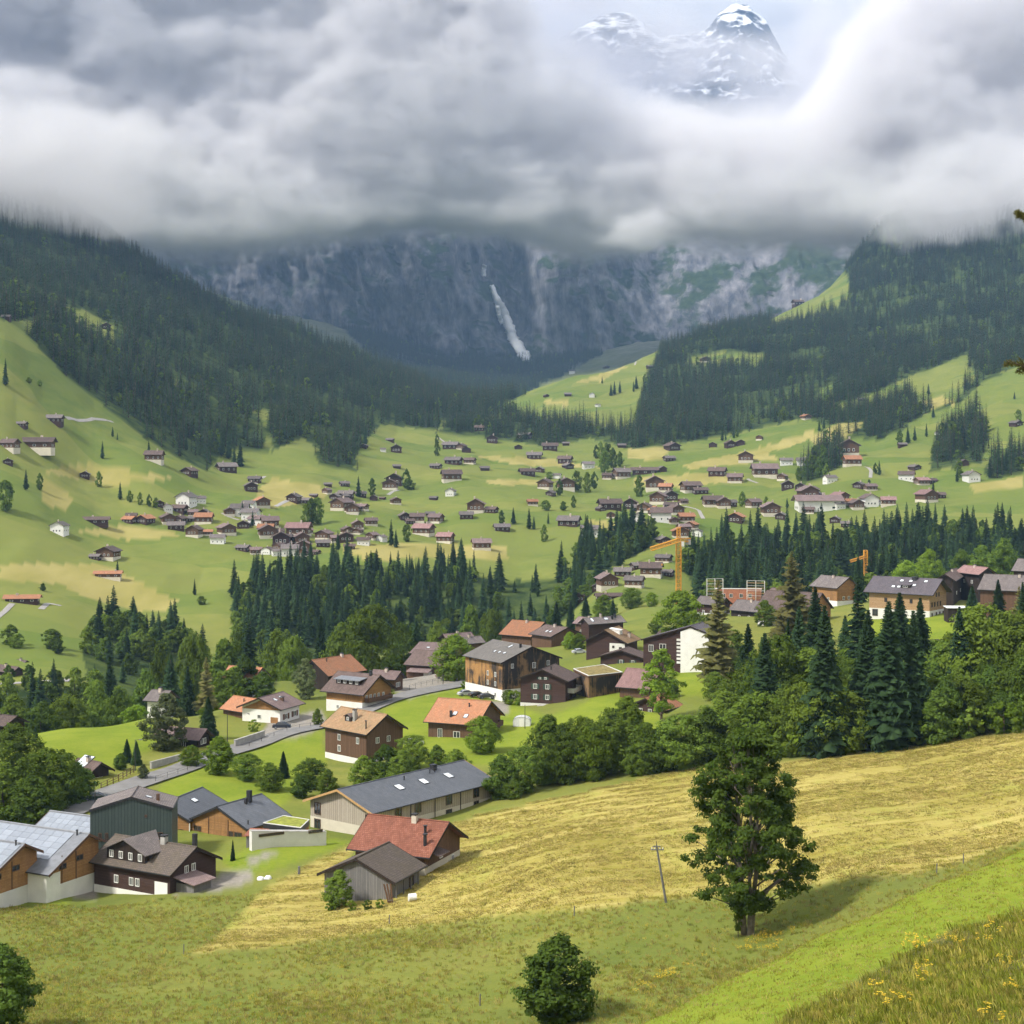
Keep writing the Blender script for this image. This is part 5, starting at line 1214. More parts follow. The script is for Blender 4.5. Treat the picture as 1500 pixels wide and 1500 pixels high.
def solar(S, x0, x1, y0f, y1f, nx, ny):
    """rows of separate panels standing just off the roof"""
    p = S['pitch']; y0, y1 = y0f * S['d'], y1f * S['d']; gw = (x1 - x0) / nx; gh = (y1 - y0) / ny; g = .025
    me = MB().quad8([(g, g, .1 + g * p), (gw - g, g, .1 + g * p), (gw - g, gh - g, .1 + (gh - g) * p), (g, gh - g, .1 + (gh - g) * p)], .045).mesh('solar_panel', [M['solar_glass']])
    for i in range(nx):
        for j in range(ny):
            o = obj('solar_panel', me, S['roof']); o.location = (x0 + i * gw, y0 + j * gh, S['wh'] + (y0 + j * gh) * p)
def dormer(S, fx, w, fy, hw, roof, wall, nwin, gable=False, over=.5, wm=(.9, 1.0), roof_m=None, ridge=None):
    """dormer on the near slope: front wall at slope fraction fy"""
    x = fx * S['L']; y = fy * S['d']; z = S['wh'] + fy * S['h']; p = S['pitch']; zt = z + hw
    D = MB()
    if gable:
        hg = ridge or w * .22; yb = y + (hw + hg) / p
        D.prism([(x - w/2, z - .6), (x + w/2, z - .6), (x + w/2, zt), (x, zt + hg), (x - w/2, zt)], 'y', y, min(yb, S['d'] + .0))
    else:
        yb = min(y + hw / (p - .12) if p > .2 else S['d'], S['d'] * 1.02); D.prism([(y, z - .6), (y, zt), (yb, zt + .12 * (yb - y)), (yb, z - .6)], 'x', x - w/2, x + w/2)
    o = D.build('dormer', M[wall], S['e']); r = MB()
    if gable:
        k = hg / (w / 2); wo = w/2 + over; ze = zt - over * k + .06
        for s in (-1, 1): r.quad8([(x + s * wo, y - over, ze), (x, y - over, zt + hg + .1), (x, yb, zt + hg + .1), (x + s * wo, min(yb, y + (ze - z + .2) / p), ze)], .14)
    else: r.quad8([(x - w/2 - over*.6, y - over, zt + .08 - .12 * over), (x + w/2 + over*.6, y - over, zt + .08 - .12 * over), (x + w/2 + over*.6, yb, zt + .1 + .12 * (yb - y)), (x - w/2 - over*.6, yb, zt + .1 + .12 * (yb - y))], .16)
    r.build('dormer_roof', M[roof], o)
    for k in range(nwin): window(S['e'], (x - w/2 + w * (k + .5) / nwin, y - .01, z + max(.15, (hw - wm[1]) * .5)), 0, wm[0], wm[1], cols=2)
def balcony(S, face, u0, u1, z, depth=1.3, m_='wood_brown', slab='wood_brown', posts=True):
    b = MB(); e = S['e']
    if face == 'f':
        xa, xb = S['x0'] + u0 * (S['x1'] - S['x0']), S['x0'] + u1 * (S['x1'] - S['x0']); y = S['y0']
        o = MB().box(xa, xb, y - depth, y - .01, z - .18, z).build('balcony', M[slab], e)
        b.box(xa, xb, y - depth - .06, y - depth, z + .08, z + 1.0); b.box(xa - .06, xa, y - depth, y - .02, z + .08, z + 1.0); b.box(xb, xb + .06, y - depth, y - .02, z + .08, z + 1.0)
    else:
        s = 1 if face == 'r' else -1; x = S['x1'] if face == 'r' else S['x0']; ya, yb = S['y0'] + u0 * (S['y1'] - S['y0']), S['y0'] + u1 * (S['y1'] - S['y0'])
        X = sorted((x + s * .01, x + s * depth)); o = MB().box(X[0], X[1], ya, yb, z - .18, z).build('balcony', M[slab], e)
        X2 = sorted((x + s * depth, x + s * (depth + .06))); b.box(X2[0], X2[1], ya, yb, z + .08, z + 1.0); X3 = sorted((x + s * .02, x + s * depth)); b.box(X3[0], X3[1], ya - .06, ya, z + .08, z + 1.0); b.box(X3[0], X3[1], yb, yb + .06, z + .08, z + 1.0)
    b.build('railing', M[m_], o)

# ---- houses beside the field
S = house('brown_house', 'dark brown house with tiled roof, wide dormer and white garage door', (128,1262), (249.3,1282.7), (288.3,1240.7), 'B', 226, 4.9, 'roof_darktile', 'wood_darkbrown', 'plaster_white', 1.55, oe=.7, og=.7, deep=4)
dormer(S, .40, 7.4, .22, 1.55, 'roof_greybrown', 'wood_black', 4, True, .6, (.75, 1.05), 1.7); wins(S, 'f', [(.30, 2.3, .8, 1.15), (.50, 2.3, .8, 1.15), (.58, 2.3, .8, 1.15)]); wins(S, 'r', [(.35, 4.2, .8, 1.1), (.5, 4.2, .8, 1.1), (.72, 2.0, .8, 1.1)]); chimney(S, .62, .97, .8, .9, 'concrete'); chimney(S, .93, 1.15, .55, 1.2, 'dark_metal', False)
MB().box(S['L'] * .78, S['L'] * .93, S['y0'] - .06, S['y0'] - .01, 1.2, 3.5).build('garage_door', M['frame_white'], S['e'])
lt = MB().quad8([(S['L'] - .9, 1.4, 4.3), (S['L'] + 3.2, 1.4, 3.6), (S['L'] + 3.2, 6.2, 3.6), (S['L'] - .9, 6.2, 4.3)], .14).build('porch_roof', M['roof_mauve'], S['e'])
MB().box(S['L'] - .68, S['L'] + 2.6, 2.0, 5.8, -2, 3.35).build('porch', M['wood_grey'], S['e'])
S = house('red_roof_chalet', 'chalet with brick-red tiled roof and white base beside the mown hay field', (507.5,1243.3), (629.2,1256.7), (658.3,1204.2), 'B', 222, 3.7, 'roof_red', 'wood_brown', 'plaster_cream', 1.9, oe=.7, og=1.1, deep=4)
chimney(S, .60, .92, .75, .9, 'plaster_cream'); pipe(S, .80, .62, 1.1, .22); pipe(S, .87, .32, 1.5, .26); wins(S, 'r', [(.45, 2.2, 1.0, 1.0), (.78, .45, .8, 1.3)], 'frame_white'); wins(S, 'f', [(.85, .4, 1.2, 1.8)], 'frame_brown')
MB().quad8([(S['L'] - 1.1, 1.6, 4.1), (S['L'] + .9, 1.6, 3.6), (S['L'] + .9, 5.0, 3.6), (S['L'] - 1.1, 5.0, 4.1)], .12).build('gable_canopy', M['roof_brown'], S['e'])
S2 = house('grey_barn', 'weathered grey plank barn with brown tiled roof in front of the red roofed chalet', (578.3,1293.3), (625.8,1267.5), (524,1256), 'A', 206, 3.3, 'roof_darktile', 'wood_grey', None, oe=1.0, og=.5, deep=3, cat='barn', d=6.0, h=2.7)
x = S2['e']; wins(S2, 'f', [(.72, .9, 1.3, 1.5)], 'frame_brown')
for k in range(4): MB().tube((1.0 + k * 2.2, .3, -2), (1.0 + k * 2.2, .3, 3.3), .09).build('post', M['wood_grey'], S2['e'])
S = house('long_building', 'long pale timber building with wide slate roof and three white skylights', (545.3,1192), (730.7,1144.8), (494.7,1163.2), 'A', 252, 5.4, 'roof_slate', 'wood_pale', None, oe=.9, og=1.0, d=8.2, h=2.9, deep=3, fascia='new_timber', mid=(2.7, 'plaster_cream'))
for fx in (.36, .55, .75): skylight(S, fx, .50, 1.5, 1.6)
chimney(S, .72, .93, .9, .6, 'dark_metal'); pipe(S, .45, .8, .6, .1); pipe(S, .66, .82, .6, .1); pipe(S, .7, .82, .6, .1)
wins(S, 'l', [(.12, 3.2, 1.5, 2.0), (.12, .4, 1.5, 2.0), (.93, 2.6, 1.2, 2.2)], 'frame_brown'); wins(S, 'f', [(.36, 3.3, 1.6, 1.8), (.62, 3.3, 1.6, 1.8), (.86, 3.3, 1.6, 1.8), (.62, .2, 1.6, 2.3), (.86, .2, 1.4, 2.5), (.2, 3.3, 1.6, 1.8)], 'frame_brown')
for fx in (.3, .5, .72): MB().tube((S['x0'] + fx * (S['x1'] - S['x0']), S['y0'] - .1, -2), (S['x0'] + fx * (S['x1'] - S['x0']), S['y0'] - .1, 5.2), .07).build('downpipe', M['dark_metal'], S['e'])
# solar-roofed row
for nm, lb, A, B, Rp, Y, bk, nx in (('solar_house', 'timber building with solar roof cut by the left edge, nearest of the solar row', (-120,1284), (-26.7,1299.3), (26,1243.3), 216, 3.6, 6),
    ('solar_house', 'timber building with solar roof and white corner in the middle of the solar row', (-70,1259), (72,1282), (124.7,1226), 226, 3.2, 9), ('solar_house', 'timber building with solar roof at the back of the solar row', (20,1240), (104,1252), (152,1202), 246, 3.4, 8)):
    S = house(nm, lb, A, B, Rp, 'B', Y, 3.0, 'roof_metal', 'wood_new', 'plaster_white', .9, oe=.4, og=.9, d=8.2, h=4.1, back=bk, deep=4, fascia='wood_brown')
    solar(S, .3, S['L'] - .4 - (2.2 if nx == 9 else 0), .30, .95, nx, 5); wins(S, 'r', [(.30, 2.9, 1.5, .8), (.62, 3.4, 1.5, .8)], 'frame_brown'); pipe(S, .9, .93, .7, .12)
    for u in (.28, .55): MB().box(S['x1'] + .005, S['x1'] + .09, S['y0'] + u * (S['y1'] - S['y0']), S['y0'] + u * (S['y1'] - S['y0']) + .12, .9, 4.9).build('batten', M['wood_brown'], S['e'])
    if nx == 9: MB().box(S['x0'] - .05, S['x1'] + .05, S['y0'] - .05, S['y0'] + 2.7, -3, 2.72).build('white_corner', M['plaster_white'], S['e'])
S = house('metal_clad_house', 'tall dark green metal-clad building between the solar and slate roofs', (253,1183.5), (258,1174), (196,1172), 'A', 241, 8.0, 'roof_greybrown', 'metal_green', None, oe=.12, og=.12, d=6.4, h=1.9, L=8, deep=2, fascia='dark_metal')
wins(S, 'l', [(.72, 3.3, 1.6, .9), (.84, 3.3, 1.2, .9), (.12, 3.0, .5, 1.3), (.2, 3.0, .5, 1.3), (.68, 6.6, .4, .4)], 'frame_brown'); skylight(S, .35, .55, .9, 1.0); chimney(S, .3, .4, .5, 1.0, 'wood_brown', False)
S = house('timber_hall', 'honey timber building with slate roof and one white skylight by the metal-clad house', (278.7,1203), (336.7,1177.3), (245,1171), 'A', 258, 4.6, 'roof_slate', 'wood_new', 'plaster_white', .8, oe=.35, og=.5, d=5.4, h=2.6, deep=3, fascia='dark_metal')
skylight(S, .55, .55, 1.4, 1.0); wins(S, 'l', [(.72, 2.2, 1.3, .8), (.84, 2.2, .8, .8)], 'frame_brown'); MB().tube((.25, .25, -2), (.25, .25, 4.2), .1).build('downpipe', M['frame_white'], S['e'])
S = house('timber_hall', 'honey timber building with slate roof and dark metal chimney', (362,1214.7), (427.3,1194.7), (319.3,1185.3), 'A', 252, 3.7, 'roof_slate', 'wood_new', 'plaster_white', .5, oe=.35, og=.5, d=6.6, h=3.0, deep=3, fascia='dark_metal')
wins(S, 'l', [(.10, 2.0, .8, .8), (.16, 2.0, .8, .8), (.72, 1.9, .9, .9), (.84, 1.9, 1.6, .9)], 'frame_brown'); chimney(S, .62, .86, .7, 1.9, 'dark_metal', False); chimney(S, .52, .82, .45, .9, 'dark_metal', False); pipe(S, .12, .15, .5, .1)
for u in (.33, .67): MB().box(S['x0'] - .09, S['x0'] - .005, S['y0'] + u * (S['y1'] - S['y0']), S['y0'] + u * (S['y1'] - S['y0']) + .12, .5, 4.6).build('batten', M['wood_brown'], S['e'])
# flat roofed annex with planted roof
def flat_annex(name, label, corners, Y, fh, wall_h, wall, green, parapet='dark_metal'):
    z = (PY0 - corners[0][1]) / F * Y; P = []
    for px, py in corners: y = z * F / (PY0 - py); P.append(Vector(((px - PX0) / F * y, y, 0)))
    c = sum(P, Vector()) / 4; e = empty(name, (c.x, c.y, z - wall_h)); q = [(p - c).xy for p in P]
    def ring(s, z0, z1, m_, nm): return MB().prism([tuple(p * s) for p in q], 'z', z0, z1).build(nm, M[m_], e)
    ring(.97, -3, wall_h - fh, wall, 'wall'); ring(1.0, wall_h - fh, wall_h, parapet, 'roof'); ring(.93, wall_h + .003, wall_h + .08, green, 'planted_roof')
    b = MB()
    for i in range(4):
        a_, b_ = q[i], q[(i + 1) % 4]; v = [(*(a_), wall_h + .004), (*(b_), wall_h + .004), (*(b_ * .955), wall_h + .004), (*(a_ * .955), wall_h + .004)]; b.quad8([(p[0], p[1], p[2] + .14) for p in v], .13)
    b.build('roof_edge', M['frame_white'], e); tag(e, label, 'house'); return e
flat_annex('flat_roof_annex', 'low annex with flat grass roof between slate roof and long building', [(385.3,1206),(440.7,1213.3),(453.3,1201.3),(415.3,1195.3)], 249, .8, 3.0, 'wood_new', 'sedum_green')
def slab_wall(name, label, p0, p1, thick, h, m_, cat='wall', deep=1.5):
    a, b = Vector(p0), Vector(p1); d = (b - a); e = empty(name, a, math.atan2(d.y, d.x)); L = d.xy.length; dz = b.z - a.z
    MB().add([(0, 0, -deep), (L, 0, dz - deep), (L, thick, dz - deep), (0, thick, -deep), (0, 0, h), (L, 0, dz + h), (L, thick, dz + h), (0, thick, h)], [(0,3,2,1),(4,5,6,7),(0,1,5,4),(1,2,6,5),(2,3,7,6),(3,0,4,7)]).build('wall', M[m_], e)
    MB().add([(-.05, -.05, h), (L + .05, -.05, dz + h), (L + .05, thick + .05, dz + h), (-.05, thick + .05, h), (-.05, -.05, h + .08), (L + .05, -.05, dz + h + .08), (L + .05, thick + .05, dz + h + .08), (-.05, thick + .05, h + .08)], [(0,3,2,1),(4,5,6,7),(0,1,5,4),(1,2,6,5),(2,3,7,6),(3,0,4,7)]).build('coping', M['concrete'], e)
    tag(e, label, cat); return e
a = P3(369,1236,240); b = P3(478,1236,246); e = slab_wall('garage_wall', 'white garage wall below the flat grass roof', a, b, 1.2, 1.9, 'plaster_white', 'garage')
window(e, (3.2, -.02, .9), 0, 4.2, .45, 'frame_brown', None, 3); window(e, (10.6, -.02, .5), 0, 2.4, .5, 'frame_brown', None, 2)
def shed(name, label, px, py, Y, w, dp, h, rz, wall, roof, cat='shed', slope=.25):
    x, y, _ = P3(px, py, Y); e = empty(name, (x, y, float(ground(x, y))), rz)
    MB().prism([(0, -1), (dp, -1), (dp, h + slope * dp), (0, h)], 'x', -w/2, w/2).build('wall', M[wall], e)
    MB().quad8([(-w/2 - .25, -.3, h + .1), (w/2 + .25, -.3, h + .1), (w/2 + .25, dp + .2, h + .12 + slope * dp), (-w/2 - .25, dp + .2, h + .12 + slope * dp)], .12).build('roof', M[roof], e)
    MB().box(-w*.2, w*.2, -.06, -.01, 0, min(2, h * .85)).build('door', M['wood_grey'], e); tag(e, label, cat); return e
shed('garden_shed', 'small grey shed with rusty roof beside the honey timber building', 373, 1243, 243, 2.8, 2.2, 1.7, -.2, 'wood_grey', 'roof_red')
shed('stone_hut', 'small dark hut with pale flat roof on the lawn by the large chalet', 1403, 906, 462, 6, 5, 4.2, -.05, 'wood_black', 'canvas_white', slope=.03)
shed('metal_shed', 'small dark barn roof showing between the trees below the large chalet', 1380, 945, 400, 4, 4, 2.4, .4, 'wood_black', 'wood_black')

# ---- village
S = house('tall_brown_house', 'tall brown timber house with mottled old orange roof and white base', (468.7,1063.5), (536.8,1076.5), (567.6,1041), 'B', 324, 7.6, 'roof_oldorange', 'wood_brown', 'plaster_white', 2.2, oe=.7, og=.9, deep=3)
dormer(S, .42, 2.0, .42, 1.1, 'roof_brown', 'wood_black', 1, True, .3, (.7, .7)); chimney(S, .52, .52, .7, 2.0, 'concrete'); pipe(S, .88, .25, 1.6, .14); wins(S, 'f', [(.35, 5.2, .9, 1.3), (.80, 5.2, .9, 1.3), (.35, 2.9, .9, 1.3)]); wins(S, 'r', [(.3, 5.3, .9, 1.2), (.6, 5.3, .9, 1.2)])
S = house('orange_roof_house', 'house with wide orange tiled roof on the green lawn', (620,1057), (699.5,1062.7), (720,1027), 'B', 340, 4.4, 'roof_orange', 'wood_brown', None, oe=.9, og=.8, deep=3)
skylight(S, .48, .32, 1.0, 1.2); skylight(S, .70, .25, 1.0, 1.2); chimney(S, .44, .28, .5, 1.3, 'dark_metal', False); pipe(S, .66, .72, .7, .16); wins(S, 'f', [(.25, 1.0, 1.1, 2.0), (.6, 1.2, 1.6, 1.4)], 'frame_white'); balcony(S, 'r', .1, .9, 2.6, 1.3)
S = house('dormer_house', 'brown roofed house with white base and wide grey metal dormer by the road', (468.7,1012), (532,1018.7), (557.3,985), 'B', 386, 5.3, 'roof_brown', 'wood_new', 'plaster_white', 3.2, oe=1.1, og=1.2, deep=3)
dormer(S, .48, 7.6, .42, 1.3, 'roof_metal', 'wood_black', 4, False, .7, (.9, .8)); chimney(S, .8, .95, .6, .9, 'dark_metal'); wins(S, 'f', [(.32, 1.2, .8, .9), (.78, 1.0, .8, .9)]); wins(S, 'r', [(.15, 3.6, .8, 1.3), (.28, 3.6, .8, 1.3), (.42, 3.6, .8, 1.3), (.56, 3.6, .8, 1.3), (.72, 3.6, .8, 1.3), (.2, .6, .9, 1.8), (.45, .6, .9, 1.8), (.75, .6, .9, 1.8)]); balcony(S, 'r', .08, .92, 3.3, 1.2)
S = house('orange_barn', 'dark barn with weathered orange roof behind the dormer house', (480.8,990.7), (538,981.7), (458.4,964.5), 'A', 425, 5.6, 'roof_orange', 'wood_black', None, d=6.5, oe=.8, og=.9, deep=3, cat='barn'); pipe(S, .3, .8, .8, .15); chimney(S, .75, .95, .7, .8)
S = house('white_gable_house', 'white house with brown gable roof and wooden gable above the parked car', (411.7,1040), (447.2,1030), (375.3,1021.5), 'A', 364, 3.8, 'roof_mauve', 'plaster_white', None, oe=1.0, og=1.2, deep=3, d=6.2, h=2.5)
skylight(S, .35, .55, .9, 1.1); skylight(S, .62, .6, .9, 1.1); chimney(S, .5, .5, .7, .7, 'wood_brown', True); wins(S, 'f', [(.3, 1.0, 1.4, 1.3), (.75, 1.1, 1.4, 1.3)], 'frame_white', 'shutter_brown'); wins(S, 'l', [(.45, 1.2, 1.0, .9)]); MB().prism([(S['y0'] - .01, 3.4), (S['y1'] + .01, 3.4), (S['d'], 3.4 + 2.2)], 'x', S['x0'] - .08, S['x0'] - .005).build('gable_boarding', M['wood_new'], S['e'])
MB().box(S['x0'] - .06, S['x0'] - .005, S['y0'] + .6, S['y0'] + 2.6, -.6, 1.7).build('garage_door', M['wood_new'], S['e'])
S = house('orange_side_house', 'house with faded orange roof left of the white gabled house', (321,1038), (365,1045), (341.7,1009), 'A', 376, 4.0, 'roof_orange', 'wood_brown', None, oe=.8, og=.6, deep=3); pipe(S, .5, .7, .6, .14)
S = house('road_barn', 'low barn with brown roof and lean-to beside the village road', (590.3,973.5), (645,976.5), (608,951.6), 'A', 455, 4.2, 'roof_brown', 'wood_brown', None, oe=.8, og=.7, deep=3, cat='barn')
MB().quad8([(2.2, -2.6, 2.6), (9.5, -2.6, 2.6), (9.5, 1.0, 3.5), (2.2, 1.0, 3.5)], .14).build('lean_to_roof', M['roof_mauve'], S['e']); MB().box(2.6, 7.5, -1.6, .75, -2, 2.6).build('lean_to', M['wood_brown'], S['e']); MB().box(7.504, 9.2, -1.6, .75, -2, 2.5).build('white_wall', M['plaster_white'], S['e'])
S = house('brown_roof_house', 'brown roofed house just behind the low roadside barn', (598.7,956.8), (650,959), (619,940.4), 'A', 500, 4.0, 'roof_mauve', 'wood_brown', None, deep=3); skylight(S, .4, .5, 1.2, .8)
S = house('weathered_building', 'large weathered timber building with grey shingle roof and white base at the road', (677,960), (734,971.2), (791,941.3), 'B', 408, 9.7, 'roof_shingle', 'wood_weathered', 'plaster_white', 2.7, oe=.7, og=.5, deep=2, d=9.6, h=3.6)
e = S['e']; MB().prism([(S['y0'] + .02, 2.74), (S['y1'] - .02, 2.74), (S['y1'] - .02, S['hb'] + .2), (S['d'], S['wh'] + S['h'] - .5), (S['y0'] + .02, S['wh'] + .05)], 'x', S['x1'] + .003, S['x1'] + .06).build('gable_boarding', M['wood_burnt'], e)
wins(S, 'f', [(.62, 5.7, .8, 1.2), (.82, 5.7, .8, 1.2), (.62, 3.3, .8, 1.2), (.82, 3.3, .8, 1.2), (.62, .5, .8, 1.2), (.82, .5, .8, 1.2)]); S['x1'] += .06; wins(S, 'r', [(.17, 8.0, .8, 1.2), (.55, 7.6, 1.0, 1.5), (.80, 8.0, .9, 1.3)]); chimney(S, .82, .86, .5, 1.0, 'dark_metal', False)
for fx in (.48, .60, .72): skylight(S, fx, .42, .8, .9)
skylight(S, .6, .74, .7, 1.6)
S = house('dark_shutter_house', 'dark brown chalet with green shutters and curved balcony on the lawn', (832,998.3), (858,987), (790,978.7), 'A', 376, 6.5, 'roof_brown', 'wood_darkbrown', 'plaster_white', .6, oe=1.0, og=1.0, deep=3, d=6.8, h=2.7, L=11)
wins(S, 'l', [(.33, 4.2, 1.0, 1.2), (.60, 4.2, 1.0, 1.2), (.33, 1.6, 1.0, 1.2), (.60, 1.6, 1.0, 1.2), (.45, 6.6, .9, .5), (.55, 6.6, .9, .5)], 'frame_white', 'shutter_green'); balcony(S, 'f', .2, .95, 3.4, 1.7, 'concrete', 'concrete'); wins(S, 'f', [(.3, .9, 1.4, 2.0), (.7, 3.6, 1.2, 2.0), (.75, .9, 1.8, 2.0)], 'frame_brown'); pipe(S, .3, .8, .8, .14)
MB().box(-1.6, .6, -1.2, S['W'] * .55, -3, .5).build('terrace', M['concrete'], S['e'])
flat_annex('planted_roof_annex', 'timber annex with brownish planted flat roof behind the dark chalet', [(839.7,980),(862,990.5),(912,985),(884.5,973.6)], 392, .5, 3.6, 'wood_burnt', 'sedum', 'wood_brown')
for nm, lb, A, B, Rp, en, Y, wh, rf in (('back_house', 'mauve-brown roofed house at the left behind the weathered building', (655,938), (697,934.8), (727,918), 'B', 522, 4.2, 'roof_mauve'), ('back_house', 'house with bright orange roof behind the weathered building', (730,929), (778,933), (750,908), 'A', 545, 4.2, 'roof_orange'), ('back_house', 'dark gabled house with two white skylights behind the weathered building', (774,928.3), (806.8,933), (832,919), 'B', 512, 5.0, 'roof_brown'), ('back_house', 'low grey-brown roof tucked between the mauve roof and weathered building', (676,944), (712,941), (690,932), 'A', 490, 3.4, 'roof_greybrown')):
    S = house(nm, lb, A, B, Rp, en, Y, wh, rf, 'wood_brown', None, deep=4); chimney(S, .5, .9, .7, .9)
    wins(S, 'r', [(.4, 2.0, 1.0, 1.2), (.62, 2.0, 1.0, 1.2)])
    if rf == 'roof_brown': skylight(S, .5, .35, .9, 1.2); skylight(S, .66, .35, .9, 1.2)
S = house('village_house', 'large brown and white house with red-brown roof and white roof dormer', (919,942.8), (944.3,934.4), (887.3,922.3), 'A', 446, 5.6, 'roof_oldorange', 'wood_darkbrown', None, oe=1.0, og=1.0, deep=3, d=7.0, h=3.6, L=13)
MB().box(S['x0'] - .1, S['x0'] - .004, S['y0'] + .1, S['y0'] + 4.8, -2, 5.4).build('white_wall', M['plaster_white'], S['e']); S['x0'] -= .1; wins(S, 'l', [(.70, 4.0, .7, .7), (.88, 3.6, .9, .8), (.88, 2.0, .9, .8), (.70, 2.0, .7, .7)], 'frame_brown'); dormer(S, .42, 2.4, .55, 1.3, 'plaster_white', 'plaster_white', 1, False, .2); chimney(S, .6, .3, .7, 1.0)
S = house('grey_roof_house', 'house with long grey-brown roof and skylight behind the brown and white house', (862,915), (918,911), (946,898), 'B', 505, 5.5, 'roof_greybrown', 'wood_darkbrown', None, deep=4); chimney(S, .8, .8, .6, .9, 'dark_metal'); chimney(S, .7, .6, .6, .9, 'dark_metal'); skylight(S, .55, .5, 1.6, 1.0); skylight(S, .18, .35, 1.0, 1.6); chimney(S, .45, .95, .6, 1.2)
S = house('white_block', 'tall building with plain white gable wall and dark brown wing', (1040,929), (1062,920.5), (1013.3,917.6), 'A', 404, 11.4, 'roof_plum', 'wood_darkbrown', None, oe=.5, og=.7, deep=3, d=5.4, h=1.9, L=12, back=13.6, drop_back=.30)
MB().prism([(S['y0'] - .02, -3), (S['y0'] + 7.6, -3), (S['y0'] + 7.6, S['wh'] + S['h'] - 1.6), (S['d'], S['wh'] + S['h'] - .5), (S['y0'] - .02, S['wh'] - .2)], 'x', S['x0'] - .5, S['x0'] - .005).build('white_wall', M['plaster_white'], S['e'])
wins(S, 'l', [(.30, 6.8, 1.8, 1.4), (.12, 6.0, 1.3, 1.8)]); 
for k in range(7): MB().box(S['x0'] - .35, S['x0'] - .01, S['y0'] + 7.7, S['y0'] + 8.7, 3.2 + k * 1.0, 3.75 + k * 1.0).build('balcony_slab', M['plaster_white'], S['e'])
S = house('low_gable_house', 'low dark gabled house with green shutters left of the white block', (942.4,964.3), (958,957), (907.9,954), 'A', 428, 3.0, 'roof_brown', 'wood_darkbrown', 'concrete', .5, oe=.6, og=.8, deep=3, d=6.6, h=2.0, L=9); wins(S, 'l', [(.50, 1.0, .9, 1.2), (.78, 1.0, .9, 1.2)], 'frame_white', 'shutter_green')
S = house('plum_roof_house', 'house with plain reddish-brown roof below the low gabled house', (901,1006), (952,1010), (918,978.3), 'A', 376, 3.4, 'roof_pink', 'wood_brown', None, deep=3)
S = house('orange_cottage', 'small brown cottage with bright orange roof behind the birch-like tree', (975,1041), (1003,1033), (946,1010), 'A', 354, 3.4, 'roof_orange', 'wood_darkbrown', None, oe=.6, og=.7, deep=3, d=5.4, h=2.4); wins(S, 'l', [(.35, 2.2, .9, 1.1), (.6, 2.2, .9, 1.1)])
S = house('large_chalet', 'large new timber chalet with dark roof, skylights and white base at right', (1264.2,866.7), (1366.7,872.2), (1386.7,841.7), 'B', 492, 8.2, 'roof_plum', 'wood_larch', 'plaster_white', 3.1, oe=1.2, og=1.6, deep=3, d=8.0, h=4.6)
dormer(S, .56, 3.0, .35, 1.0, 'roof_plum', 'wood_black', 1, False, .3, (1.6, .6))
for fx, fy in ((.45, .72), (.58, .72), (.79, .74), (.38, .34), (.46, .34), (.66, .48)): skylight(S, fx, fy, 1.2, 1.0)
chimney(S, .62, .9, 1.4, .6, 'dark_metal'); wins(S, 'f', [(.28, 5.2, 1.0, 1.4), (.10, .6, 1.9, 2.2), (.28, .5, .9, 2.2), (.7, 5.2, 1.0, 1.4)], 'frame_brown'); wins(S, 'r', [(.14, 4.2, 1.0, 1.5), (.30, 4.2, 1.0, 1.5), (.47, 4.2, 1.0, 1.5), (.64, 4.2, 1.0, 1.5), (.4, 7.2, 1.0, 1.4), (.55, 7.2, 1.0, 1.4), (.14, .9, 1.0, 1.5), (.40, .9, 1.0, 1.5), (.60, .9, 1.0, 1.5), (.8, .9, 1.0, 1.5)], 'frame_brown')
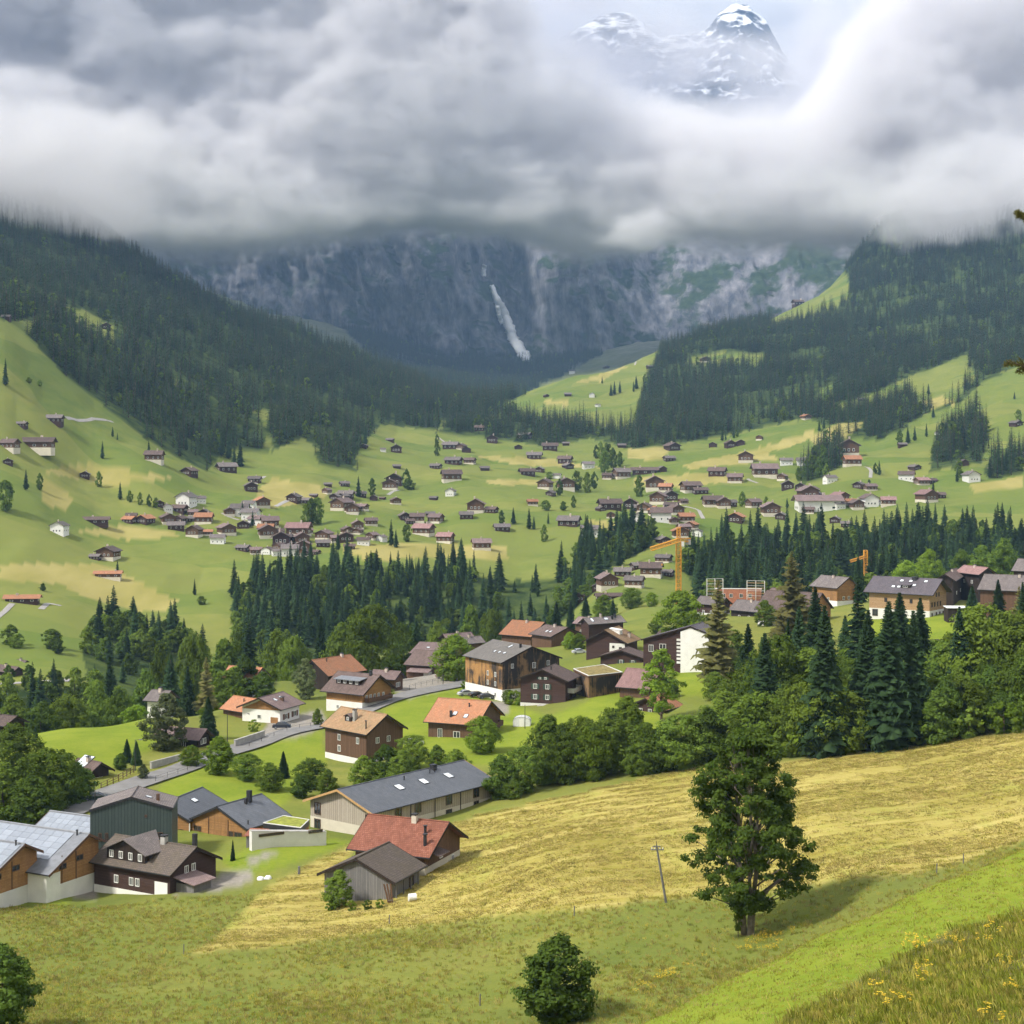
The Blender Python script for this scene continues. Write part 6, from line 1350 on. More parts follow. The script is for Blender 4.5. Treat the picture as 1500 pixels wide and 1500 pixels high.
for nm, lb, A, B, Rp, en, Y, wh, rf, wl_ in (('pink_roof_house', 'house with pale pinkish roof behind the large chalet', (1398,838), (1434,842), (1411.7,824.2), 'A', 545, 5, 'roof_pink', 'wood_black'), ('brown_gable_house', 'brown gabled house touching the right end of the large chalet', (1400,851), (1416,841), (1384,837), 'A', 518, 7, 'roof_brown', 'wood_black'), ('edge_house', 'house with grey-brown roof cut by the right edge behind the spruces', (1431,863.5), (1540,868), (1449,839), 'A', 472, 5, 'roof_greybrown', 'wood_brown'), ('edge_house', 'upper house with grey roof at the right edge of the picture', (1481,836), (1560,839), (1492,818), 'A', 575, 6, 'roof_greybrown', 'wood_darkbrown'),
    ('mauve_house', 'mauve roofed house right behind the dormer house', (538,993), (579,996), (545,976), 'A', 408, 4.4, 'roof_mauve', 'wood_brown'), ('brown_chalet', 'brown chalet between the brown and white house and the white block', (957,936), (1000,939), (968,919), 'A', 474, 5.5, 'roof_brown', 'wood_darkbrown'), ('grey_chalet', 'grey roofed chalet above the bright round tree near the white block', (1016,884), (1054,887), (1026,869), 'A', 560, 5.0, 'roof_greybrown', 'wood_darkbrown'), ('mauve_house', 'mauve roofed chalet left of the long grey-brown roof', (838,913), (872,916), (847,900), 'A', 560, 5.0, 'roof_mauve', 'wood_brown'), ('brown_chalet', 'brown chalet between the wide brown roof and construction site', (1120,872), (1160,875), (1130,857), 'A', 600, 6.0, 'roof_brown', 'wood_new'),
    ('timber_house', 'orange timber house with grey roof left of the large chalet', (1185,858), (1226,862), (1244,842), 'B', 565, 6.5, 'roof_greybrown', 'wood_new'), ('wide_brown_house', 'wide brown roofed timber house behind the larches', (1105,892), (1188,897), (1208,867), 'B', 505, 5.5, 'roof_brown', 'wood_new'), ('grey_roof_house', 'small grey roofed house next to the construction site', (1066,893), (1112,897), (1080,877), 'A', 545, 4.5, 'roof_greybrown', 'wood_black'), ('dark_barn', 'dark wooden barn with white roof panel beside the road fence', (95,1128), (130,1135), (146.7,1114.5), 'B', 294, 4.4, 'roof_brown', 'wood_black'),
    ('small_white_house', 'small white house with grey pointed roof among the trees above the bright meadow', (208.7,1026), (238,1028), (222,1010), 'A', 376, 4.6, 'roof_greybrown', 'plaster_white'), ('mauve_roof_house', 'house with mauve roof mostly hidden by the willow', (222,1080), (292,1085), (234,1056), 'A', 328, 3.4, 'roof_mauve', 'wood_black'), ('orange_hidden_house', 'small orange roofed house peeping out between the trees', (322,993), (372,996), (384.7,975.7), 'B', 428, 3.6, 'roof_orange', 'plaster_white'), ('left_edge_chalet', 'dark chalet at the left edge beside the bright meadow', (-44,1058), (6.7,1064), (25,1049), 'B', 372, 4.2, 'roof_brown', 'wood_black'), ('riverside_chalet', 'brown chalet with white base at the left edge by the far road', (-18,981), (17,986), (26,972), 'B', 560, 5.0, 'roof_brown', 'wood_darkbrown'), ('riverside_barn', 'small dark barn behind the left edge chalet by the far road', (14,974), (30,976), (37,966), 'B', 585, 5.0, 'roof_brown', 'wood_black')):
    S = house(nm, lb, A, B, Rp, en, Y, wh, rf, wl_, 'plaster_white' if wl_ in ('wood_darkbrown', 'wood_new') else None, 1.8, deep=5); chimney(S, .5, .88, .7, .8); wins(S, 'r', [(.3, 2.2, 1.0, 1.2), (.55, 2.2, 1.0, 1.2)]); wins(S, 'f', [(.3, 1.6, 1.0, 1.2), (.65, 1.6, 1.0, 1.2)])
    if nm == 'dark_barn': skylight(S, .35, .3, 3.2, 3.0)

# ---- far chalets: a few kinds, every one its own object
FKIND = {}
def far_kind(key, L, d, h, wh, roof, wall, plinth, pl):
    e = {}; W = 2 * d; oe, og = 1.1, 1.0; p = h / d; zt = wh + oe * p - .2
    e['wall'] = MB().prism([(oe - d, pl if plinth else -3), (d - oe, pl if plinth else -3), (d - oe, zt), (0, wh + h - .22), (oe - d, zt)], 'x', og - L/2, L/2 - og).mesh('wall', M[wall])
    if plinth: e['plinth'] = MB().box(og - L/2 - .03, L/2 - og + .03, oe - d - .03, d - oe + .03, -3, pl).mesh('plinth', M[plinth])
    e['roof'] = MB().quad8([(-L/2, -d, wh), (L/2, -d, wh), (L/2, 0, wh + h), (-L/2, 0, wh + h)], .25).quad8([(-L/2, .002, wh + h), (L/2, .002, wh + h), (L/2, d, wh), (-L/2, d, wh)], .25).mesh('roof', M[roof])
    FKIND[key] = (e, L, d, h, wh, pl, bool(plinth))
RF = {'b': 'roof_brown', 'm': 'roof_mauve', 'o': 'roof_orange', 'g': 'roof_greybrown', 'r': 'roof_pink'}
for r_ in RF:
    far_kind(r_ + 'd', 13, 5.4, 2.5, 3.6, RF[r_], 'wood_darkbrown', None, 0); far_kind(r_ + 'w', 14, 6.0, 2.8, 5.0, RF[r_], 'wood_brown', 'plaster_cream', 1.7); far_kind(r_ + 'W', 14, 6.0, 2.8, 5.4, RF[r_], 'plaster_white', None, 0)
FARH = '''8,468,12,gd 153,482,18,bd 78,620,22,gd 30,626,16,gd 12,660,26,bw 50,660,50,bw 10,680,18,gd 123,700,17,gd 224,677,24,bw 276,697,23,bd 330,692,32,gd 372,707,18,gd 366,720,24,gd 154,0,0,x
232,742,18,bd 271,742,28,gW 261,752,24,bd 188,767,22,od 211,768,26,od 244,768,28,bw 262,766,20,bd 256,777,26,gd 297,768,24,ow 283,787,22,bw 330,784,32,mw 318,797,20,gW 298,757,16,gd 350,757,24,gW 366,762,26,gW 376,770,28,mW 382,744,28,ow 394,774,28,mw 404,785,24,bd 390,789,32,bw 436,787,34,rw 474,791,26,mw 410,799,30,bd 441,798,26,mw 355,808,22,gd 391,812,18,bW 408,806,20,bw 424,815,24,gW 443,809,24,mw 472,802,22,gd 506,794,26,bd 447,738,16,gd 459,729,12,gd 490,733,16,gd 506,731,22,gd 500,748,34,mw 515,751,22,bw 480,713,12,gd 504,713,16,gd
137,768,38,bd 85,782,22,gW 156,820,30,bw 138,820,16,gd 157,848,36,ow 30,884,46,od
571,647,12,gd 533,657,12,gd 580,663,18,gd 561,662,9,gW 660,658,24,gd 676,659,16,bw 683,663,14,bd 664,681,26,gd 638,687,18,gd 688,680,18,bw 710,690,14,gd 661,706,30,bw 581,687,12,gd 577,712,24,bd 571,718,22,bw 660,727,16,gW 635,733,13,gd 547,733,11,gd 579,739,18,bw 703,632,16,bd 721,649,17,bd 769,643,22,gd 759,658,12,bd 806,660,22,bd 783,673,22,gd 829,653,10,gd 828,679,22,bd 772,697,24,bd 791,692,15,gd 832,687,18,gd 862,687,18,gW 816,701,13,gW 799,717,24,bw 829,718,26,bw 807,727,16,gd 780,741,16,ow 697,752,26,mw 720,752,20,bd 911,702,26,gw 890,703,16,bw 945,695,36,bd 970,691,14,gd 985,660,24,bd 981,676,18,gd 911,656,12,gd 960,719,28,mw 894,747,34,bd 880,749,16,gd
592,762,20,gd 600,768,16,bd 611,766,20,bw 638,767,24,mw 630,756,14,gd 683,761,20,gd 620,785,32,rw 652,796,26,rw 705,806,28,mw 735,779,24,gd 834,772,34,gd 895,759,14,bw 866,786,22,gW 924,746,24,bd 945,751,24,bw 965,739,28,mw 935,766,20,gW 970,766,32,bW 990,754,26,bw 1006,766,24,ow 984,745,22,bd 508,783,22,bw 523,776,20,mw 545,791,20,mw 532,799,18,bW
1013,722,30,bw 1045,743,28,bw 1070,742,20,gd 1105,744,24,mw 1014,776,22,ow 1080,766,30,od 1130,756,26,mw 1185,733,28,mw 1192,725,22,bW 1200,750,62,mW 1232,735,26,rw 1247,741,18,ow 1275,742,24,bW 1303,741,22,rw 1225,766,20,gd 1360,736,30,rw 1155,717,20,gd 1217,708,20,gW 1260,716,22,gd
1170,448,17,bd 1033,531,14,bw 1181,615,15,ow 1045,655,14,bd 1070,656,16,bd 1085,652,12,bd 1113,645,12,bw 1094,678,26,bw 1052,698,28,bd 1078,708,24,mw 1122,700,34,mw 1147,704,18,mw 1153,682,18,gW 1178,683,20,gW 1245,669,34,bw 1250,683,24,ow 1330,705,26,bW 1341,689,18,gd 1352,711,22,rw 1365,709,18,bd 1425,706,22,gW 1412,682,14,gd 1323,655,12,gd 1375,637,9,gW 1490,625,18,gd 1497,669,14,gW 1263,588,12,gd 867,582,8,gW 888,540,10,gd 838,548,9,gW 800,582,9,bd 832,581,10,gd 953,540,12,gd 876,596,9,gW
973,825,26,gw 935,834,24,gd 955,846,34,bw 913,845,26,gd 979,845,20,gd 930,861,30,gw 890,863,32,mw 875,865,16,gd 892,880,36,bd 852,881,28,bd 972,797,22,gd 998,789,24,ow 1022,786,18,gW 864,787,24,gW 915,788,14,bw 1455,690,12,gd 560,732,10,bd'''
CW = {'bd': 'dark wooden chalet with brown roof', 'bw': 'brown chalet with white base', 'bW': 'white house with brown roof', 'gd': 'dark wooden hut with grey roof', 'gw': 'grey roofed chalet with white base', 'gW': 'white house with grey roof', 'od': 'dark wooden house with orange roof', 'ow': 'wood and white house with orange roof', 'mw': 'wood and white chalet with mauve roof', 'mW': 'white house with mauve roof', 'rw': 'wood and white house with pinkish roof'}
def cluster(px, py):
    if py > 788 and px > 840: return 'row above the gorge'
    if px > 900 and py > 714: return 'village behind the crane'
    if px > 1000: return 'right hand slope'
    if py < 600: return 'knoll under the waterfall'
    if px < 180 and py > 735: return 'lower left meadows'
    if px < 425 and py < 735: return 'left hillside meadows'
    if px < 550 and py > 728: return 'left centre hamlet'
    return 'middle valley meadows'
fh = []
for t in FARH.split():
    a, b, c, k = t.split(',')
    if k != 'x':
        fh.append((float(a), float(b), float(c) * 1.12, k)); q_ = random.Random(a + b)
        # the hamlets are packed: a neighbour close by
        if cluster(fh[-1][0], fh[-1][1]) in ('left centre hamlet', 'village behind the crane') and q_.random() < .75:
            fh.append((fh[-1][0] + q_.choice((-1, 1)) * q_.uniform(12, 22), fh[-1][1] + q_.uniform(-7, 7), q_.uniform(16, 26), q_.choice(('bd', 'bw', 'mw', 'gd', 'mw', 'bw', 'gW', 'ow'))))
from collections import defaultdict
grp = defaultdict(list)
for t in fh: grp[(CW[t[3]], cluster(t[0], t[1]))].append(t)
ORD = ['leftmost', '2nd from left', '3rd from left', '4th from left', '5th from left', '6th from left', '7th from left', '8th from left', '9th from left', '10th from left', '11th from left', '12th from left', '13th from left', '14th from left', '15th from left', '16th from left', '17th from left', '18th from left', '19th from left', '20th from left', '21st from left', '22nd from left', '23rd from left', '24th from left', '25th from left', '26th from left', '27th from left', '28th from left', '29th from left', '30th from left']
_fw = MB().box(-.55, .55, -.06, .04, 0, 1.25).mesh('window', M['frame_white']); _fp = MB().box(-.42, .42, -.075, .02, .12, 1.13).mesh('pane', M['window_glass'])
def far_house(px, py, wpx, key, label, group):
    p = hit(px, py, 430); kd, L, d, h, wh, pl, has = FKIND[key]; r_ = random.Random(int(px * 131 + py * 17))
    gable = r_.random() < .45; rz = (R(90) if gable else 0) + r_.uniform(-.5, .5)
    vis = abs(L * math.cos(rz)) + abs(2 * d * math.sin(rz)); s = wpx / F * p.y / vis * 1.05; lng = 1.0
    if wpx >= 40: lng = 2.0; rz = r_.uniform(-.2, .2); s = wpx / F * p.y / (L * lng) * 1.05
    z = min(p.z, float(ground(p.x, p.y))); e = empty('chalet' if key[1] != 'W' else 'white_house', (p.x, p.y + .3 * min(vis, 15) * s, z - .1), rz, s); e.scale = (s * lng, s, s * r_.uniform(.95, 1.2))
    for nm, me in kd.items(): obj(nm, me, e)
    if wpx >= 16:
        for u in (-.26, .02, .28):
            for (x, y, rr) in ((u * L, -(d - 1.1) - .005, 0), (L/2 - 1.0 + .005, u * d * 1.2, R(90)), (-(L/2 - 1.0) - .005, u * d * 1.4, R(-90))):
                o = obj('window', _fw, e); o.location = (x, y, 2.4 if has else 1.4); o.rotation_euler = (0, 0, rr); obj('pane', _fp, o)
        MB_c = obj('chimney', FCH, e); MB_c.location = (L * r_.uniform(-.2, .25), .8 * r_.choice((-1, 1)), wh + h - .5)
    tag(e, label, 'house', group)
FCH = MB().box(-.4, .4, -.4, .4, -.4, 1.6).mesh('chimney', M['chimney_render'])
for (ds, cl_), L_ in grp.items():
    L_.sort()
    for i, t in enumerate(L_):
        lb = ('%s on the %s' % (ds, cl_)) if len(L_) == 1 else '%s, %s on the %s' % (ds, ORD[min(i, 29)], cl_)
        lb = lb.replace('on the row', 'in the row').replace('on the left centre', 'in the left centre').replace('on the village', 'in the village')
        far_house(*t, lb, 'chalets of the ' + cl_)
# ================================================================ ROADS, FENCES AND SMALL THINGS
def path_pts(pix, Y=None, step=2.5):
    """pixel polyline -> evenly spaced ground points"""
    P = []
    for p in pix:
        if len(p) == 3: x, y, _ = P3(*p); P.append(Vector((x, y)))
        else: q = hit(p[0], p[1], 430); P.append(q.xy)
    out = []
    for a, b in zip(P[:-1], P[1:]):
        n = max(1, int((b - a).length / step))
        for k in range(n): out.append(a.lerp(b, k / n))
    out.append(P[-1])
    for _ in range(2): out = [out[0]] + [(out[i - 1] + out[i] * 2 + out[i + 1]) / 4 for i in range(1, len(out) - 1)] + [out[-1]]
    return out
def road(name, pix, width, m_, lift=.12, step=2.5):
    pts = path_pts(pix, step=step); v = []; f = []; K = 5
    for i, p in enumerate(pts):
        d = (pts[min(i + 1, len(pts) - 1)] - pts[max(i - 1, 0)]).normalized(); n = Vector((-d.y, d.x))
        zc = max(float(ground(*(p + n * (k / (K - 1) - .5) * width))) for k in range(K)) * .5 + float(ground(*p)) * .5
        for k in range(K):
            q = p + n * (k / (K - 1) - .5) * width; z = (max(float(ground(*q)), zc - .2) if width > 3.5 else float(ground(*q))) + lift - (.05 if k in (0, K - 1) else 0); v.append((q.x, q.y, z))
    for i in range(len(pts) - 1):
        for k in range(K - 1): a = i * K + k; f.append((a, a + 1, a + K + 1, a + K))
    o = obj(name, mesh_np(name, v, f, M[m_], True)); tag(o, kind='structure'); return pts
vil = road('village_road', [(60,1205,262),(140,1172,278),(195,1152,287),(250,1133,299),(310,1108,315),(370,1088,331),(430,1070,346),(500,1047,367),(560,1030,386),(620,1015,405),(690,1000,425),(760,985,460)], 6.4, 'asphalt', .35)
road('far_road', [(-20,1004,540),(30,1003,542),(70,1000,549),(105,998,556)], 3.2, 'concrete_road', .3)
road('farm_track', [(-6,905,660),(8,892,676),(18,886,690)], 2.8, 'concrete_road', .3)
for k, p in enumerate(([(60,893),(70,884),(90,888)], [(350,762),(336,758),(326,752)], [(404,742),(412,738),(440,726)], [(375,709),(380,702),(388,698)], [(1095,702),(1110,708)], [(1275,700),(1276,690),(1268,684)], [(1002,742),(1024,748),(1030,760)], [(97,613),(130,616),(165,618)], [(640,640),(655,650),(662,655)], [(568,725),(585,718)], [(930,535),(936,528),(940,526)])):
    road('hamlet_lane', p, 2.8, 'concrete_road', .2, 1.5)
def fence(name, label, pix, h=1.0, gap=2.2, rails=2, m_='wood_grey', pr=.06, off=0.0, cat='fence'):
    pts = path_pts(pix, step=gap); e = empty(name, (pts[0].x, pts[0].y, float(ground(*pts[0])))); o0 = e.location
    pm = MB().tube((0, 0, -.4), (0, 0, h), pr, pr * .9, 6).mesh('post', M[m_]); tops = []
    for p in pts: z = float(ground(*p)) + off; q = obj('post', pm, e); q.location = (p.x - o0.x, p.y - o0.y, z - o0.z); tops.append(q.location.copy())
    for r_ in range(rails):
        zz = h * (.95 - .42 * r_)
        for a, b in zip(tops[:-1], tops[1:]): MB().tube(a + Vector((0, 0, zz)), b + Vector((0, 0, zz)), pr * .6, None, 5).build('rail', M[m_], e)
    tag(e, label, cat)
fence('road_railing', 'metal railing along the lower side of the village road', [(228,1150,290),(262,1135,297),(300,1120,308),(325,1111,314)], 1.1, 3.0, 2, 'dark_metal', .04, .2)
fence('wooden_road_fence', 'reddish wooden fence along the upper side of the road by the dark barn', [(148,1158,284),(175,1148,290),(196,1136,298)], 1.1, 2.0, 3, 'wood_brown', .09, .2)
slab_wall('roadside_wall', 'low grey retaining wall beside the road below the willow', P3(222,1124,303), P3(268,1112,313), .4, 1.0, 'concrete')
slab_wall('drive_wall', 'stepped concrete wall by the drive of the white gabled house', P3(345,1092,327), P3(388,1078,338), .4, 1.1, 'concrete')
fence('lane_railing', 'thin dark railing on the grass edge of the road above the lawn', [(365,1102,328),(400,1092,338),(440,1080,350),(470,1068,362)], 1.0, 5.0, 1, 'dark_metal', .05, .1)
fence('plaza_railing', 'light railing beside the gravel yard next to the road', [(600,1013,408),(625,1006,418),(650,1000,426)], 1.0, 3.0, 2, 'dark_metal', .04, .3)
# single meadow fence posts
for (px, py, Y), lb in (((269,1391,178), 'lone fence post at the left tip of the hay field'), ((841,1325,178), 'lone fence post on the hay field border left of the pole'), ((1372,1272,168), 'lone fence post at the right end of the long grass'), ((1411,1268,172), 'lone short post on the hay edge near the bright slope'), ((570,1356,192), 'lone thin post below the grey barn'), ((438,1287,226), 'stout wooden stump post at the track above the hay field'), ((703,1458,146), 'lone small post in the long grass near the small round tree')):
    x, y, _ = P3(px, py, Y); e = empty('fence_post', (x, y, float(ground(x, y)))); big = 'stout' in lb
    MB().tube((0, 0, -.4), (.03, 0, 1.15), .2 if big else .07, .18 if big else .06, 7).build('post', M['wood_grey'], e); MB().tube((0, -.06, .9), (.02, -.12, .9), .03, .02, 5).build('insulator', M['dark_metal'], e); tag(e, lb, 'post')
# leaning telegraph pole
x, y, _ = P3(976, 1322, 180); e = empty('telegraph_pole', (x, y, float(ground(x, y)))); t = Vector((-1.15, 0, 6.7))
MB().tube((0.07, 0, -.6), t, .15, .11, 8).build('pole', M['wood_grey'], e)
for k, w in ((.93, 1.5), (.985, .9)): c = t * k; MB().box(c.x - w/2, c.x + w/2, -.2, -.08, c.z - .06, c.z + .06).build('crossarm', M['wood_grey'], e)
for dx in (-.65, -.3, .3, .65): c = t * .93; MB().tube((c.x + dx, -.14, c.z + .06), (c.x + dx, -.14, c.z + .28), .05, .04, 6).build('insulator', M['frame_white'], e)
MB().tube(t, t + Vector((-.02, 0, .5)), .05, .03, 6).build('pole_tip', M['dark_metal'], e)
tag(e, 'leaning wooden telegraph pole with cross-arms at the hay field edge', 'pole')
# street lamps and line poles in the village
def lamp(px, py, Y, h, label, arm=.9):
    x, y, _ = P3(px, py, Y); e = empty('street_lamp', (x, y, float(ground(x, y)))); MB().tube((0, 0, -.3), (0, 0, h), .09, .06, 8).build('post', M['dark_metal'], e)
    if arm: MB().tube((0, 0, h), (arm, 0, h + .1), .05, .04, 6).build('arm', M['dark_metal'], e); MB().box(arm - .1, arm + .5, -.14, .14, h + .02, h + .16).build('lamp_head', M['roof_metal'], e)
    tag(e, label, 'lamp')
lamp(198, 1132, 300, 6.0, 'thin street lamp between the narrow conifers and the road'); lamp(769, 1065, 345, 5.4, 'tall thin post on the lawn in front of the dark chalet', 0); lamp(649, 1006, 420, 6.0, 'thin post at the road left of the weathered building', 0); lamp(333, 1086, 330, 7, 'thin pale pole by the white gabled house', 0); lamp(720, 1000, 424, 5, 'street lamp near the weathered building', .8)
lamp(139, 1196, 268, 5.5, 'thin pole at the lower road beside the green car', 0)
# white greenhouse tent on the lawn
x, y, _ = P3(764, 1062, 348); e = empty('greenhouse_tent', (x, y, float(ground(x, y))), -.1); c = MB(); n = 8; w, hgt, ln = 2.0, 2.2, 2.6
pr = [(w * math.cos(math.pi * k / n) * .98, 1.2 + 1.0 * math.sin(math.pi * k / n)) for k in range(n + 1)]
c.prism([(w * .98, 0)] + pr + [(-w * .98, 0)], 'y', 0, ln); c.build('cover', M['canvas_white'], e)
for yy in (-.03, ln * .5, ln + .03):
    b = MB()
    for k in range(n): b.tube((pr[k][0] * 1.02, yy, pr[k][1] * 1.015), (pr[k + 1][0] * 1.02, yy, pr[k + 1][1] * 1.015), .035, None, 5)
    b.build('hoop', M['roof_metal'], e)
MB().box(-.5, .5, -.05, -.01, 0, 1.7).build('door_flap', M['plaster_white'], e); tag(e, 'small white greenhouse tent standing on the lawn', 'tent')
# cars
def car(px, py, Y, rz, col, label, van=False):
    x, y, _ = P3(px, py, Y); m_ = mat('paint_%.2f_%.2f_%.2f' % col, col, .03, 2, .25, spec=.7); e = empty('parked_car', (x, y, float(ground(x, y)) + .12), rz)
    b = MB(); hw = .86; prof = [(-2.1, .28), (-2.15, .62), (-2.05, .86), (-1.5, .95), (-.95, 1.42), (.75, 1.46), (1.55, .98), (2.05, .82), (2.15, .55), (2.1, .28)]
    lo = [(-2.1, .28), (-2.15, .62), (-2.05, .86), (-1.5, .95), (1.55, .98), (2.05, .82), (2.15, .55), (2.1, .28)]
    b.prism(lo, 'y', -hw, hw); up = [(-1.48, .95), (-.95, 1.42), (.45, 1.46), (1.5, .97)]
    v = [(p[0], -hw + (.0 if p[1] < 1 else .16), p[1]) for p in up] + [(p[0], hw - (.0 if p[1] < 1 else .16), p[1]) for p in up]
    b.add(v, [(3, 2, 1, 0), (4, 5, 6, 7), (0, 1, 5, 4), (1, 2, 6, 5), (2, 3, 7, 6), (3, 0, 4, 7)]); b.build('body', m_, e)
    g = MB()
    for s in (-1, 1): g.add([(-1.3, s * (hw - .005), 1.0), (1.25, s * (hw - .005), 1.0), (.42, s * (hw - .135), 1.38), (-.9, s * (hw - .135), 1.36)], [(0, 1, 2, 3)])
    g.add([(1.48, -.75, 1.0), (1.48, .75, 1.0), (.56, .66, 1.43), (.56, -.66, 1.43)], [(0, 1, 2, 3)]); g.add([(-1.47, -.75, .985), (-1.47, .75, .985), (-1.02, .66, 1.38), (-1.02, -.66, 1.38)], [(0, 1, 2, 3)])
    for q in range(len(g.v)): pass
    go_ = g.build('windows', M['window_glass'], e); go_.scale = (1.012, 1.012, 1.004)
    for sx in (-1.35, 1.38):
        for s in (-1, 1):
            w_ = MB().tube((sx, s * .74, .31), (sx, s * .89, .31), .32, None, 14).build('wheel', M['dark_metal'], e); MB().tube((sx, s * .885, .31), (sx, s * .90, .31), .19, None, 10).build('rim', M['roof_metal'], w_)
    for s in (-1, 1): MB().box(2.08, 2.17, s * .62 - .2, s * .62 + .2, .58, .74).build('headlight', M['frame_white'], e); MB().box(-2.17, -2.08, s * .65 - .15, s * .65 + .15, .62, .8).build('tail_light', M['roof_red'], e)
    tag(e, label, 'car')
car(140, 1173, 277, .15, (0.02, 0.045, 0.035), 'dark green car parked on the road at the left trees'); car(413, 1063, 353, .05, (0.015, 0.02, 0.035), 'dark blue car parked before the white gabled house')
car(682, 1021, 400, .5, (0.55, 0.57, 0.60), 'silver car parked at the foot of the weathered building'); car(698, 1022, 398, .5, (0.03, 0.03, 0.03), 'black car parked second from left by the weathered building'); car(712, 1024, 396, .4, (0.05, 0.05, 0.055), 'dark grey car parked at the right by the weathered building'); car(649, 995, 436, .2, (0.3, 0.22, 0.18), 'brownish car parked by the round tree at the road'); car(606, 1083, 330, .4, (0.72, 0.72, 0.70), 'white car on the drive of the orange roofed house'); car(848, 961, 470, .3, (0.6, 0.63, 0.68), 'light car on the forecourt behind the dark chalet')
# clutter of the farmyard
x, y, _ = P3(604, 1316, 204); e = empty('silage_bale', (x, y, float(ground(x, y)) + .45), .3); MB().tube((-.5, 0, 0), (.5, 0, 0), .5, None, 14).build('wrap', M['canvas_white'], e); MB().tube((-.505, 0, 0), (-.515, 0, 0), .3, None, 12).build('bale_end', M['frame_white'], e); tag(e, 'white wrapped bale beside the grey barn', 'bale')
x, y, _ = P3(382, 1291, 224); 
for k, (dx, lb) in enumerate(((0, 'left one of two white covered heaps on the yard'), (1.3, 'right one of two white covered heaps on the yard'))):
    v, f = [], []; 
    e = empty('covered_heap', (x + dx * .8, y + .2 * k, float(ground(x + dx, y))), k, .7); b = MB()
    for a_, r_, z_ in ((0, .75, 0), (1, .7, .35), (2, .45, .62)):
        for q in range(10): t_ = 6.283 * q / 10; v.append((r_ * math.cos(t_) * (1.1 + .1 * math.sin(3 * t_)), r_ * math.sin(t_), z_ + .05 * math.cos(4 * t_)))
    for r_ in range(2):
        for q in range(10): f.append((r_ * 10 + q, r_ * 10 + (q + 1) % 10, r_ * 10 + 10 + (q + 1) % 10, r_ * 10 + 10 + q))
    f.append(tuple(range(20, 30))); obj('cover', mesh_np('cover', v, f, M['canvas_white'], True), e); MB().tube((-.8, -.3, .02), (.7, -.55, .05), .05).build('weight_plank', M['wood_grey'], e); tag(e, lb, 'heap')
for k, (dx, tilt) in enumerate(((0, .5), (.35, .3), (-.3, .7))):
    x, y, _ = P3(572 + dx * 8, 1324, 204.6); e = empty('leaning_plank', (x, y, float(ground(x, y)))); b = MB(); b.add([(-.12, 0, -.1), (.12, 0, -.1), (.12, .06, -.1), (-.12, .06, -.1), (-.12 - tilt, .5, 2.4), (.12 - tilt, .5, 2.4), (.12 - tilt, .56, 2.4), (-.12 - tilt, .56, 2.4)], [(0,3,2,1),(4,5,6,7),(0,1,5,4),(1,2,6,5),(2,3,7,6),(3,0,4,7)]); b.build('board', M['wood_brown'], e); MB().box(-.13, .13, -.012, -.002, .3, .4).build('batten', M['wood_grey'], e)
    tag(e, ('middle', 'right', 'left')[k] + ' one of three planks leaning on the grey barn corner', 'plank')
# garden by the timber hall: cypress, stone terrace, hedge by the barn
put(341, 1230, 0, 236, 'spruce_dense', 'slim dark cypress in the garden below the honey timber building', w=.62, name='cypress_tree')
for px, py, Y, key, h, lb in ((485,1330,204.5,'bush0',1.6,'low hedge bush left of the grey barn front'), (515,1333,203,'bush0',1.3,'hedge bush in the middle before the grey barn'), (538,1332,202.6,'bush0',1.2,'hedge bush right of the middle before the grey barn'), (556,1329,202.6,'bush0',1.1,'hedge bush at the right corner before the grey barn'), (420,1232,250,'bush1',1.2,'small garden bush below the white garage wall'), (432,1233,250,'bush0',1.6,'young garden shrub left of the long building'), (548,1027,392,'bush0',2.2,'shrub in the garden right of the dormer house'), (572,1022,398,'bush0',2.0,'green shrub along the dormer house wall'), (655,993,440,'bush0',2.6,'hedge bush under the bright round tree'), (682,1008,412,'bush0',2.4,'hedge bush at the left corner of the weathered building'), (755,1032,384,'bush1',3.4,'shrub between the weathered building and the dark chalet'), (745,1030,386,'leaf0',3.6,'leafy shrub at the corner of the weathered building'), (372,1060,352,'bush0',2.6,'shrub at the white gabled house wall'), (465,1052,360,'leaf1',4.0,'round shrub left of the tall brown house'), (300,1030,372,'bush1',2.6,'bright hedge bush by the mauve roof'), (200,1045,370,'bush1',3.6,'bright hedge left of the small white house'), (188,1048,368,'bush1',3.2,'bright rounded hedge on the meadow edge'), (1290,1090,268,'bush0',5,'dark shrub at the hay field edge under the wood'), (1350,1082,266,'bush1',4.5,'light shrub at the hay field edge under the wood'), (1230,1095,266,'bush0',5,'shrub at the hay field edge behind the maple'), (1420,1072,264,'bush0',5,'shrub at the hay field edge far right'), (1180,1095,268,'bush1',5,'light shrub at the hay field edge right of the maple'), (1470,1070,262,'bush1',5,'light shrub near the right end of the field edge')):
    x, y, _ = P3(px, py, Y); tree('bush', key, (x, y, float(ground(x, y))), h, 1.0, label=lb, cat='bush')
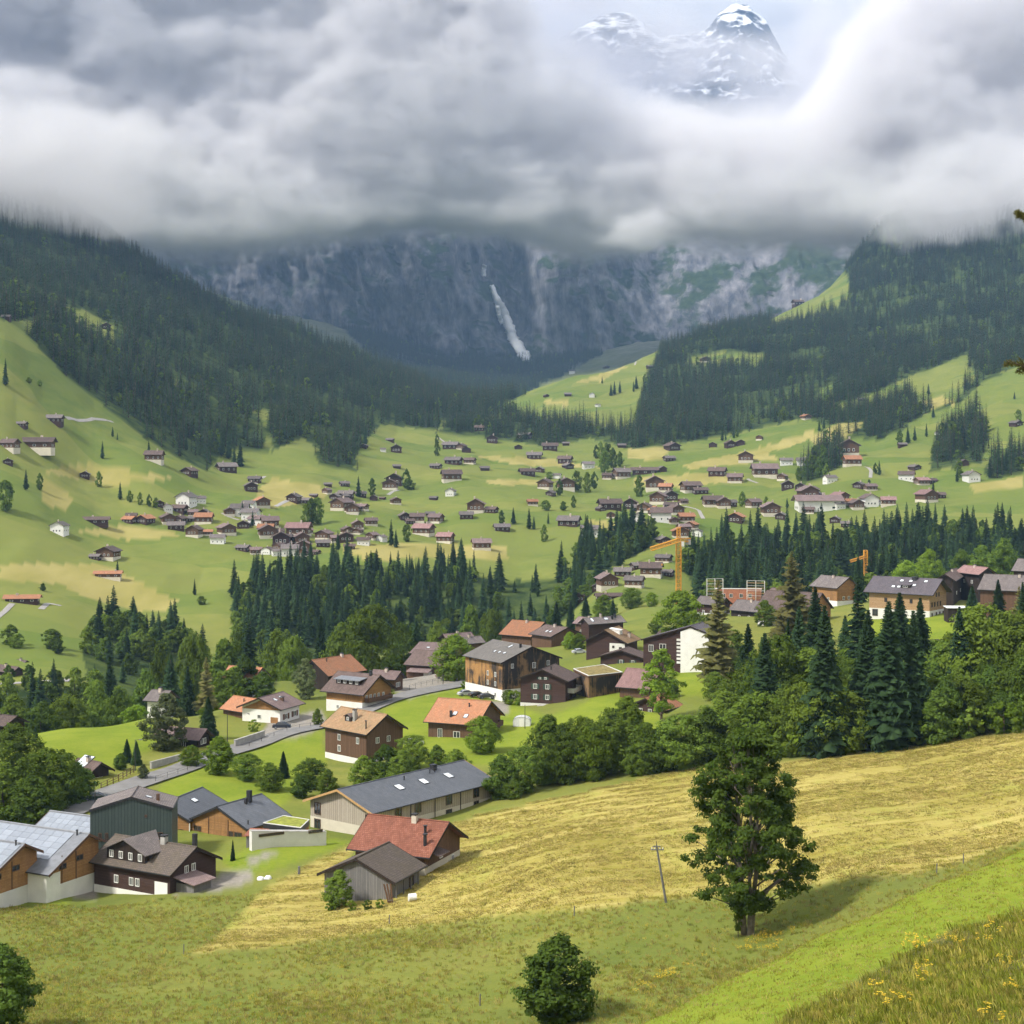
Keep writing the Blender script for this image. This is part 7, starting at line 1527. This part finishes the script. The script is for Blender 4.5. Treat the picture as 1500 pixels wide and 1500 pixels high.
# construction site with scaffold and tower crane
def lattice(b, p, q, w, n, r=.07):
    p, q = Vector(p), Vector(q); d = (q - p); u = d.normalized(); s = u.cross(Vector((0, 1, 0)) if abs(u.y) < .9 else Vector((1, 0, 0))).normalized() * w / 2; t = u.cross(s).normalized() * w / 2
    C = [s + t, s - t, -s - t, -s + t]
    for c in C: b.tube(p + c, q + c, r, None, 4)
    for k in range(n):
        a, e_ = p + d * (k / n), p + d * ((k + 1) / n)
        for i in range(4): b.tube(a + C[i], e_ + C[(i + 1) % 4], r * .7, None, 3); b.tube(e_ + C[i], e_ + C[(i + 1) % 4], r * .7, None, 3)
mat('crane_yellow', (0.62, 0.30, 0.03), .1, 1, .5)
x, y, _ = P3(994, 865, 660); z = float(ground(x, y)); e = empty('tower_crane', (x, y, z)); H = (PY0 - 794) / F * 660 - z
b = MB(); lattice(b, (0, 0, -1), (0, 0, H), 2.0, 16, .20); b.build('mast', M['crane_yellow'], e)
b = MB(); lattice(b, (0, 0, H + .8), (-12.2, -6, H - 2.6), 1.5, 10, .2); b.build('jib', M['crane_yellow'], e)
b = MB(); lattice(b, (0, 0, H + .8), (5.0, 2.4, H + .8), 1.5, 4, .18); b.build('counter_jib', M['crane_yellow'], e)
b = MB(); lattice(b, (0, 0, H), (0, 0, H + 6.2), 1.3, 5, .17); b.build('tower_head', M['crane_yellow'], e)
MB().box(3.4, 5.4, 1.2, 3.0, H - 1.2, H + 1.0).build('counterweight', M['concrete'], e); MB().box(.9, 2.3, -1.1, .4, H - 1.8, H + .2).build('cab', M['plaster_white'], e)
b = MB(); b.tube((0, 0, H + 6), (-8, -4, H - .6), .05, None, 4); b.tube((0, 0, H + 6), (4.5, 2.2, H + 1.4), .05, None, 4); b.build('tie_bar', M['dark_metal'], e); b = MB().tube((-7.5, -3.7, H - 1.6), (-7.5, -3.7, H - 9), .04, None, 4); b.build('hoist_rope', M['dark_metal'], e); MB().box(-7.8, -7.2, -4, -3.4, H - 9.8, H - 9).build('hook_block', M['crane_yellow'], e)
tag(e, 'yellow lattice tower crane standing above the village roofs', 'crane')
x, y, _ = P3(1268, 815, 760); z = float(ground(x, y)); e = empty('small_crane', (x, y, z)); H = (PY0 - 806) / F * 760 - z; b = MB(); lattice(b, (0, 0, -1), (0, 0, H), 1.6, 14, .18); b.build('mast', M['crane_yellow'], e); b = MB(); lattice(b, (0, 0, H - 3), (-8, -3, H - 5.2), 1.1, 8, .15); b.build('jib', M['crane_yellow'], e); tag(e, 'second yellow crane with its head just above the dark pine', 'crane')
x, y, _ = P3(1082, 885, 615); z = float(ground(x, y)); e = empty('building_shell', (x, y, z), -.12); mat('brick_raw', (0.42, 0.17, 0.10), .2, 1, .9, .3, 8)
for xa, xb, ya, yb, zb in ((-9, 9, 0, .4, 7.4), (-9, -8.6, .4, 9, 7.4), (8.6, 9, .4, 9, 6.6), (-2, -1.6, .4, 9, 6.6)): MB().box(xa, xb, ya, yb, -3, zb).build('wall', M['brick_raw'], e)
for zb in (3.2, 6.2): MB().box(-8.55, 8.55, .45, 9, zb, zb + .25).build('floor_slab', M['concrete'], e)
for xw in (-6, -3, 1, 4.5): window(e, (xw, -.01, 4.0), 0, 1.4, 1.5, 'frame_white')
MB().box(-9.2, 9.2, -.12, .5, 7.4, 7.65).build('ring_beam', M['frame_white'], e); tag(e, 'unfinished red brick building shell at the construction site', 'building')
def scaffold(px, py, Y, w, h, rz, lb):
    x, y, _ = P3(px, py, Y); e = empty('scaffold', (x, y, float(ground(x, y))), rz); n = max(2, int(w / 2.4))
    for i in range(n + 1):
        for yy in (0, 1): MB().tube((i * w / n, yy, -1), (i * w / n, yy, h), .07, None, 4).build('upright', M['frame_white'], e)
    k = 2.0
    while k < h: MB().box(0, w, 0, 1, k, k + .12).build('deck', M['new_timber'], e); MB().tube((0, 0, k + 1), (w, 0, k + 1), .06, None, 4).build('guard_rail', M['frame_white'], e); k += 2.0
    tag(e, lb, 'scaffold')
scaffold(1036, 884, 606, 6.5, 11, .15, 'white scaffold at the left of the brick building shell'); scaffold(1094, 884, 612, 7, 11, -.3, 'white scaffold stair at the right of the brick building shell')
# spruce twigs reaching in at the right edge, from a tree beside the viewpoint
def near_branch(loc, L, seed, aim, label):
    rs_ = np.random.RandomState(seed); e = empty('spruce_branch', loc); b = MB(); aim = Vector(aim).normalized(); p = Vector((0, 0, 0)); V, Fc = [], []
    b.tube(p, aim * L, .022, .006, 6)
    for k in range(26):
        t = .12 + .88 * rs_.rand(); c = aim * L * t; sd = Vector((rs_.randn() * .3, rs_.randn(), rs_.randn() * .6 - .25)).normalized(); d = (aim * .8 + sd * .75).normalized(); ln = L * .26 * (1.1 - .6 * t) * (.6 + .6 * rs_.rand()); q = c + d * ln; b.tube(c, q, .006, .003, 4)
        for m in range(46):
            s = rs_.rand(); o = c.lerp(q, s); nd = (d * .8 + Vector(rs_.randn(3)) * .7).normalized() * (.028 + .012 * rs_.rand()); wv = nd.cross(Vector(rs_.randn(3))).normalized() * .0035; i = len(V); V += [o - wv, o + wv, o + nd + wv * .4, o + nd - wv * .4]; Fc.append((i, i + 1, i + 2, i + 3))
    b.build('twig', M_BARK, e); obj('needles', mesh_np('needles', [tuple(v_) for v_ in V], np.array(Fc), M_LARCH), e); tag(e, label, 'branch')
near_branch(P3(1545, 548, 14), .44, 3, (-1, .1, .28), 'lower spruce twig reaching into the picture at the right edge'); near_branch(P3(1530, 330, 14), .26, 5, (-1, .1, .5), 'upper spruce twig tip at the right edge against the clouds')
# ================================================================ AIR
b = MB().box(-6000, 6000, -60, 9300, float(Zg.min()) - 1.5, 2700); hz = b.build('haze', None) if False else obj('haze', b.mesh('haze', []))
hm = bpy.data.materials.new('thin_air_haze'); hm.use_nodes = True; N, L = hm.node_tree.nodes, hm.node_tree.links
for n in list(N): N.remove(n)
o_ = N.new('ShaderNodeOutputMaterial'); v_ = N.new('ShaderNodeVolumePrincipled'); v_.inputs['Color'].default_value = (0.38, 0.61, 1.0, 1); v_.inputs['Density'].default_value = 0.000055; v_.inputs['Anisotropy'].default_value = 0.0
L.new(v_.outputs[0], o_.inputs['Volume']); hz.data.materials.append(hm); tag(hz, kind='stuff')
